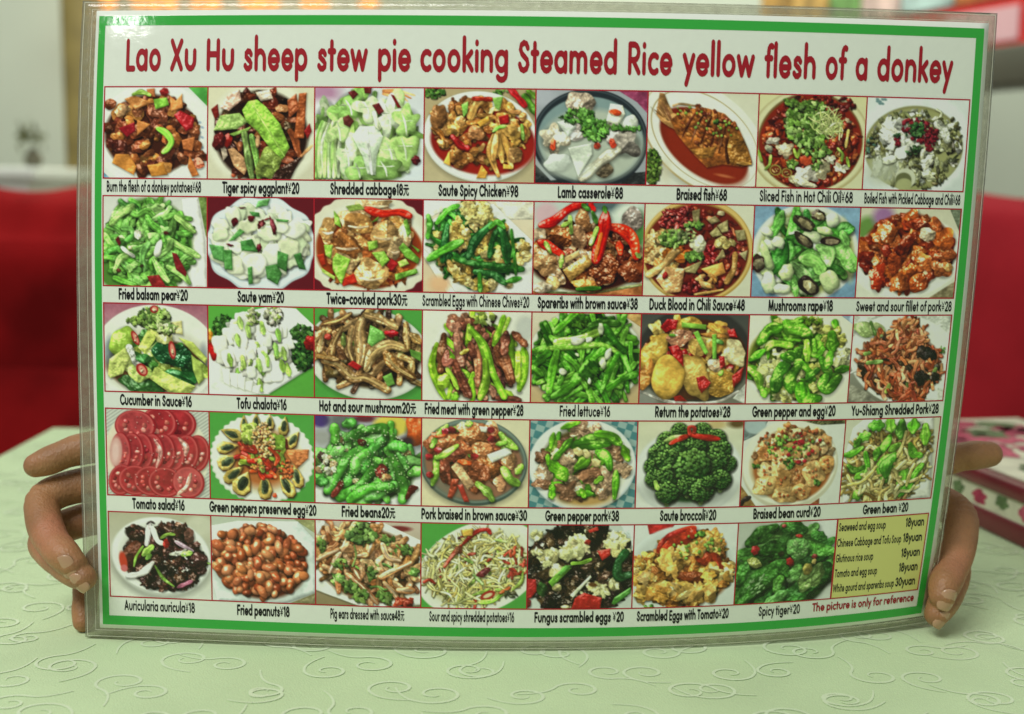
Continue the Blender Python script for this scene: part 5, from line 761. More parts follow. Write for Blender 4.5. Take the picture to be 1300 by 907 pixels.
def dish_3_8():
    s = Pic(670, 70, 1238, 560, 38, (180, 186, 172), (110, 108, 94)); s.poly([(670, 70), (1238, 70), (1238, 400), (670, 300)], (186, 190, 178), 4, shadow=0); s.ell(1000, 330, 350, 250, 20, (220, 222, 212), 8); s.poly([(660, 400), (720, 385), (900, 520), (1238, 560), (1238, 480), (900, 470), (700, 370)], (214, 216, 204), 8, shadow=0); s.poly([(660, 440), (780, 500), (840, 560), (660, 560)], (120, 118, 104), 10, shadow=0)
    s.blob(740, 150, 66, 40, 20, (150, 180, 110), gloss=.2); s.blob(810, 150, 50, 34, 30, (170, 196, 130)); s.strip([(770, 110), (810, 200)], 8, (70, 120, 50)); s.leafy(1195, 270, 20, 20, 8)
    s.ell(960, 350, 240, 180, 10, (70, 30, 18), 20); s.ell(985, 240, 110, 130, 0, (80, 36, 22), 20)
    c = [(168, 92, 56), (196, 134, 92), (140, 64, 36), (184, 112, 70), (110, 46, 26)]
    s.heap(260, (960, 355, 235, 175, 12), [(8, 's', 90, 10, c, dict(bend=.35, gloss=.25, rot=60, spread=60)), (1, 'b', 26, 18, [(34, 26, 22), (50, 36, 28)], dict(gloss=.4)), (.3, 's', 70, 11, [(96, 130, 60)], {})]); s.heap(80, (985, 190, 90, 90), [(1, 's', 80, 10, c, dict(bend=.35, gloss=.25))])
    s.strip([(770, 335), (850, 328)], 12, (96, 140, 70)); s.strip([(750, 285), (775, 280)], 11, (96, 140, 70)); s.strip([(890, 500), (905, 460)], 11, (130, 150, 70)); s.heap(12, (1110, 280, 40, 26), [(1, 'b', 26, 16, [(30, 24, 24)], {})]); s.heap(12, (1085, 425, 36, 34), [(1, 'b', 24, 16, [(30, 24, 24)], {})]); s.heap(16, (1000, 525, 80, 18), [(1, 's', 80, 10, [(150, 60, 36)], {})])
    return s
def dish_4_1():
    s = Pic(65, 42, 655, 540, 41, (188, 194, 180)); st = ((s.X * .7 + s.Y) % 20 < 8); s.im[st] *= .82
    s.ell(350, 300, 300, 280, 0, (208, 206, 182), 10); s.ell(340, 300, 280, 262, 0, (214, 200, 176), 16)
    def slc(x, y, a, b, r, lite=.0):
        a, b = a * 1.12, b * 1.08
        s.dark(x + 7, y + 6, a, b, r, .35, 14); s.ell(x, y, a, b, r, (138, 30, 36), 3); s.ell(x - 3, y - 2, a * .92, b * .94, r, (188, 84, 82), 5); s.ell(x - 4, y - 2, a * .82, b * .86, r, cmix((152, 44, 48), (200, 132, 124), lite), 9, tex=.14)
        for k in range(7):
            t = k * .63 + s.r.uniform(-.2, .2); c, q = math.cos(math.radians(r)), math.sin(math.radians(r)); u, v = a * .48 * math.cos(t), b * .52 * math.sin(t); s.blob(x - 4 + u * c - v * q, y + u * q + v * c, a * .14, b * .15, s.r.uniform(0, 90), [(184, 92, 84), (170, 66, 62), (132, 32, 38), (196, 120, 108)], gloss=.35, bump=.3, shadow=0)
    slc(480, 120, 90, 80, 0); slc(370, 120, 92, 84, 0); slc(235, 140, 105, 84, 0, .2)
    for x in (580, 520): slc(x, 285, 66, 98, 8)
    for x in (450, 395, 330, 270, 215): slc(x, 285, 60, 98, 0, .1)
    slc(150, 290, 52, 104, 0, .3); s.ell(120, 290, 36, 86, 4, (196, 150, 140), 10); s.ell(118, 290, 20, 60, 4, (214, 180, 170), 14)
    slc(150, 450, 66, 84, 20); slc(230, 450, 90, 80, 0); slc(320, 450, 90, 80, 0); slc(400, 455, 90, 80, 0); slc(530, 450, 82, 84, 0, .3)
    s.strip([(340, 210), (375, 280), (350, 370)], 11, (214, 150, 140), .5, shadow=0, bump=.8); s.strip([(480, 200), (520, 250), (515, 300)], 16, (206, 140, 130), .6, shadow=0, bump=.8); s.strip([(470, 520), (520, 470), (545, 400)], 12, (214, 150, 140), .5, shadow=0, bump=1); s.dots(40, (340, 300, 270, 240), [(206, 160, 150)], 4)
    return s
def dish_4_2():
    s = Pic(657, 62, 1253, 560, 42, GRN); s.ell(955, 320, 292, 250, 0, (190, 196, 182), 4, wob=.016, n=40); s.ell(955, 316, 286, 244, 0, (220, 224, 212), 8, wob=.016, n=40); s.ell(958, 325, 225, 190, 0, (200, 190, 160), 30); s.ell(960, 320, 180, 160, 0, (166, 96, 50), 50)
    def wedge(x, y, a, b, r):
        L = max(a, b); c, q = math.cos(math.radians(r)), math.sin(math.radians(r)); R = lambda u, v: (x + u * c - v * q, y + u * q + v * c)
        out = [R(0, -b), R(a * .55, -b * .35), R(a * .9, b * .3), R(a * .6, b * .85), R(0, b), R(-a * .6, b * .85), R(-a * .9, b * .3), R(-a * .55, -b * .35)]
        s.poly([(p[0] + 3, p[1] + 6) for p in out], (120, 60, 26), 10); s.poly(out, (190, 164, 84), 14, gloss=.3, bump=.4)
        s.blob(x, y + b * .05, a * .46, b * .6, r, (70, 84, 56), gloss=.1, shadow=0, jit=3); s.blob(x, y + b * .08, a * .22, b * .42, r, (34, 46, 36), gloss=.1, shadow=0, jit=3)
    for a in ((855, 125, 26, 50, 0), (925, 110, 28, 46, 0), (1000, 110, 30, 46, 0), (1080, 130, 34, 54, 10), (1130, 205, 36, 58, 35), (785, 185, 40, 66, -70), (760, 260, 40, 62, 80), (760, 340, 52, 62, 60), (795, 410, 40, 72, 50), (845, 460, 62, 72, 25), (970, 475, 46, 74, 0), (1090, 460, 42, 80, -28), (1150, 410, 38, 68, -15)): wedge(*a)
    s.poly([(1080, 265), (1220, 258), (1215, 310), (1150, 370)], (176, 104, 58), 14, bump=.9)
    s.heap(40, (965, 290, 120, 110), [(1, 's', 90, 14, [(176, 40, 26), (150, 30, 24), (196, 70, 34)], dict(bend=.5, gloss=.4)), (.6, 's', 80, 14, [(140, 170, 60)], dict(gloss=.3))]); s.heap(24, (885, 180, 50, 50), [(1, 'b', 24, 20, [(160, 186, 84), (140, 170, 70)], dict(gloss=.3))]); s.blob(1045, 225, 46, 46, 20, (120, 176, 60), gloss=.5); s.strip([(1060, 290), (1075, 340), (1060, 380)], 10, (120, 160, 60)); s.strip([(940, 330), (960, 390)], 14, (120, 150, 60))
    s.dots(130, (965, 215, 62, 100, -6), [(214, 170, 110), (200, 146, 84), (224, 190, 140)], 8); s.dots(30, (1090, 380, 40, 60), [(200, 110, 60), (190, 80, 40)], 8); s.dots(20, (930, 360, 40, 40), [(200, 130, 70)], 7); s.blob(1025, 525, 12, 14, 0, (190, 60, 30)); s.strip([(860, 275), (920, 285), (910, 250)], 10, (176, 40, 24)); s.strip([(1000, 260), (1045, 310), (1030, 350)], 12, (196, 60, 30))
    return s
def dish_4_3():
    s = Pic(45, 80, 653, 585, 43, (150, 150, 160), (216, 220, 212)); s.ell(80, 110, 50, 40, 0, (70, 50, 110), 20); s.ell(200, 110, 80, 40, 0, (60, 66, 60), 40, .6); s.ell(330, 95, 60, 20, 0, (90, 40, 50), 14); s.ell(480, 130, 100, 60, 0, (206, 190, 80), 20); s.blob(625, 150, 66, 95, 0, (206, 84, 34), gloss=.4, bump=.2); s.ell(570, 220, 40, 30, 0, (50, 34, 40), 24); s.ell(350, 420, 360, 190, 0, (220, 224, 216), 20); s.ell(90, 210, 60, 40, 0, (150, 150, 146), 30)
    s.ell(350, 370, 270, 200, 0, (50, 90, 40), 24); g = [(62, 170, 58), (80, 186, 74), (46, 142, 48), (106, 200, 100)]
    s.heap(64, (340, 350, 260, 190), [(3, 's', 150, 25, g, dict(bend=.25, gloss=.3, bump=.35, rot=-50, spread=60, flat=.15, stk=.05, shadow=.5)), (.9, 'b', 26, 20, [(150, 120, 80), (96, 50, 40), (190, 176, 130)], dict(bump=1))])
    for p in ([(120, 510), (190, 400), (230, 330), (310, 270)], [(330, 390), (340, 320), (400, 240), (450, 200)], [(190, 550), (300, 480), (390, 370)], [(250, 560), (350, 490), (480, 480)], [(460, 270), (520, 370), (555, 480), (545, 550)], [(60, 460), (110, 460)], [(270, 400), (290, 330), (340, 290)], [(160, 150), (165, 220)], [(230, 215), (290, 180), (330, 170)], [(330, 160), (430, 150), (450, 170)], [(150, 300), (200, 270)], [(590, 400), (640, 380)], [(480, 250), (530, 240), (550, 260)], [(220, 130), (260, 120)]): s.strip(p, 29, g, .2, gloss=.3, bump=.35, flat=.15, stk=.05, shadow=.5)
    for p in ([(150, 540), (180, 500), (200, 460)], [(570, 540), (600, 490), (625, 480)]): s.strip(p, 20, (96, 24, 24), .5, gloss=.5)
    s.blob(315, 230, 26, 20, 20, (90, 30, 30)); s.blob(85, 320, 24, 34, 0, (60, 34, 34)); s.blob(425, 390, 34, 40, 20, (110, 40, 34), bump=1.2); s.blob(455, 425, 30, 22, 0, (150, 110, 70), bump=1.3); s.heap(26, (100, 370, 60, 60), [(1, 'b', 20, 16, [(206, 206, 180), (160, 130, 96), (90, 150, 70)], dict(bump=1))]); s.dots(190, (340, 340, 270, 200), [(170, 206, 140), (190, 210, 160), (206, 220, 184)], 4)
    return s
def dish_4_4():
    s = Pic(655, 98, 1265, 600, 44, (206, 200, 168), (214, 204, 166)); s.dark(955, 370, 310, 240, 0, .3, 30); s.ell(950, 345, 304, 246, 4, (62, 78, 72), 5); s.ell(950, 338, 296, 236, 4, (110, 128, 118), 8); s.ell(950, 342, 286, 224, 4, (84, 96, 86), 8); s.ell(952, 350, 274, 208, 4, (138, 96, 74), 14); s.ell(800, 480, 110, 60, 30, (110, 110, 96), 40, .7)
    m = [(184, 116, 74), (160, 90, 54), (204, 148, 104), (140, 74, 46)]
    s.heap(56, (940, 300, 230, 170), [(2, 'b', 52, 34, m, dict(p=2.8, bump=1, gloss=.35)), (.7, 's', 100, 15, [(120, 176, 66), (140, 190, 84)], dict(taper=.4)), (.5, 'b', 22, 17, [(140, 36, 40), (120, 30, 36)], dict(gloss=.5))])
    for x, y, a, b, r in ((800, 235, 80, 46, -20), (945, 195, 76, 50, 0), (1030, 350, 80, 60, 40), (890, 265, 56, 34, 20), (790, 400, 34, 70, -15), (980, 395, 70, 52, 30), (850, 310, 56, 30, -20), (1150, 330, 40, 50, 0), (1100, 460, 30, 46, -20), (1000, 270, 60, 40, 10)): s.blob(x, y, a, b, r, m, p=2.6, bump=1.1, gloss=.4, wob=.2)
    s.poly([(825, 375), (860, 335), (960, 470), (920, 500)], (212, 170, 124), 16, bump=.9); s.poly([(805, 545), (830, 440), (870, 440), (860, 500), (830, 555)], (170, 70, 50), 14, gloss=.3, bump=.9); s.poly([(860, 475), (890, 470), (930, 570), (900, 570)], (156, 50, 40), 12, gloss=.3); s.poly([(1025, 300), (1150, 252), (1165, 290), (1055, 345)], (216, 220, 200), 12, bump=.2); s.poly([(980, 140), (1030, 145), (1020, 175), (990, 170)], (206, 206, 184), 8)
    for p, w in (([(720, 475), (740, 400), (740, 320)], 20), ([(745, 325), (790, 300), (860, 250)], 17), ([(1120, 380), (1160, 440), (1200, 460)], 28), ([(975, 465), (1030, 510), (1060, 555)], 24), ([(1100, 180), (1140, 230), (1190, 260)], 24), ([(1195, 400), (1220, 360)], 20), ([(750, 190), (800, 140)], 16), ([(910, 130), (935, 125)], 18), ([(715, 260), (740, 210)], 16), ([(1080, 240), (1130, 230)], 14)): s.strip(p, w, [(126, 186, 70), (106, 168, 60)], .4, gloss=.35)
    for x, y in ((700, 318), (705, 420), (790, 172), (830, 165), (955, 310), (1050, 210), (750, 280), (1045, 160)): s.blob(x, y, 22, 18, 0, (136, 34, 40), gloss=.5); 
    s.strip([(870, 340), (930, 350)], 15, (206, 84, 34)); s.blob(765, 200, 36, 10, -10, (196, 80, 44)); return s
def dish_4_5():
    s = Pic(55, 85, 660, 578, 45, (70, 120, 124)); st = (((s.X + s.Y * .3) % 90) < 40) ^ (((s.Y - s.X * .3) % 80) < 36); s.im[st] = s.im[st] * .5 + np.array((206, 214, 206)) * .5
    s.dark(360, 345, 305, 265, 0, .3); s.ell(355, 335, 300, 256, 0, (180, 190, 192), 4); s.ell(353, 330, 296, 250, 0, (212, 219, 216), 10); s.ell(356, 345, 250, 200, 0, (200, 206, 196), 26); s.ell(370, 500, 170, 66, 0, (176, 140, 84), 30)
    m = [(148, 106, 78), (172, 134, 104), (122, 84, 60), (190, 156, 122)]; g = [(72, 174, 50), (54, 152, 44), (100, 194, 74)]
    s.ell(355, 320, 225, 190, 0, (80, 66, 36), 30); s.heap(54, (350, 320, 225, 185), [(2.2, 'b', 44, 34, m, dict(wob=.35, bump=1.3, gloss=.3)), (1.3, 's', 120, 20, g, dict(bend=.2, gloss=.4, taper=.4))])
    for x, y, a, b, r in ((330, 135, 54, 44, 10), (535, 250, 36, 66, -20), (285, 310, 40, 76, 10), (400, 390, 70, 42, -20), (140, 380, 50, 50, 0), (270, 480, 56, 56, 30), (500, 420, 36, 76, -15), (130, 290, 36, 40, 0), (470, 490, 34, 36, 0), (590, 360, 44, 40, 20), (390, 175, 50, 26, 20), (130, 440, 50, 30, 0), (430, 120, 20, 24, 30)): s.blob(x, y, a, b, r, m, wob=.35, bump=1.4, gloss=.35)
    for p, w in (([(300, 225), (400, 205), (500, 210)], 40), ([(180, 330), (230, 370), (260, 410)], 38), ([(200, 300), (250, 240), (290, 190)], 20), ([(430, 160), (500, 170), (560, 210)], 28), ([(320, 350), (360, 320), (390, 290)], 30), ([(440, 260), (490, 290), (510, 350)], 30), ([(545, 370), (545, 450), (540, 520)], 20), ([(190, 450), (190, 520)], 20), ([(235, 130), (330, 95)], 16), ([(580, 230), (610, 300)], 24), ([(190, 160), (175, 240)], 16), ([(160, 280), (165, 330)], 14), ([(430, 430), (470, 400)], 16), ([(350, 470), (370, 510)], 18)): s.strip(p, w, g, .45, gloss=.5, bump=.3)
    for x, y in ((430, 320), (375, 270), (330, 260)): s.blob(x, y, 30, 22, 30, (206, 190, 130), flat=.6, bump=.4)
    return s.greens(1.05, 0.95, 0.7)
def dish_4_6():
    s = Pic(662, 88, 1270, 580, 46, (196, 196, 164), (210, 214, 206)); s.ell(1000, 130, 300, 40, 0, (206, 204, 178), 30); s.ell(1110, 110, 60, 24, 0, (190, 170, 120), 20); s.ell(1230, 105, 50, 24, 0, (90, 70, 40), 20); s.ell(965, 380, 310, 250, 0, (196, 202, 196), 8); s.ell(962, 372, 302, 242, 0, (214, 219, 212), 20); s.ell(965, 410, 250, 170, 0, (196, 204, 196), 50)
    s.dark(970, 480, 240, 90, 0, .4, 60); g = [(46, 112, 44), (34, 88, 36), (64, 136, 58), (28, 74, 32)]; s.ell(965, 340, 240, 205, 0, (22, 60, 26), 20)
    def floret(x, y, r, c=g, st=True):
        if st: s.strip([(x, y + r * .3), (x, y + r)], r * .3, (130, 176, 90))
        s.dark(x + 3, y + 8, r * 1.12, r * 1.06, 0, .75, 14); s.ell(x, y, r * .97, r * .92, 0, (22, 64, 26), 8)
        for k in range(int(60 + r * .7)):
            a = s.r.uniform(0, 6.283); q = math.sqrt(s.r.rand()) * r * .97; u, v = q * math.cos(a), q * math.sin(a) * .92
            t = min(1, max(0, .55 - .62 * (u * .5 + v * .85) / r)); col = tuple(np.array((18, 58, 24)) * (1 - t) + np.array((112, 172, 84)) * t)
            s.blob(x + u, y + v, r * .105, r * .09, 0, col, wob=.3, gloss=.06, bump=.3, shadow=.28)
    for x, y, r in ((900, 145, 50), (1030, 150, 56), (1110, 190, 60), (830, 200, 56), (790, 270, 62), (880, 240, 80), (1000, 225, 60), (1140, 250, 62), (760, 340, 54), (840, 310, 70), (1185, 330, 52), (1110, 310, 72), (770, 410, 54), (850, 390, 66), (1150, 420, 62), (980, 340, 105), (960, 450, 60), (845, 490, 66), (1040, 480, 70), (1080, 430, 40)): floret(x, y, r)
    s.strip([(820, 200), (880, 180), (940, 175)], 14, (150, 190, 96), .4); s.strip([(790, 470), (775, 430)], 14, (130, 180, 80), .3); s.strip([(850, 215), (900, 190), (970, 165)], 14, (176, 40, 28), .6, gloss=.4); s.strip([(960, 165), (1040, 180), (1130, 190)], 18, (176, 40, 28), .6, gloss=.4); s.strip([(960, 160), (955, 125), (985, 125), (985, 150)], 11, (186, 50, 36), gloss=.4)
    return s
def dish_4_7():
    s = Pic(85, 85, 660, 568, 47, (206, 210, 200)); s.poly([(85, 85), (220, 85), (190, 150), (85, 200)], (110, 126, 126), 6, shadow=0); s.ell(150, 115, 60, 44, 0, (160, 176, 176), 10); s.poly([(330, 80), (670, 80), (660, 110), (520, 115)], (76, 76, 50), 6, shadow=0, bump=2); s.poly([(85, 440), (180, 568), (85, 568)], (120, 90, 50), 6, shadow=0); s.strip([(85, 560), (110, 530), (140, 515)], 14, (40, 36, 30), shadow=0); s.poly([(480, 568), (540, 530), (540, 568)], (140, 80, 50), 4, shadow=0)
    s.ell(360, 340, 272, 250, 0, (186, 182, 158), 6); s.ell(356, 325, 266, 240, 0, (222, 220, 200), 12); s.ell(365, 335, 235, 210, 0, (190, 176, 140), 14); s.ell(375, 340, 225, 205, 0, (156, 92, 48), 16)
    t = [(206, 162, 104), (190, 140, 82), (216, 182, 130), (170, 112, 64)]
    s.heap(60, (375, 290, 205, 170), [(3, 'b', 34, 28, t, dict(p=3, bump=.5, gloss=.3, wob=.2)), (.8, 'b', 14, 10, [(140, 66, 36), (160, 84, 50)], dict(bump=.3))])
    s.dots(60, (370, 230, 200, 120), [(150, 70, 38), (176, 96, 60), (206, 200, 150)], 11)
    for x, y, a, b, r in ((565, 340, 44, 50, 0), (225, 270, 50, 40, 0), (300, 305, 48, 54, 10), (375, 255, 54, 40, 20), (470, 270, 48, 40, 0), (230, 370, 54, 42, 30), (400, 390, 62, 56, 20), (310, 415, 58, 56, 20), (495, 390, 56, 66, -30), (220, 450, 58, 54, 0), (340, 505, 64, 46, 0), (430, 490, 52, 42, 20)): s.blob(x, y, a, b, r, t, p=4, bump=.5, gloss=.3, wob=.12, flat=.9, amb=.58); s.dots(5, (x, y, a * .6, b * .6), [(150, 74, 40), (176, 96, 60)], 8)
    s.dots(34, (370, 235, 150, 70), [(96, 166, 60), (120, 186, 80)], 10); s.dots(10, (400, 240, 140, 80), [(150, 26, 40)], 11); s.blob(410, 210, 20, 18, 0, (140, 24, 40)); s.blob(405, 320, 16, 12, 0, (150, 26, 36)); s.leafy(350, 330, 26, 30, 12); s.leafy(520, 440, 16, 16, 7); s.leafy(170, 335, 20, 12, 6)
    return s
def dish_4_8():
    s = Pic(655, 70, 1195, 545, 48, (190, 196, 178), (206, 210, 200)); s.poly([(700, 120), (760, 70), (1150, 70), (1190, 545), (680, 545), (660, 300)], (214, 220, 214), 26, shadow=.2, bump=0); s.ell(910, 350, 225, 205, 0, (106, 92, 46), 26)
    n = [(166, 146, 84), (186, 168, 104), (140, 118, 62), (196, 184, 128), (116, 94, 48)]; g = [(56, 160, 50), (42, 136, 42), (78, 178, 66)]
    s.heap(170, (905, 390, 215, 160), [(1, 's', 130, 9, n, dict(bend=.5, gloss=.2))]); s.heap(50, (1050, 260, 80, 120), [(1, 's', 110, 9, n, dict(bend=.5))]); s.heap(30, (830, 220, 90, 70), [(1, 's', 110, 9, n, dict(bend=.5))])
    for p, w in (([(660, 270), (700, 265), (760, 230)], 18), ([(690, 330), (730, 360), (790, 340)], 19), ([(740, 400), (790, 370)], 22), ([(860, 270), (900, 200), (910, 170)], 22), ([(840, 300), (850, 240)], 22), ([(910, 420), (900, 340), (945, 280)], 44), ([(1000, 460), (1010, 400), (970, 320)], 34), ([(1050, 480), (1070, 410), (1115, 345)], 22), ([(970, 90), (970, 180)], 32), ([(1040, 90), (1040, 150)], 34), ([(900, 80), (915, 140)], 30), ([(1110, 120), (1120, 220)], 30), ([(800, 110), (860, 110)], 34), ([(740, 180), (790, 160)], 28), ([(1030, 220), (1060, 280), (1100, 290)], 24), ([(780, 260), (800, 340), (790, 380)], 17), ([(1000, 520), (1030, 470)], 18), ([(750, 490), (760, 520)], 30), ([(920, 250), (970, 220)], 22), ([(960, 310), (970, 400)], 18), ([(720, 220), (740, 190)], 22)): s.strip(p, w, g, .45, gloss=.35, bump=.3)
    s.heap(24, (930, 420, 150, 110), [(1, 's', 120, 10, n[:2] + n[3:4], dict(bend=.4))]); s.strip([(960, 290), (985, 230), (1000, 150)], 9, (196, 180, 110)); s.strip([(700, 440), (780, 420), (850, 340)], 9, (190, 170, 96))
    s.strip([(910, 400), (905, 340), (940, 290)], 36, (50, 156, 54), .5, gloss=.4, bump=.2); return s.greens(1.1, 0.95, 0.8)
def dish_5_1():
    s = Pic(85, 45, 665, 538, 51, (166, 164, 138), (206, 210, 198)); s.ell(600, 110, 80, 60, 0, (190, 190, 168), 30); s.dark(385, 330, 285, 220, 0, .25, 30); s.ell(380, 295, 282, 226, 5, (176, 180, 170), 6); s.ell(378, 288, 278, 218, 5, (218, 222, 214), 12); s.ell(385, 295, 240, 190, 8, (200, 200, 190), 26)
    b = [(42, 24, 20), (58, 32, 26), (30, 18, 16), (74, 44, 34)]; s.ell(390, 310, 225, 170, 8, (26, 16, 14), 16); s.ell(240, 160, 60, 40, 0, (30, 20, 18), 10)
    s.heap(110, (395, 310, 220, 165, 8), [(1, 'b', 36, 26, b, dict(wob=.4, bump=1.4, gloss=.5))]); s.heap(14, (235, 170, 50, 26), [(1, 'b', 30, 20, b, dict(wob=.3, gloss=.4, bump=1))]); s.heap(20, (440, 140, 80, 26), [(1, 'b', 30, 20, b, dict(wob=.3, gloss=.5, bump=1))]); s.blob(220, 290, 52, 80, 20, (66, 34, 28), bump=.5, gloss=.2); s.blob(540, 170, 30, 44, 0, (110, 70, 60), bump=1); s.blob(590, 310, 50, 50, 0, (60, 36, 32), bump=1.6, gloss=.6)
    s.ell(165, 330, 22, 56, -10, (176, 60, 40), 8); s.ell(170, 370, 20, 20, 0, (190, 100, 100), 8)
    s.strip([(190, 415), (270, 395), (335, 330)], 19, (196, 196, 178), .5, gloss=.2); s.strip([(320, 110), (310, 170), (300, 230)], 17, (206, 190, 196), .4); s.strip([(305, 110), (325, 96), (345, 105)], 5, (50, 40, 40)); s.strip([(335, 130), (360, 200), (390, 220)], 16, (200, 206, 190), .4); s.strip([(465, 205), (520, 235), (560, 255)], 13, (190, 150, 170), .5); s.strip([(470, 470), (550, 430)], 12, (150, 90, 104), .4); s.strip([(430, 280), (490, 270), (520, 250)], 12, (190, 200, 180), .5)
    for p, w in (([(280, 240), (240, 300), (225, 360)], 7), ([(280, 290), (310, 260), (330, 240)], 20), ([(345, 350), (390, 420), (450, 465)], 9), ([(380, 190), (420, 165), (460, 165)], 9), ([(500, 280), (550, 265)], 16), ([(300, 310), (320, 290)], 15), ([(640, 320), (655, 325)], 6)): s.strip(p, w, [(120, 170, 76), (96, 150, 60)], .4)
    s.blob(410, 220, 18, 28, 0, (190, 44, 34), gloss=.3); s.dots(16, (480, 320, 80, 60), [(210, 210, 200)], 6); return s
def dish_5_2():
    s = Pic(667, 68, 1257, 560, 52, (170, 182, 162), (206, 214, 208)); s.poly([(1130, 68), (1257, 68), (1257, 150)], (160, 160, 110), 4, shadow=0); s.poly([(1100, 560), (1257, 490), (1257, 560)], (110, 106, 76), 4, shadow=0); s.poly([(660, 130), (820, 95), (1160, 85), (1257, 190), (1257, 490), (1080, 560), (700, 560), (660, 400)], (208, 218, 214), 26, shadow=.2, bump=0); s.ell(950, 350, 290, 210, 0, (186, 196, 190), 30); s.ell(945, 330, 262, 205, 8, (80, 36, 20), 22)
    c = [(166, 84, 50), (186, 106, 66), (146, 66, 38), (196, 124, 84)]; s.heap(210, (945, 322, 258, 205, 6), [(1, 'b', 27, 22, c, dict(wob=.06, bump=.25, gloss=.45, tex=.08, flat=.05)), (.6, 'b', 35, 20, c, dict(wob=.06, bump=.25, gloss=.45, flat=.05))])
    for x, y, a, b, r in ((758, 380, 44, 34, -40), (840, 290, 30, 46, 0), (925, 240, 28, 56, 15), (1000, 355, 46, 26, 0), (945, 415, 32, 44, 0), (995, 465, 26, 44, 0), (765, 300, 30, 30, 0), (1050, 235, 26, 48, -10), (1160, 240, 38, 26, 20), (985, 280, 46, 28, 30), (840, 370, 38, 24, 30), (890, 400, 22, 38, 0), (780, 255, 40, 24, 0), (1190, 395, 34, 30, 0), (1000, 200, 40, 26, -30), (730, 175, 32, 26, 0), (890, 150, 40, 28, 0)): s.blob(x, y, a * .86, b * .86, r, c, wob=.05, bump=.2, gloss=.5, tex=.08, flat=.05)
    return s
def dish_5_3():
    s = Pic(47, 90, 648, 580, 53, (190, 176, 160), (130, 116, 84)); s.poly([(47, 90), (120, 90), (60, 180)], (206, 206, 200), 4, shadow=0); s.ell(520, 130, 70, 16, 0, (110, 40, 40), 10); s.poly([(330, 90), (440, 100), (660, 200), (660, 560), (420, 590), (40, 470), (40, 280)], (220, 222, 210), 16, shadow=.25, bump=0); s.poly([(40, 440), (60, 435), (350, 575), (330, 590), (40, 490)], (214, 216, 204), 5, shadow=.3, bump=0)
    s.ell(350, 340, 290, 210, 12, (90, 56, 30), 24); c = [(176, 124, 80), (152, 98, 58), (196, 150, 106), (128, 80, 46)]; g = [(84, 140, 62), (66, 118, 52), (110, 160, 80)]
    s.heap(120, (350, 330, 280, 200, 12), [(4, 's', 120, 16, c, dict(bend=.35, gloss=.25, bump=.5)), (.9, 'b', 30, 22, g, dict(wob=.4, bump=1)), (.6, 's', 100, 6, g, dict(bend=.4))]); s.heap(22, (150, 190, 80, 70), [(1, 's', 90, 15, c, {})])
    for p, w in (([(420, 410), (490, 370), (590, 320)], 17), ([(230, 400), (310, 460), (400, 560)], 15), ([(60, 320), (110, 290), (180, 260)], 17), ([(430, 220), (460, 290), (530, 310)], 18), ([(130, 390), (160, 320), (190, 280)], 15), ([(340, 290), (360, 240), (370, 210)], 24), ([(440, 440), (490, 490), (520, 540)], 15), ([(270, 370), (300, 420)], 18), ([(520, 480), (600, 480)], 22), ([(280, 290), (340, 280)], 18)): s.strip(p, w, [(190, 144, 100), (170, 116, 72)], .3, gloss=.35); s.strip(p, w * .35, (216, 186, 150), .5, shadow=0)
    s.leafy(310, 170, 80, 50, 34, [(96, 156, 76), (70, 130, 56), (120, 176, 96)], 19); s.leafy(320, 110, 34, 20, 14, [(100, 150, 80)], 18); s.leafy(240, 470, 36, 34, 11, g, 20); s.leafy(310, 515, 40, 34, 12, g, 20); s.leafy(440, 520, 36, 40, 12, g, 20); s.leafy(380, 370, 24, 26, 10, g, 16); s.leafy(560, 250, 40, 26, 16, g, 15); s.leafy(460, 190, 40, 14, 12, g, 14); s.leafy(80, 240, 26, 40, 12, g, 15); s.leafy(190, 340, 40, 24, 16, g, 15); s.strip([(270, 230), (280, 290), (260, 350)], 5, (120, 160, 90)); s.heap(12, (550, 550, 50, 20), [(1, 'b', 26, 12, [(130, 44, 30)], dict(gloss=.4))])
    return s
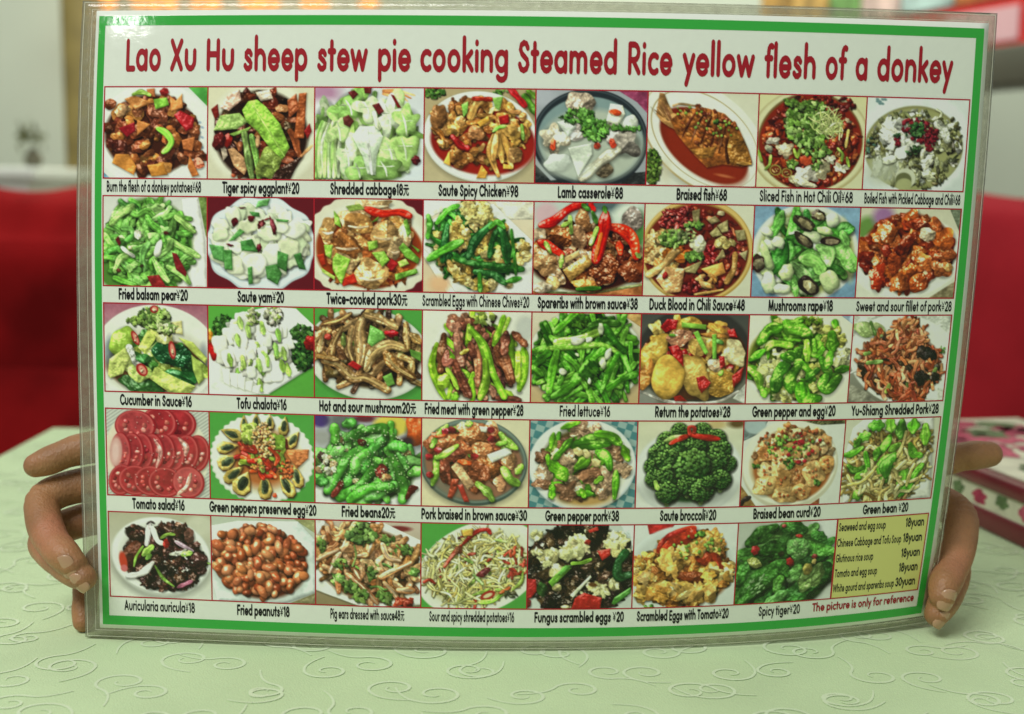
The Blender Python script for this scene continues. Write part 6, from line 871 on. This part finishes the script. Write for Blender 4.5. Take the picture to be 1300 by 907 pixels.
def dish_5_4():
    s = Pic(650, 112, 1252, 593, 54, GRN); s.ell(985, 360, 370, 250, -22, (216, 219, 206), 6); s.ell(980, 365, 330, 215, -18, (208, 210, 190), 30); s.ell(960, 370, 285, 185, -12, (176, 166, 96), 40)
    n = [(206, 200, 140), (194, 184, 116), (216, 212, 164), (178, 164, 92)]; s.heap(300, (955, 365, 270, 185, -10), [(12, 's', 130, 6, n, dict(bend=.4, gloss=.12, shadow=.35)), (.7, 's', 60, 8, [(140, 50, 40), (120, 30, 30)], {}), (.6, 's', 80, 8, [(120, 160, 70), (150, 176, 84)], {})])
    s.strip([(785, 355), (830, 290), (880, 235)], 12, (140, 40, 30), .4, gloss=.4); s.strip([(890, 225), (960, 160), (1020, 145), (1040, 165)], 12, (136, 30, 28), .3, gloss=.4); s.poly([(880, 150), (945, 140), (940, 180), (890, 185)], (206, 160, 70), 8); s.blob(862, 262, 22, 24, 0, (110, 60, 40)); s.blob(1005, 385, 44, 20, -35, (110, 44, 44), gloss=.4); s.strip([(670, 445), (700, 432), (730, 450)], 9, (136, 44, 34)); s.ell(1030, 515, 44, 24, -25, (150, 40, 34), 4); s.ell(1030, 515, 28, 11, -25, (206, 196, 150), 4); s.strip([(985, 555), (1060, 545), (1110, 505)], 13, (110, 160, 60), .4); s.strip([(1170, 480), (1220, 430), (1225, 380)], 11, (140, 180, 76), .4); s.strip([(1100, 500), (1150, 470)], 9, (150, 70, 40)); s.heap(14, (1180, 330, 60, 90), [(1, 's', 40, 8, [(150, 54, 40)], {})]); s.strip([(900, 310), (940, 330)], 9, (120, 170, 80)); s.strip([(950, 400), (1000, 450)], 9, (130, 180, 100)); s.strip([(1070, 200), (1130, 210)], 8, (150, 186, 100)); s.strip([(1235, 390), (1252, 370)], 6, (150, 60, 40)); s.blob(865, 195, 9, 8, 0, (70, 30, 40)); s.blob(735, 305, 10, 10, 0, (90, 90, 60)); s.heap(6, (1150, 510, 40, 14), [(1, 'b', 22, 9, [(60, 60, 40)], {})])
    return s
def dish_5_5():
    s = Pic(43, 118, 650, 595, 55, (190, 200, 190)); b = [(40, 30, 22), (58, 42, 30), (26, 20, 16), (76, 56, 40)]; s.ell(345, 370, 310, 260, 0, (24, 18, 14), 20); s.poly([(560, 110), (660, 110), (660, 260)], (196, 204, 200), 10, shadow=0)
    s.heap(190, (345, 370, 310, 245), [(1, 'b', 38, 24, b, dict(wob=.45, bump=1.5, gloss=.55)), (.12, 'b', 16, 11, [(206, 206, 160)], dict(bump=1))])
    e = [(214, 210, 150), (222, 216, 164), (200, 192, 128)]
    def egg(x, y, rx, ry, r, n=16): s.dark(x + 6, y + 10, rx, ry, r, .5, 18); s.ell(x, y, rx * .86, ry * .86, r, (206, 200, 140), 10); s.heap(n, (x, y, rx * .78, ry * .78, r), [(1, 'b', rx * .34, ry * .34, e, dict(wob=.35, bump=.7, gloss=.05, shadow=.22, flat=.3, amb=.6))])
    egg(95, 180, 42, 26, 0, 10); egg(310, 250, 96, 60, -35, 24); egg(165, 300, 62, 54, 0, 18); egg(545, 225, 62, 76, 0, 24); egg(210, 380, 50, 40, -30, 12); egg(100, 270, 40, 20, 0, 8); egg(455, 480, 72, 36, 20, 14); egg(540, 455, 34, 40, 0, 10); s.blob(215, 470, 28, 22, 0, e); s.blob(620, 265, 16, 14, 0, e); s.blob(265, 580, 24, 10, 0, e)
    s.poly([(300, 595), (320, 530), (370, 500), (475, 530), (465, 595)], (170, 34, 30), 14, gloss=.3); s.poly([(38, 420), (95, 425), (103, 490), (70, 530), (38, 540)], (150, 30, 30), 12, gloss=.2); s.poly([(440, 265), (515, 250), (515, 290), (470, 320)], (160, 36, 30), 10, gloss=.3); s.poly([(385, 150), (440, 128), (445, 150), (395, 165)], (156, 40, 34), 6); s.blob(385, 215, 18, 16, 0, (150, 40, 30)); s.blob(50, 560, 20, 26, 0, (140, 40, 34))
    s.poly([(165, 440), (250, 350), (298, 360), (190, 468)], (96, 180, 60), 14, gloss=.25); s.poly([(215, 395), (260, 345), (298, 345), (240, 400)], (70, 150, 60), 8); s.poly([(290, 515), (405, 400), (412, 412), (310, 528)], (206, 216, 180), 6); s.poly([(530, 565), (545, 530), (640, 470), (640, 505), (550, 572)], (56, 136, 50), 10, gloss=.3); s.strip([(600, 280), (560, 340), (570, 410), (630, 400)], 28, (30, 90, 40), gloss=.5); s.strip([(300, 335), (360, 330), (405, 312)], 11, (120, 186, 66)); s.blob(130, 480, 30, 40, 0, (40, 84, 40)); s.ell(420, 455, 26, 12, 10, (90, 60, 30), 5)
    return s
def dish_5_6():
    s = Pic(648, 120, 1238, 585, 56, (206, 212, 206), (200, 208, 200)); s.poly([(720, 115), (880, 115), (850, 160), (735, 175)], (156, 34, 34), 8, shadow=0); s.ell(930, 360, 310, 230, 0, (206, 214, 210), 10); s.ell(930, 360, 290, 200, 0, (188, 196, 190), 30); s.ell(940, 400, 270, 180, 0, (120, 70, 34), 20); s.ell(980, 260, 170, 100, 0, (130, 60, 30), 20)
    c = [(206, 160, 84), (190, 138, 64), (214, 178, 110), (166, 110, 50), (146, 88, 40)]
    s.heap(110, (940, 390, 265, 170), [(1, 'b', 44, 32, c, dict(wob=.45, bump=1.2, gloss=.2))]); s.heap(40, (1010, 260, 140, 90), [(1, 'b', 44, 34, c, dict(wob=.45, bump=1.2, gloss=.2))])
    s.blob(890, 205, 120, 54, -25, (178, 52, 28), gloss=.45, bump=.6); s.strip([(800, 240), (850, 180), (960, 150)], 12, (150, 30, 22), .5, shadow=0); s.blob(970, 170, 30, 34, 0, (170, 40, 26), gloss=.4); s.blob(1060, 310, 66, 46, 20, (150, 50, 26), bump=.9); s.blob(1010, 420, 110, 34, 10, (120, 56, 26), bump=1); s.blob(1130, 330, 22, 60, -30, (156, 50, 30))
    for x, y, a, b, r in ((850, 340, 80, 80, -20), (1035, 250, 66, 54, 0), (930, 270, 40, 70, -20), (1080, 390, 70, 50, 20), (710, 400, 60, 50, 0), (720, 500, 74, 50, 0), (830, 500, 80, 70, 20), (960, 500, 110, 56, 0), (1110, 480, 70, 60, 0), (690, 330, 40, 40, 0), (1190, 390, 36, 60, 0)): s.heap(7, (x, y, a * .6, b * .6), [(1, 'b', a * .6, b * .5, c[:3], dict(wob=.4, bump=.6, gloss=.22, shadow=.34, flat=.2, amb=.56))])
    s.dots(26, (1010, 240, 150, 80), [(110, 160, 70), (90, 146, 60)], 10); s.leafy(1030, 175, 16, 20, 6); s.leafy(745, 575, 24, 10, 6); return s
def dish_5_7():
    s = Pic(40, 95, 610, 555, 57, (176, 190, 170), (206, 214, 204)); s.ell(560, 140, 120, 60, 0, (212, 220, 212), 40); s.ell(460, 160, 20, 20, 0, (220, 226, 216), 8); s.ell(330, 370, 270, 230, 0, (34, 74, 30), 26); s.ell(130, 470, 90, 120, 0, (40, 90, 36), 20)
    g = [(62, 152, 58), (44, 122, 44), (88, 172, 80), (34, 96, 38)]
    s.heap(60, (320, 350, 260, 200), [(3, 's', 150, 34, g, dict(rot=-40, spread=40, gloss=.15, bump=.9, taper=.4)), (.5, 'b', 24, 18, [(96, 40, 34), (60, 44, 26)], {})])
    for p, w in (([(60, 550), (140, 460), (290, 350)], 54), ([(350, 560), (450, 470), (560, 380)], 66), ([(180, 260), (250, 250), (310, 280)], 46), ([(430, 230), (500, 260), (600, 280)], 40), ([(360, 420), (400, 370)], 40), ([(110, 210), (170, 170), (250, 130)], 44), ([(480, 180), (540, 200)], 30), ([(60, 420), (100, 330)], 34), ([(290, 330), (340, 400)], 28), ([(280, 480), (300, 420)], 34), ([(300, 130), (360, 130), (420, 150)], 36), ([(230, 560), (330, 500)], 30)): s.strip(p, w, g[:3], .35, gloss=.2, bump=1.2, tex=.2)
    s.blob(390, 250, 66, 66, 0, (96, 176, 88), bump=1.6, gloss=.1); s.blob(480, 420, 90, 60, -40, (110, 160, 84), bump=1.5, shadow=.2); s.heap(26, (170, 440, 90, 44, -38), [(1, 'b', 12, 4, [(140, 196, 130)], dict(shadow=0, gloss=0, bump=.1, rot=-40, spread=30))]); s.heap(16, (390, 250, 46, 46), [(1, 'b', 10, 5, [(130, 190, 116)], dict(shadow=0, gloss=0, bump=.1))])
    s.blob(145, 250, 24, 26, 0, (130, 30, 36), gloss=.3); s.blob(350, 325, 20, 28, -30, (150, 36, 40), gloss=.3); s.blob(392, 180, 22, 10, 10, (150, 36, 34)); s.blob(490, 300, 18, 14, 0, (110, 36, 36)); s.blob(300, 120, 14, 10, 0, (150, 60, 60)); s.blob(455, 370, 28, 34, 20, (150, 140, 70), gloss=.2); s.blob(145, 320, 44, 26, 30, (150, 160, 90), bump=1.4); s.blob(295, 275, 18, 14, 0, (40, 40, 24)); s.blob(490, 330, 14, 16, 0, (190, 170, 100)); s.dark(350, 450, 36, 24, 0, .6, 20)
    return s.greens(0.9, 0.86, 0.9)
# ---- the 39 pictures with their captions, the soup list and the footnote
HP = .8375
CELLS = {
 (1, 1): ('Burn the flesh of a donkey potatoes¥68', 136, 255.6, 'photo of brown braised meat and potato chunks with green pepper'), (1, 2): ('Tiger spicy eggplant¥20', 282.4, 380.3, 'photo of dark eggplant under a long green pepper'), (1, 3): ('Shredded cabbage18元', 419.4, 519.4, 'photo of pale green torn cabbage with dried chillies'), (1, 4): ('Saute Spicy Chicken¥98', 556.6, 658, 'photo of golden chicken pieces in red sauce'),
 (1, 5): ('Lamb casserole¥88', 708, 790.7, 'photo of lamb and radish soup in a black pot'), (1, 6): ('Braised fish¥68', 858.5, 922.5, 'photo of a whole brown fish on an oval plate'), (1, 7): ('Sliced Fish in Hot Chili Oil¥68', 964, 1082, 'photo of red chilli fish topped with coriander'), (1, 8): ('Boiled Fish with Pickled Cabbage and Chili¥68', 1096.6, 1218, 'photo of pale fish in olive broth with red chilli bits'),
 (2, 1): ('Fried balsam pear¥20', 151.2, 239, 'photo of bright green fried balsam pear strips'), (2, 2): ('Saute yam¥20', 301.8, 361, 'photo of white yam slices on a scalloped plate'), (2, 3): ('Twice-cooked pork30元', 414.5, 517.4, 'photo of pork slices with green pepper in orange oil'), (2, 4): ('Scrambled Eggs with Chinese Chives¥20', 536.3, 671.8, 'photo of dark green chives with scrambled egg'),
 (2, 5): ('Spareribs with brown sauce¥38', 682.3, 809.4, 'photo of spareribs with red pepper strips'), (2, 6): ('Duck Blood in Chili Sauce¥48', 824, 945, 'photo of dark red stew in a yellow bowl'), (2, 7): ('Mushrooms rape¥18', 975, 1056.7, 'photo of rape greens with black mushrooms'), (2, 8): ('Sweet and sour fillet of pork¥28', 1086.3, 1207, 'photo of glossy orange brown pork pieces'),
 (3, 1): ('Cucumber in Sauce¥16', 153, 244, 'photo of smashed cucumber with red chilli rings'), (3, 2): ('Tofu chalota¥16', 300.7, 364.3, 'photo of white tofu cubes with parsley'), (3, 3): ('Hot and sour mushroom20元', 405.6, 528.3, 'photo of brown mushroom strips'), (3, 4): ('Fried meat with green pepper¥28', 539.2, 664.4, 'photo of brown meat strips with long green peppers'),
 (3, 5): ('Fried lettuce¥16', 710.3, 774.3, 'photo of dark green stalks with garlic'), (3, 6): ('Return the potatoes¥28', 831.2, 926.7, 'photo of yellow potato slices in a dark pan'), (3, 7): ('Green pepper and egg¥20', 954.5, 1060, 'photo of green pepper rings with egg'), (3, 8): ('Yu-Shiang Shredded Pork¥28', 1080, 1190.6, 'photo of reddish shredded pork heap'),
 (4, 1): ('Tomato salad¥16', 168.4, 234.9, 'photo of three rows of tomato slices'), (4, 2): ('Green peppers preserved egg¥20', 266.3, 402, 'photo of preserved egg wedges on a white plate'), (4, 3): ('Fried beans20元', 434, 502, 'photo of green beans with crumbs'), (4, 4): ('Pork braised in brown sauce¥30', 535, 669, 'photo of braised pork in a grey pan'),
 (4, 5): ('Green pepper pork¥38', 692, 785.6, 'photo of pork with green pepper on a checked cloth'), (4, 6): ('Saute broccoli¥20', 837.3, 908.7, 'photo of a dome of broccoli with a red bow'), (4, 7): ('Braised bean curd¥20', 955.8, 1041, 'photo of bean curd cubes in a cream bowl'), (4, 8): ('Green bean ¥20', 1094.5, 1151.9, 'photo of pale noodles with green pepper'),
 (5, 1): ('Auricularia auricula¥18', 158.6, 247.8, 'photo of black fungus salad'), (5, 2): ('Fried peanuts¥18', 301.4, 368, 'photo of brown fried peanuts'), (5, 3): ('Pig ears dressed with sauce48元', 419.7, 513.4, 'photo of pig ear strips with coriander'), (5, 4): ('Sour and spicy shredded potatoes¥16', 545, 652.6, 'photo of pale shredded potato'),
 (5, 5): ('Fungus scrambled eggs ¥20', 678.3, 791.6, 'photo of black fungus with yellow egg'), (5, 6): ('Scrambled Eggs with Tomato¥20', 808, 924.3, 'photo of golden egg with tomato'), (5, 7): ('Spicy tiger¥20', 962.5, 1014.7, 'photo of blistered whole green peppers'),
}
NU, NV = PW // 2, PH // 2; GF = grid_faces(NU, NV); LW = .0058
for (r, c), (cap, xa, xb, lab) in CELLS.items():
    c0, r0 = c - 5., r - 1.; im = globals()['dish_%d_%d' % (r, c)]().out()
    C, R = np.meshgrid(np.linspace(c0, c0 + 1, NU), np.linspace(r0, r0 + HP, NV))
    o = tag(new_obj('dish_photo', sheet(C.ravel(), R.ravel(), np.full(NU * NV, .00036)), GF, M_pict, menu), lab)
    ca = o.data.color_attributes.new('print', 'FLOAT_COLOR', 'POINT'); q = np.ones((NU * NV, 4), np.float32); q[:, :3] = ink(im.reshape(-1, 3)); ca.data.foreach_set('color', q.ravel())
    c1, r1 = c0 + 1, r0 + HP
    P, F, k = [], [], 0
    segs = [(c0 + LW, c1 - LW, r0 - LW, r0 + LW), (c0 + LW, c1 - LW, r1 - LW, r1 + LW), (c0 - LW, c0 + LW, r0 - LW, r1 + LW)] + ([(c1 - LW, c1 + LW, r0 - LW, r1 + LW)] if c == 8 or (r, c) == (5, 7) else [])
    for a0, a1, b0, b1 in segs:
        n = 9
        for t in np.linspace(0, 1, n):
            P += ([(a0 + (a1 - a0) * t, b0), (a0 + (a1 - a0) * t, b1)] if a1 - a0 > b1 - b0 else [(a0, b0 + (b1 - b0) * t), (a1, b0 + (b1 - b0) * t)])
        F += [(k + 2 * i, k + 2 * i + 1, k + 2 * i + 3, k + 2 * i + 2) for i in range(n - 1)]; k += 2 * n
    P = np.array(P); new_obj('frame_line', sheet(P[:, 0], P[:, 1], np.full(len(P), .00041)), F, M_line, o)
    b = r1 + (.128 if r < 5 else .136); set_text('caption', cap, px_to_col(xa, b), px_to_col(xb, b), b, .106 if c < 8 else .100, M_black, menu, .108 if (xb - xa) / len(cap) > 4 else .09, .0 if c < 7 else -.06)
lst = tag(patch('price_list', 3 + LW, 4, 4 + LW, 4 + HP, .00036, M_yel, menu), 'pale yellow printed soup price list')
frame('frame_line', (3 + LW, 4 + LW, 4 - LW, 4 + HP + LW), (3 + LW * 2, 4 - LW, 4 + LW, 4 + HP - LW), .00041, M_line, lst, 20)
for k, (t, xa, xb, pr, ya, yb) in enumerate((('Seaweed and egg soup', 1064.4, 1123.5, '18yuan', 1148.7, 1172), ('Chinese Cabbage and Tofu Soup', 1062, 1143, '18yuan', 1145.4, 1169.3), ('Glutinous rice soup', 1060.4, 1107.5, '18yuan', 1143, 1166.6), ('Tomato and egg soup', 1058.9, 1112.4, '18yuan', 1140, 1163.7), ('White gourd and spareribs soup', 1056.6, 1133.6, '30yuan', 1135.4, 1160.4))):
    b = 4 + HP * (.155, .35, .545, .735, .925)[k]
    set_text('soup_name', t, px_to_col(xa, b), px_to_col(xb, b), b, .090, M_black, lst, .088, -.06); set_text('soup_price', pr, px_to_col(ya, b), px_to_col(yb, b), b, .100, M_black, lst, .10, -.06)
set_text('footnote', 'The picture is only for reference', px_to_col(1030.3, 4.96), px_to_col(1159, 4.96), 4.965, .092, M_title, menu, .10, -.05)
# ------------------------------------------------------------------ the hands holding the sheet
def skin_material():
    m = mat('skin', (.33, .165, .075), .46, .4, sss=.10); nt = m.node_tree; n = nt.nodes; L = nt.links.new; b = n['Principled BSDF']; tc = n.new('ShaderNodeTexCoord')
    def noise(scale, det=4):
        q = n.new('ShaderNodeTexNoise'); q.inputs['Scale'].default_value = scale; q.inputs['Detail'].default_value = det; L(tc.outputs['Object'], q.inputs['Vector']); return q.outputs[0]
    def mix(fac, a, c, lo, hi):
        k = n.new('ShaderNodeMapRange'); k.inputs[1].default_value = lo; k.inputs[2].default_value = hi; L(fac, k.inputs[0]); x = n.new('ShaderNodeMix'); x.data_type = 'RGBA'; L(k.outputs[0], x.inputs[0])
        if isinstance(a, tuple): x.inputs[6].default_value = (*a, 1)
        else: L(a, x.inputs[6])
        x.inputs[7].default_value = (*c, 1); return x.outputs[2]
    c1 = mix(noise(60), (.40, .196, .084), (.28, .132, .058), .35, .7); c2 = mix(noise(32, 2), c1, (.46, .19, .10), .48, .72); c3 = mix(noise(420, 5), c2, (.32, .155, .07), .56, .8); L(c3, b.inputs['Base Color'])
    v = n.new('ShaderNodeTexVoronoi'); v.inputs['Scale'].default_value = 1100; mp = n.new('ShaderNodeMapping'); mp.inputs['Scale'].default_value = (1, 1, .55); L(tc.outputs['Object'], mp.inputs[0]); L(mp.outputs[0], v.inputs['Vector'])
    ad = n.new('ShaderNodeMath'); ad.operation = 'MULTIPLY_ADD'; ad.inputs[1].default_value = .5; L(v.outputs[0], ad.inputs[0]); L(noise(500, 6), ad.inputs[2])
    k = n.new('ShaderNodeBump'); k.inputs['Strength'].default_value = .28; k.inputs['Distance'].default_value = .0016; L(ad.outputs[0], k.inputs['Height']); L(k.outputs[0], b.inputs['Normal'])
    rr = n.new('ShaderNodeMapRange'); rr.inputs[3].default_value = .36; rr.inputs[4].default_value = .58; L(noise(150), rr.inputs[0]); L(rr.outputs[0], b.inputs['Roughness']); return m
M_skin = skin_material()
M_nail = mat('fingernail', (.45, .265, .155), .2, .5, noise=.06, scale=90); M_sleeve = mat('dark_sleeve', (.03, .03, .035), .8, noise=.2, scale=60)
def tube(nodes, ring=24, sub=12):
    Q = np.array([(*at(n[0], n[1], n[2]), n[3] * .001) for n in nodes]); cr = [(Q[i, :3], n[4]) for i, n in enumerate(nodes) if len(n) > 4]; E = np.vstack([2 * Q[0] - Q[1], Q, 2 * Q[-1] - Q[-2]]); S = []
    for i in range(1, len(E) - 2):
        for t in np.arange(sub) / sub:
            a, b, c, d = E[i - 1:i + 3]; S.append(.5 * (2 * b + (c - a) * t + (2 * a - 5 * b + 4 * c - d) * t * t + (3 * b - a - 3 * c + d) * t ** 3))
    S.append(Q[-1]); S = np.array(S); L = np.concatenate([[0], np.cumsum(np.linalg.norm(np.diff(S[:, :3], axis=0), axis=1))])
    for p, amp in cr:                                   # skin folds over the joints
        s0 = L[np.argmin(np.linalg.norm(S[:, :3] - p, axis=1))]
        for o, k in ((0, 1.), (-.0022, .7), (.0024, .6)): S[:, 3] *= 1 - .075 * amp * k * np.exp(-((L - s0 - o) / .0006) ** 2)
    def cap(p, d, r): return [np.append(p + d * r * math.sin(t), r * math.cos(t)) for t in np.radians((25, 48, 68, 84))]
    d0 = S[0, :3] - S[1, :3]; d0 /= np.linalg.norm(d0); d1 = S[-1, :3] - S[-2, :3]; d1 /= np.linalg.norm(d1)
    S = np.vstack([cap(S[0, :3], d0, S[0, 3])[::-1], S, cap(S[-1, :3], d1, S[-1, 3])])
    V, F = [], []; u = None
    for i in range(len(S)):
        T = S[min(i + 1, len(S) - 1), :3] - S[max(i - 1, 0), :3]; T /= np.linalg.norm(T) + 1e-12
        if u is None: u = np.cross(T, (0, 0, 1.)) if abs(T[2]) < .9 else np.cross(T, (1., 0, 0))
        u = u - T * (u @ T); u /= np.linalg.norm(u); w = np.cross(T, u)
        for k in range(ring): a = 6.283185 * k / ring; V.append(S[i, :3] + S[i, 3] * (math.cos(a) * u + math.sin(a) * w))
    for i in range(len(S) - 1):
        for k in range(ring): F.append((i * ring + k, i * ring + (k + 1) % ring, (i + 1) * ring + (k + 1) % ring, (i + 1) * ring + k))
    F.append(tuple(range(ring))[::-1]); F.append(tuple(range((len(S) - 1) * ring, len(S) * ring))); return V, F
def build_hand(chains, parent):
    V, F = [], []
    for ch in chains:
        v, f = tube(ch); n = len(V); V += v; F += [tuple(i + n for i in q) for q in f]
    o = new_obj('hand', V, F, M_skin, None, True)
    bm = bmesh.new(); bm.from_mesh(o.data); bmesh.ops.recalc_face_normals(bm, faces=bm.faces[:]); bm.to_mesh(o.data); bm.free()
    m = o.modifiers.new('union', 'REMESH'); m.mode = 'VOXEL'; m.voxel_size = .00065; s = o.modifiers.new('soft', 'SMOOTH'); s.factor = .5; s.iterations = 6
    dg = bpy.context.evaluated_depsgraph_get(); me = bpy.data.meshes.new_from_object(o.evaluated_get(dg)); o.modifiers.clear(); o.data = me; me.polygons.foreach_set('use_smooth', np.ones(len(me.polygons), bool))
    if not me.materials: me.materials.append(M_skin)
    o.parent = parent; o.matrix_parent_inverse = parent.matrix_world.inverted(); return o
def nail(hand, tip, axis_px, L, Wd, turn=0., shift=0., lean=.1):
    """curved nail plate on the finger tip node (px, py, depth, radius mm); axis_px points along the finger; L, Wd in mm; turn rolls it about the finger"""
    a = np.array(axis_px, float); a /= np.linalg.norm(a); A = a[0] * C_R - a[1] * C_U + lean * C_F; A /= np.linalg.norm(A); up = -C_F - A * (-C_F @ A); up /= np.linalg.norm(up); S = np.cross(A, up)
    q = math.radians(turn); up, S = up * math.cos(q) + S * math.sin(q), S * math.cos(q) - up * math.sin(q); r = tip[3] * .001
    O = at(*tip[:3]) + A * shift * .001 + up * (r - .00022); nu, nv = 13, 14; V = []
    for j in range(nv):
        t = j / (nv - 1); y = (t - .5) * L * .001
        w = Wd * .0005 * (math.sqrt(max(0, 1 - ((.34 - t) / .36) ** 2)) if t < .34 else 1. if t < .72 else math.sqrt(max(0, 1 - ((t - .72) / .34) ** 2)))
        for i in range(nu):
            e = 2 * i / (nu - 1) - 1; ph = e * w / (r * .98); V.append(O + A * y + S * math.sin(ph) * r + up * ((math.cos(ph) - 1) * r - .0010 * (t - .45) ** 2 * 3 - .00022 * abs(e) ** 5))
    F = grid_faces(nu, nv); n = nu * nv; b = list(range(nu)) + [j * nu + nu - 1 for j in range(1, nv)] + [n - 1 - i for i in range(1, nu)] + [j * nu for j in range(nv - 2, 0, -1)]
    V2 = [v - up * .0006 for v in V]; FF = [tuple(f) for f in F] + [tuple(f[::-1] + n) for f in F] + [(b[i], b[(i + 1) % len(b)], b[(i + 1) % len(b)] + n, b[i] + n) for i in range(len(b))]
    return new_obj('fingernail', V + V2, FF, M_nail, hand, True)
person = empty('person', at(650, 640, .8), 'person behind the menu, only brown hands gripping its two side edges show', 'person')
WL, WR = (300, 625, .635), (1000, 640, .67)
L_index = [(46, 591, .546, 5.5), (60, 586, .547, 6.4), (82, 577, .549, 6.7, .8), (97, 572, .551, 7.1), (125, 567, .553, 7.4), (165, 565, .558, 8.2), (205, 568, .564, 9.5)]
L_mid = [(93, 717, .5200, 5.9), (82, 706, .5225, 6.9), (68, 690, .529, 7.3, 1), (58, 670, .537, 7.7), (54, 650, .544, 7.7), (56, 636, .549, 8.1, 1), (72, 625, .553, 7.8), (100, 617, .557, 7.9), (150, 610, .562, 8.6), (212, 606, .570, 10)]
L_ring = [(107, 734, .5195, 5.4), (95, 727, .5245, 6.4), (78, 714, .534, 6.9, 1), (64, 700, .545, 7.4), (58, 688, .553, 7.6), (75, 672, .560, 7.5), (110, 660, .565, 7.8), (160, 652, .570, 8.6), (215, 646, .578, 9.6)]
L_lit = [(106, 789, .5395, 4.7), (107, 776, .5420, 5.4), (108, 761, .5455, 5.5, .9), (112, 735, .556, 6.0), (130, 708, .567, 6.6), (165, 692, .575, 7.5), (218, 682, .584, 8.8)]
L_thumb = [(196, 505, .541, 6.5), (206, 520, .548, 7.8), (222, 548, .560, 8.4), (250, 590, .585, 10.5), (285, 615, .615, 14)]
hand_l = build_hand([L_index, L_mid, L_ring, L_lit, L_thumb] + [[(205, 568, .564, 9.5), (250, 595, .597, 12), (*WL, 17)], [(212, 606, .570, 10), (255, 612, .6, 12.5), (*WL, 17)], [(215, 646, .578, 9.6), (255, 636, .605, 12.5), (*WL, 17)], [(218, 682, .584, 8.8), (258, 655, .61, 11.5), (*WL, 17)], [(*WL, 18), (350, 590, .72, 20), (385, 565, .79, 23)]], person)
R_index = [(1256, 577, .571, 6.0), (1240, 578, .572, 6.8), (1222, 580, .574, 6.9, .8), (1200, 584, .576, 7.3), (1170, 588, .579, 8), (1130, 590, .584, 9.5)]
R_mid = [(1196, 757, .5440, 5.9), (1199, 743, .5470, 7.0), (1207, 724, .553, 7.4, 1.1), (1215, 700, .561, 7.9), (1219, 675, .569, 8.1), (1217, 655, .576, 8.4, 1), (1200, 641, .582, 8.2), (1170, 632, .587, 8.8), (1125, 628, .594, 10)]
R_ring = [(1189, 780, .5465, 5.5), (1196, 768, .551, 6.6), (1206, 748, .562, 7.2, 1), (1211, 725, .573, 7.6), (1206, 705, .582, 7.7), (1185, 690, .589, 7.9), (1155, 680, .594, 8.6), (1120, 670, .600, 9.6)]
R_lit = [(1152, 764, .573, 4.8), (1157, 750, .579, 5.6), (1158, 735, .588, 6.2), (1145, 715, .597, 7), (1112, 705, .606, 8.8)]
R_thumb = [(1108, 520, .556, 6.5), (1102, 535, .563, 7.8), (1088, 560, .576, 8.6), (1060, 600, .605, 11), (1022, 628, .645, 14)]
hand_r = build_hand([R_index, R_mid, R_ring, R_lit, R_thumb] + [[(1130, 590, .584, 9.5), (1075, 612, .62, 12), (*WR, 17)], [(1125, 628, .594, 10), (1070, 630, .63, 12.5), (*WR, 17)], [(1120, 670, .600, 9.6), (1070, 652, .635, 12.5), (*WR, 17)], [(1112, 705, .606, 8.8), (1065, 668, .64, 11.5), (*WR, 17)], [(*WR, 18), (950, 600, .75, 20), (915, 570, .82, 23)]], person)
nail(hand_l, L_mid[0], (.42, .91), 10.5, 9.2, 22, -.8)
nail(hand_l, L_ring[0], (.62, .78), 9.5, 8.2, 34, .2)
nail(hand_r, R_mid[0], (-.34, .94), 10.2, 9.0, -20, .2)
nail(hand_r, R_ring[0], (-.5, .86), 9.0, 8.0, -34, .6)
for pts in ([(330, 603, .69, 25), (385, 565, .79, 31), (430, 545, .87, 36)], [(975, 615, .715, 25), (915, 570, .82, 31), (880, 550, .9, 36)]):
    v, f = tube(pts, 28, 8); V = np.array(v); new_obj('sleeve', V, f, M_sleeve, person, True)
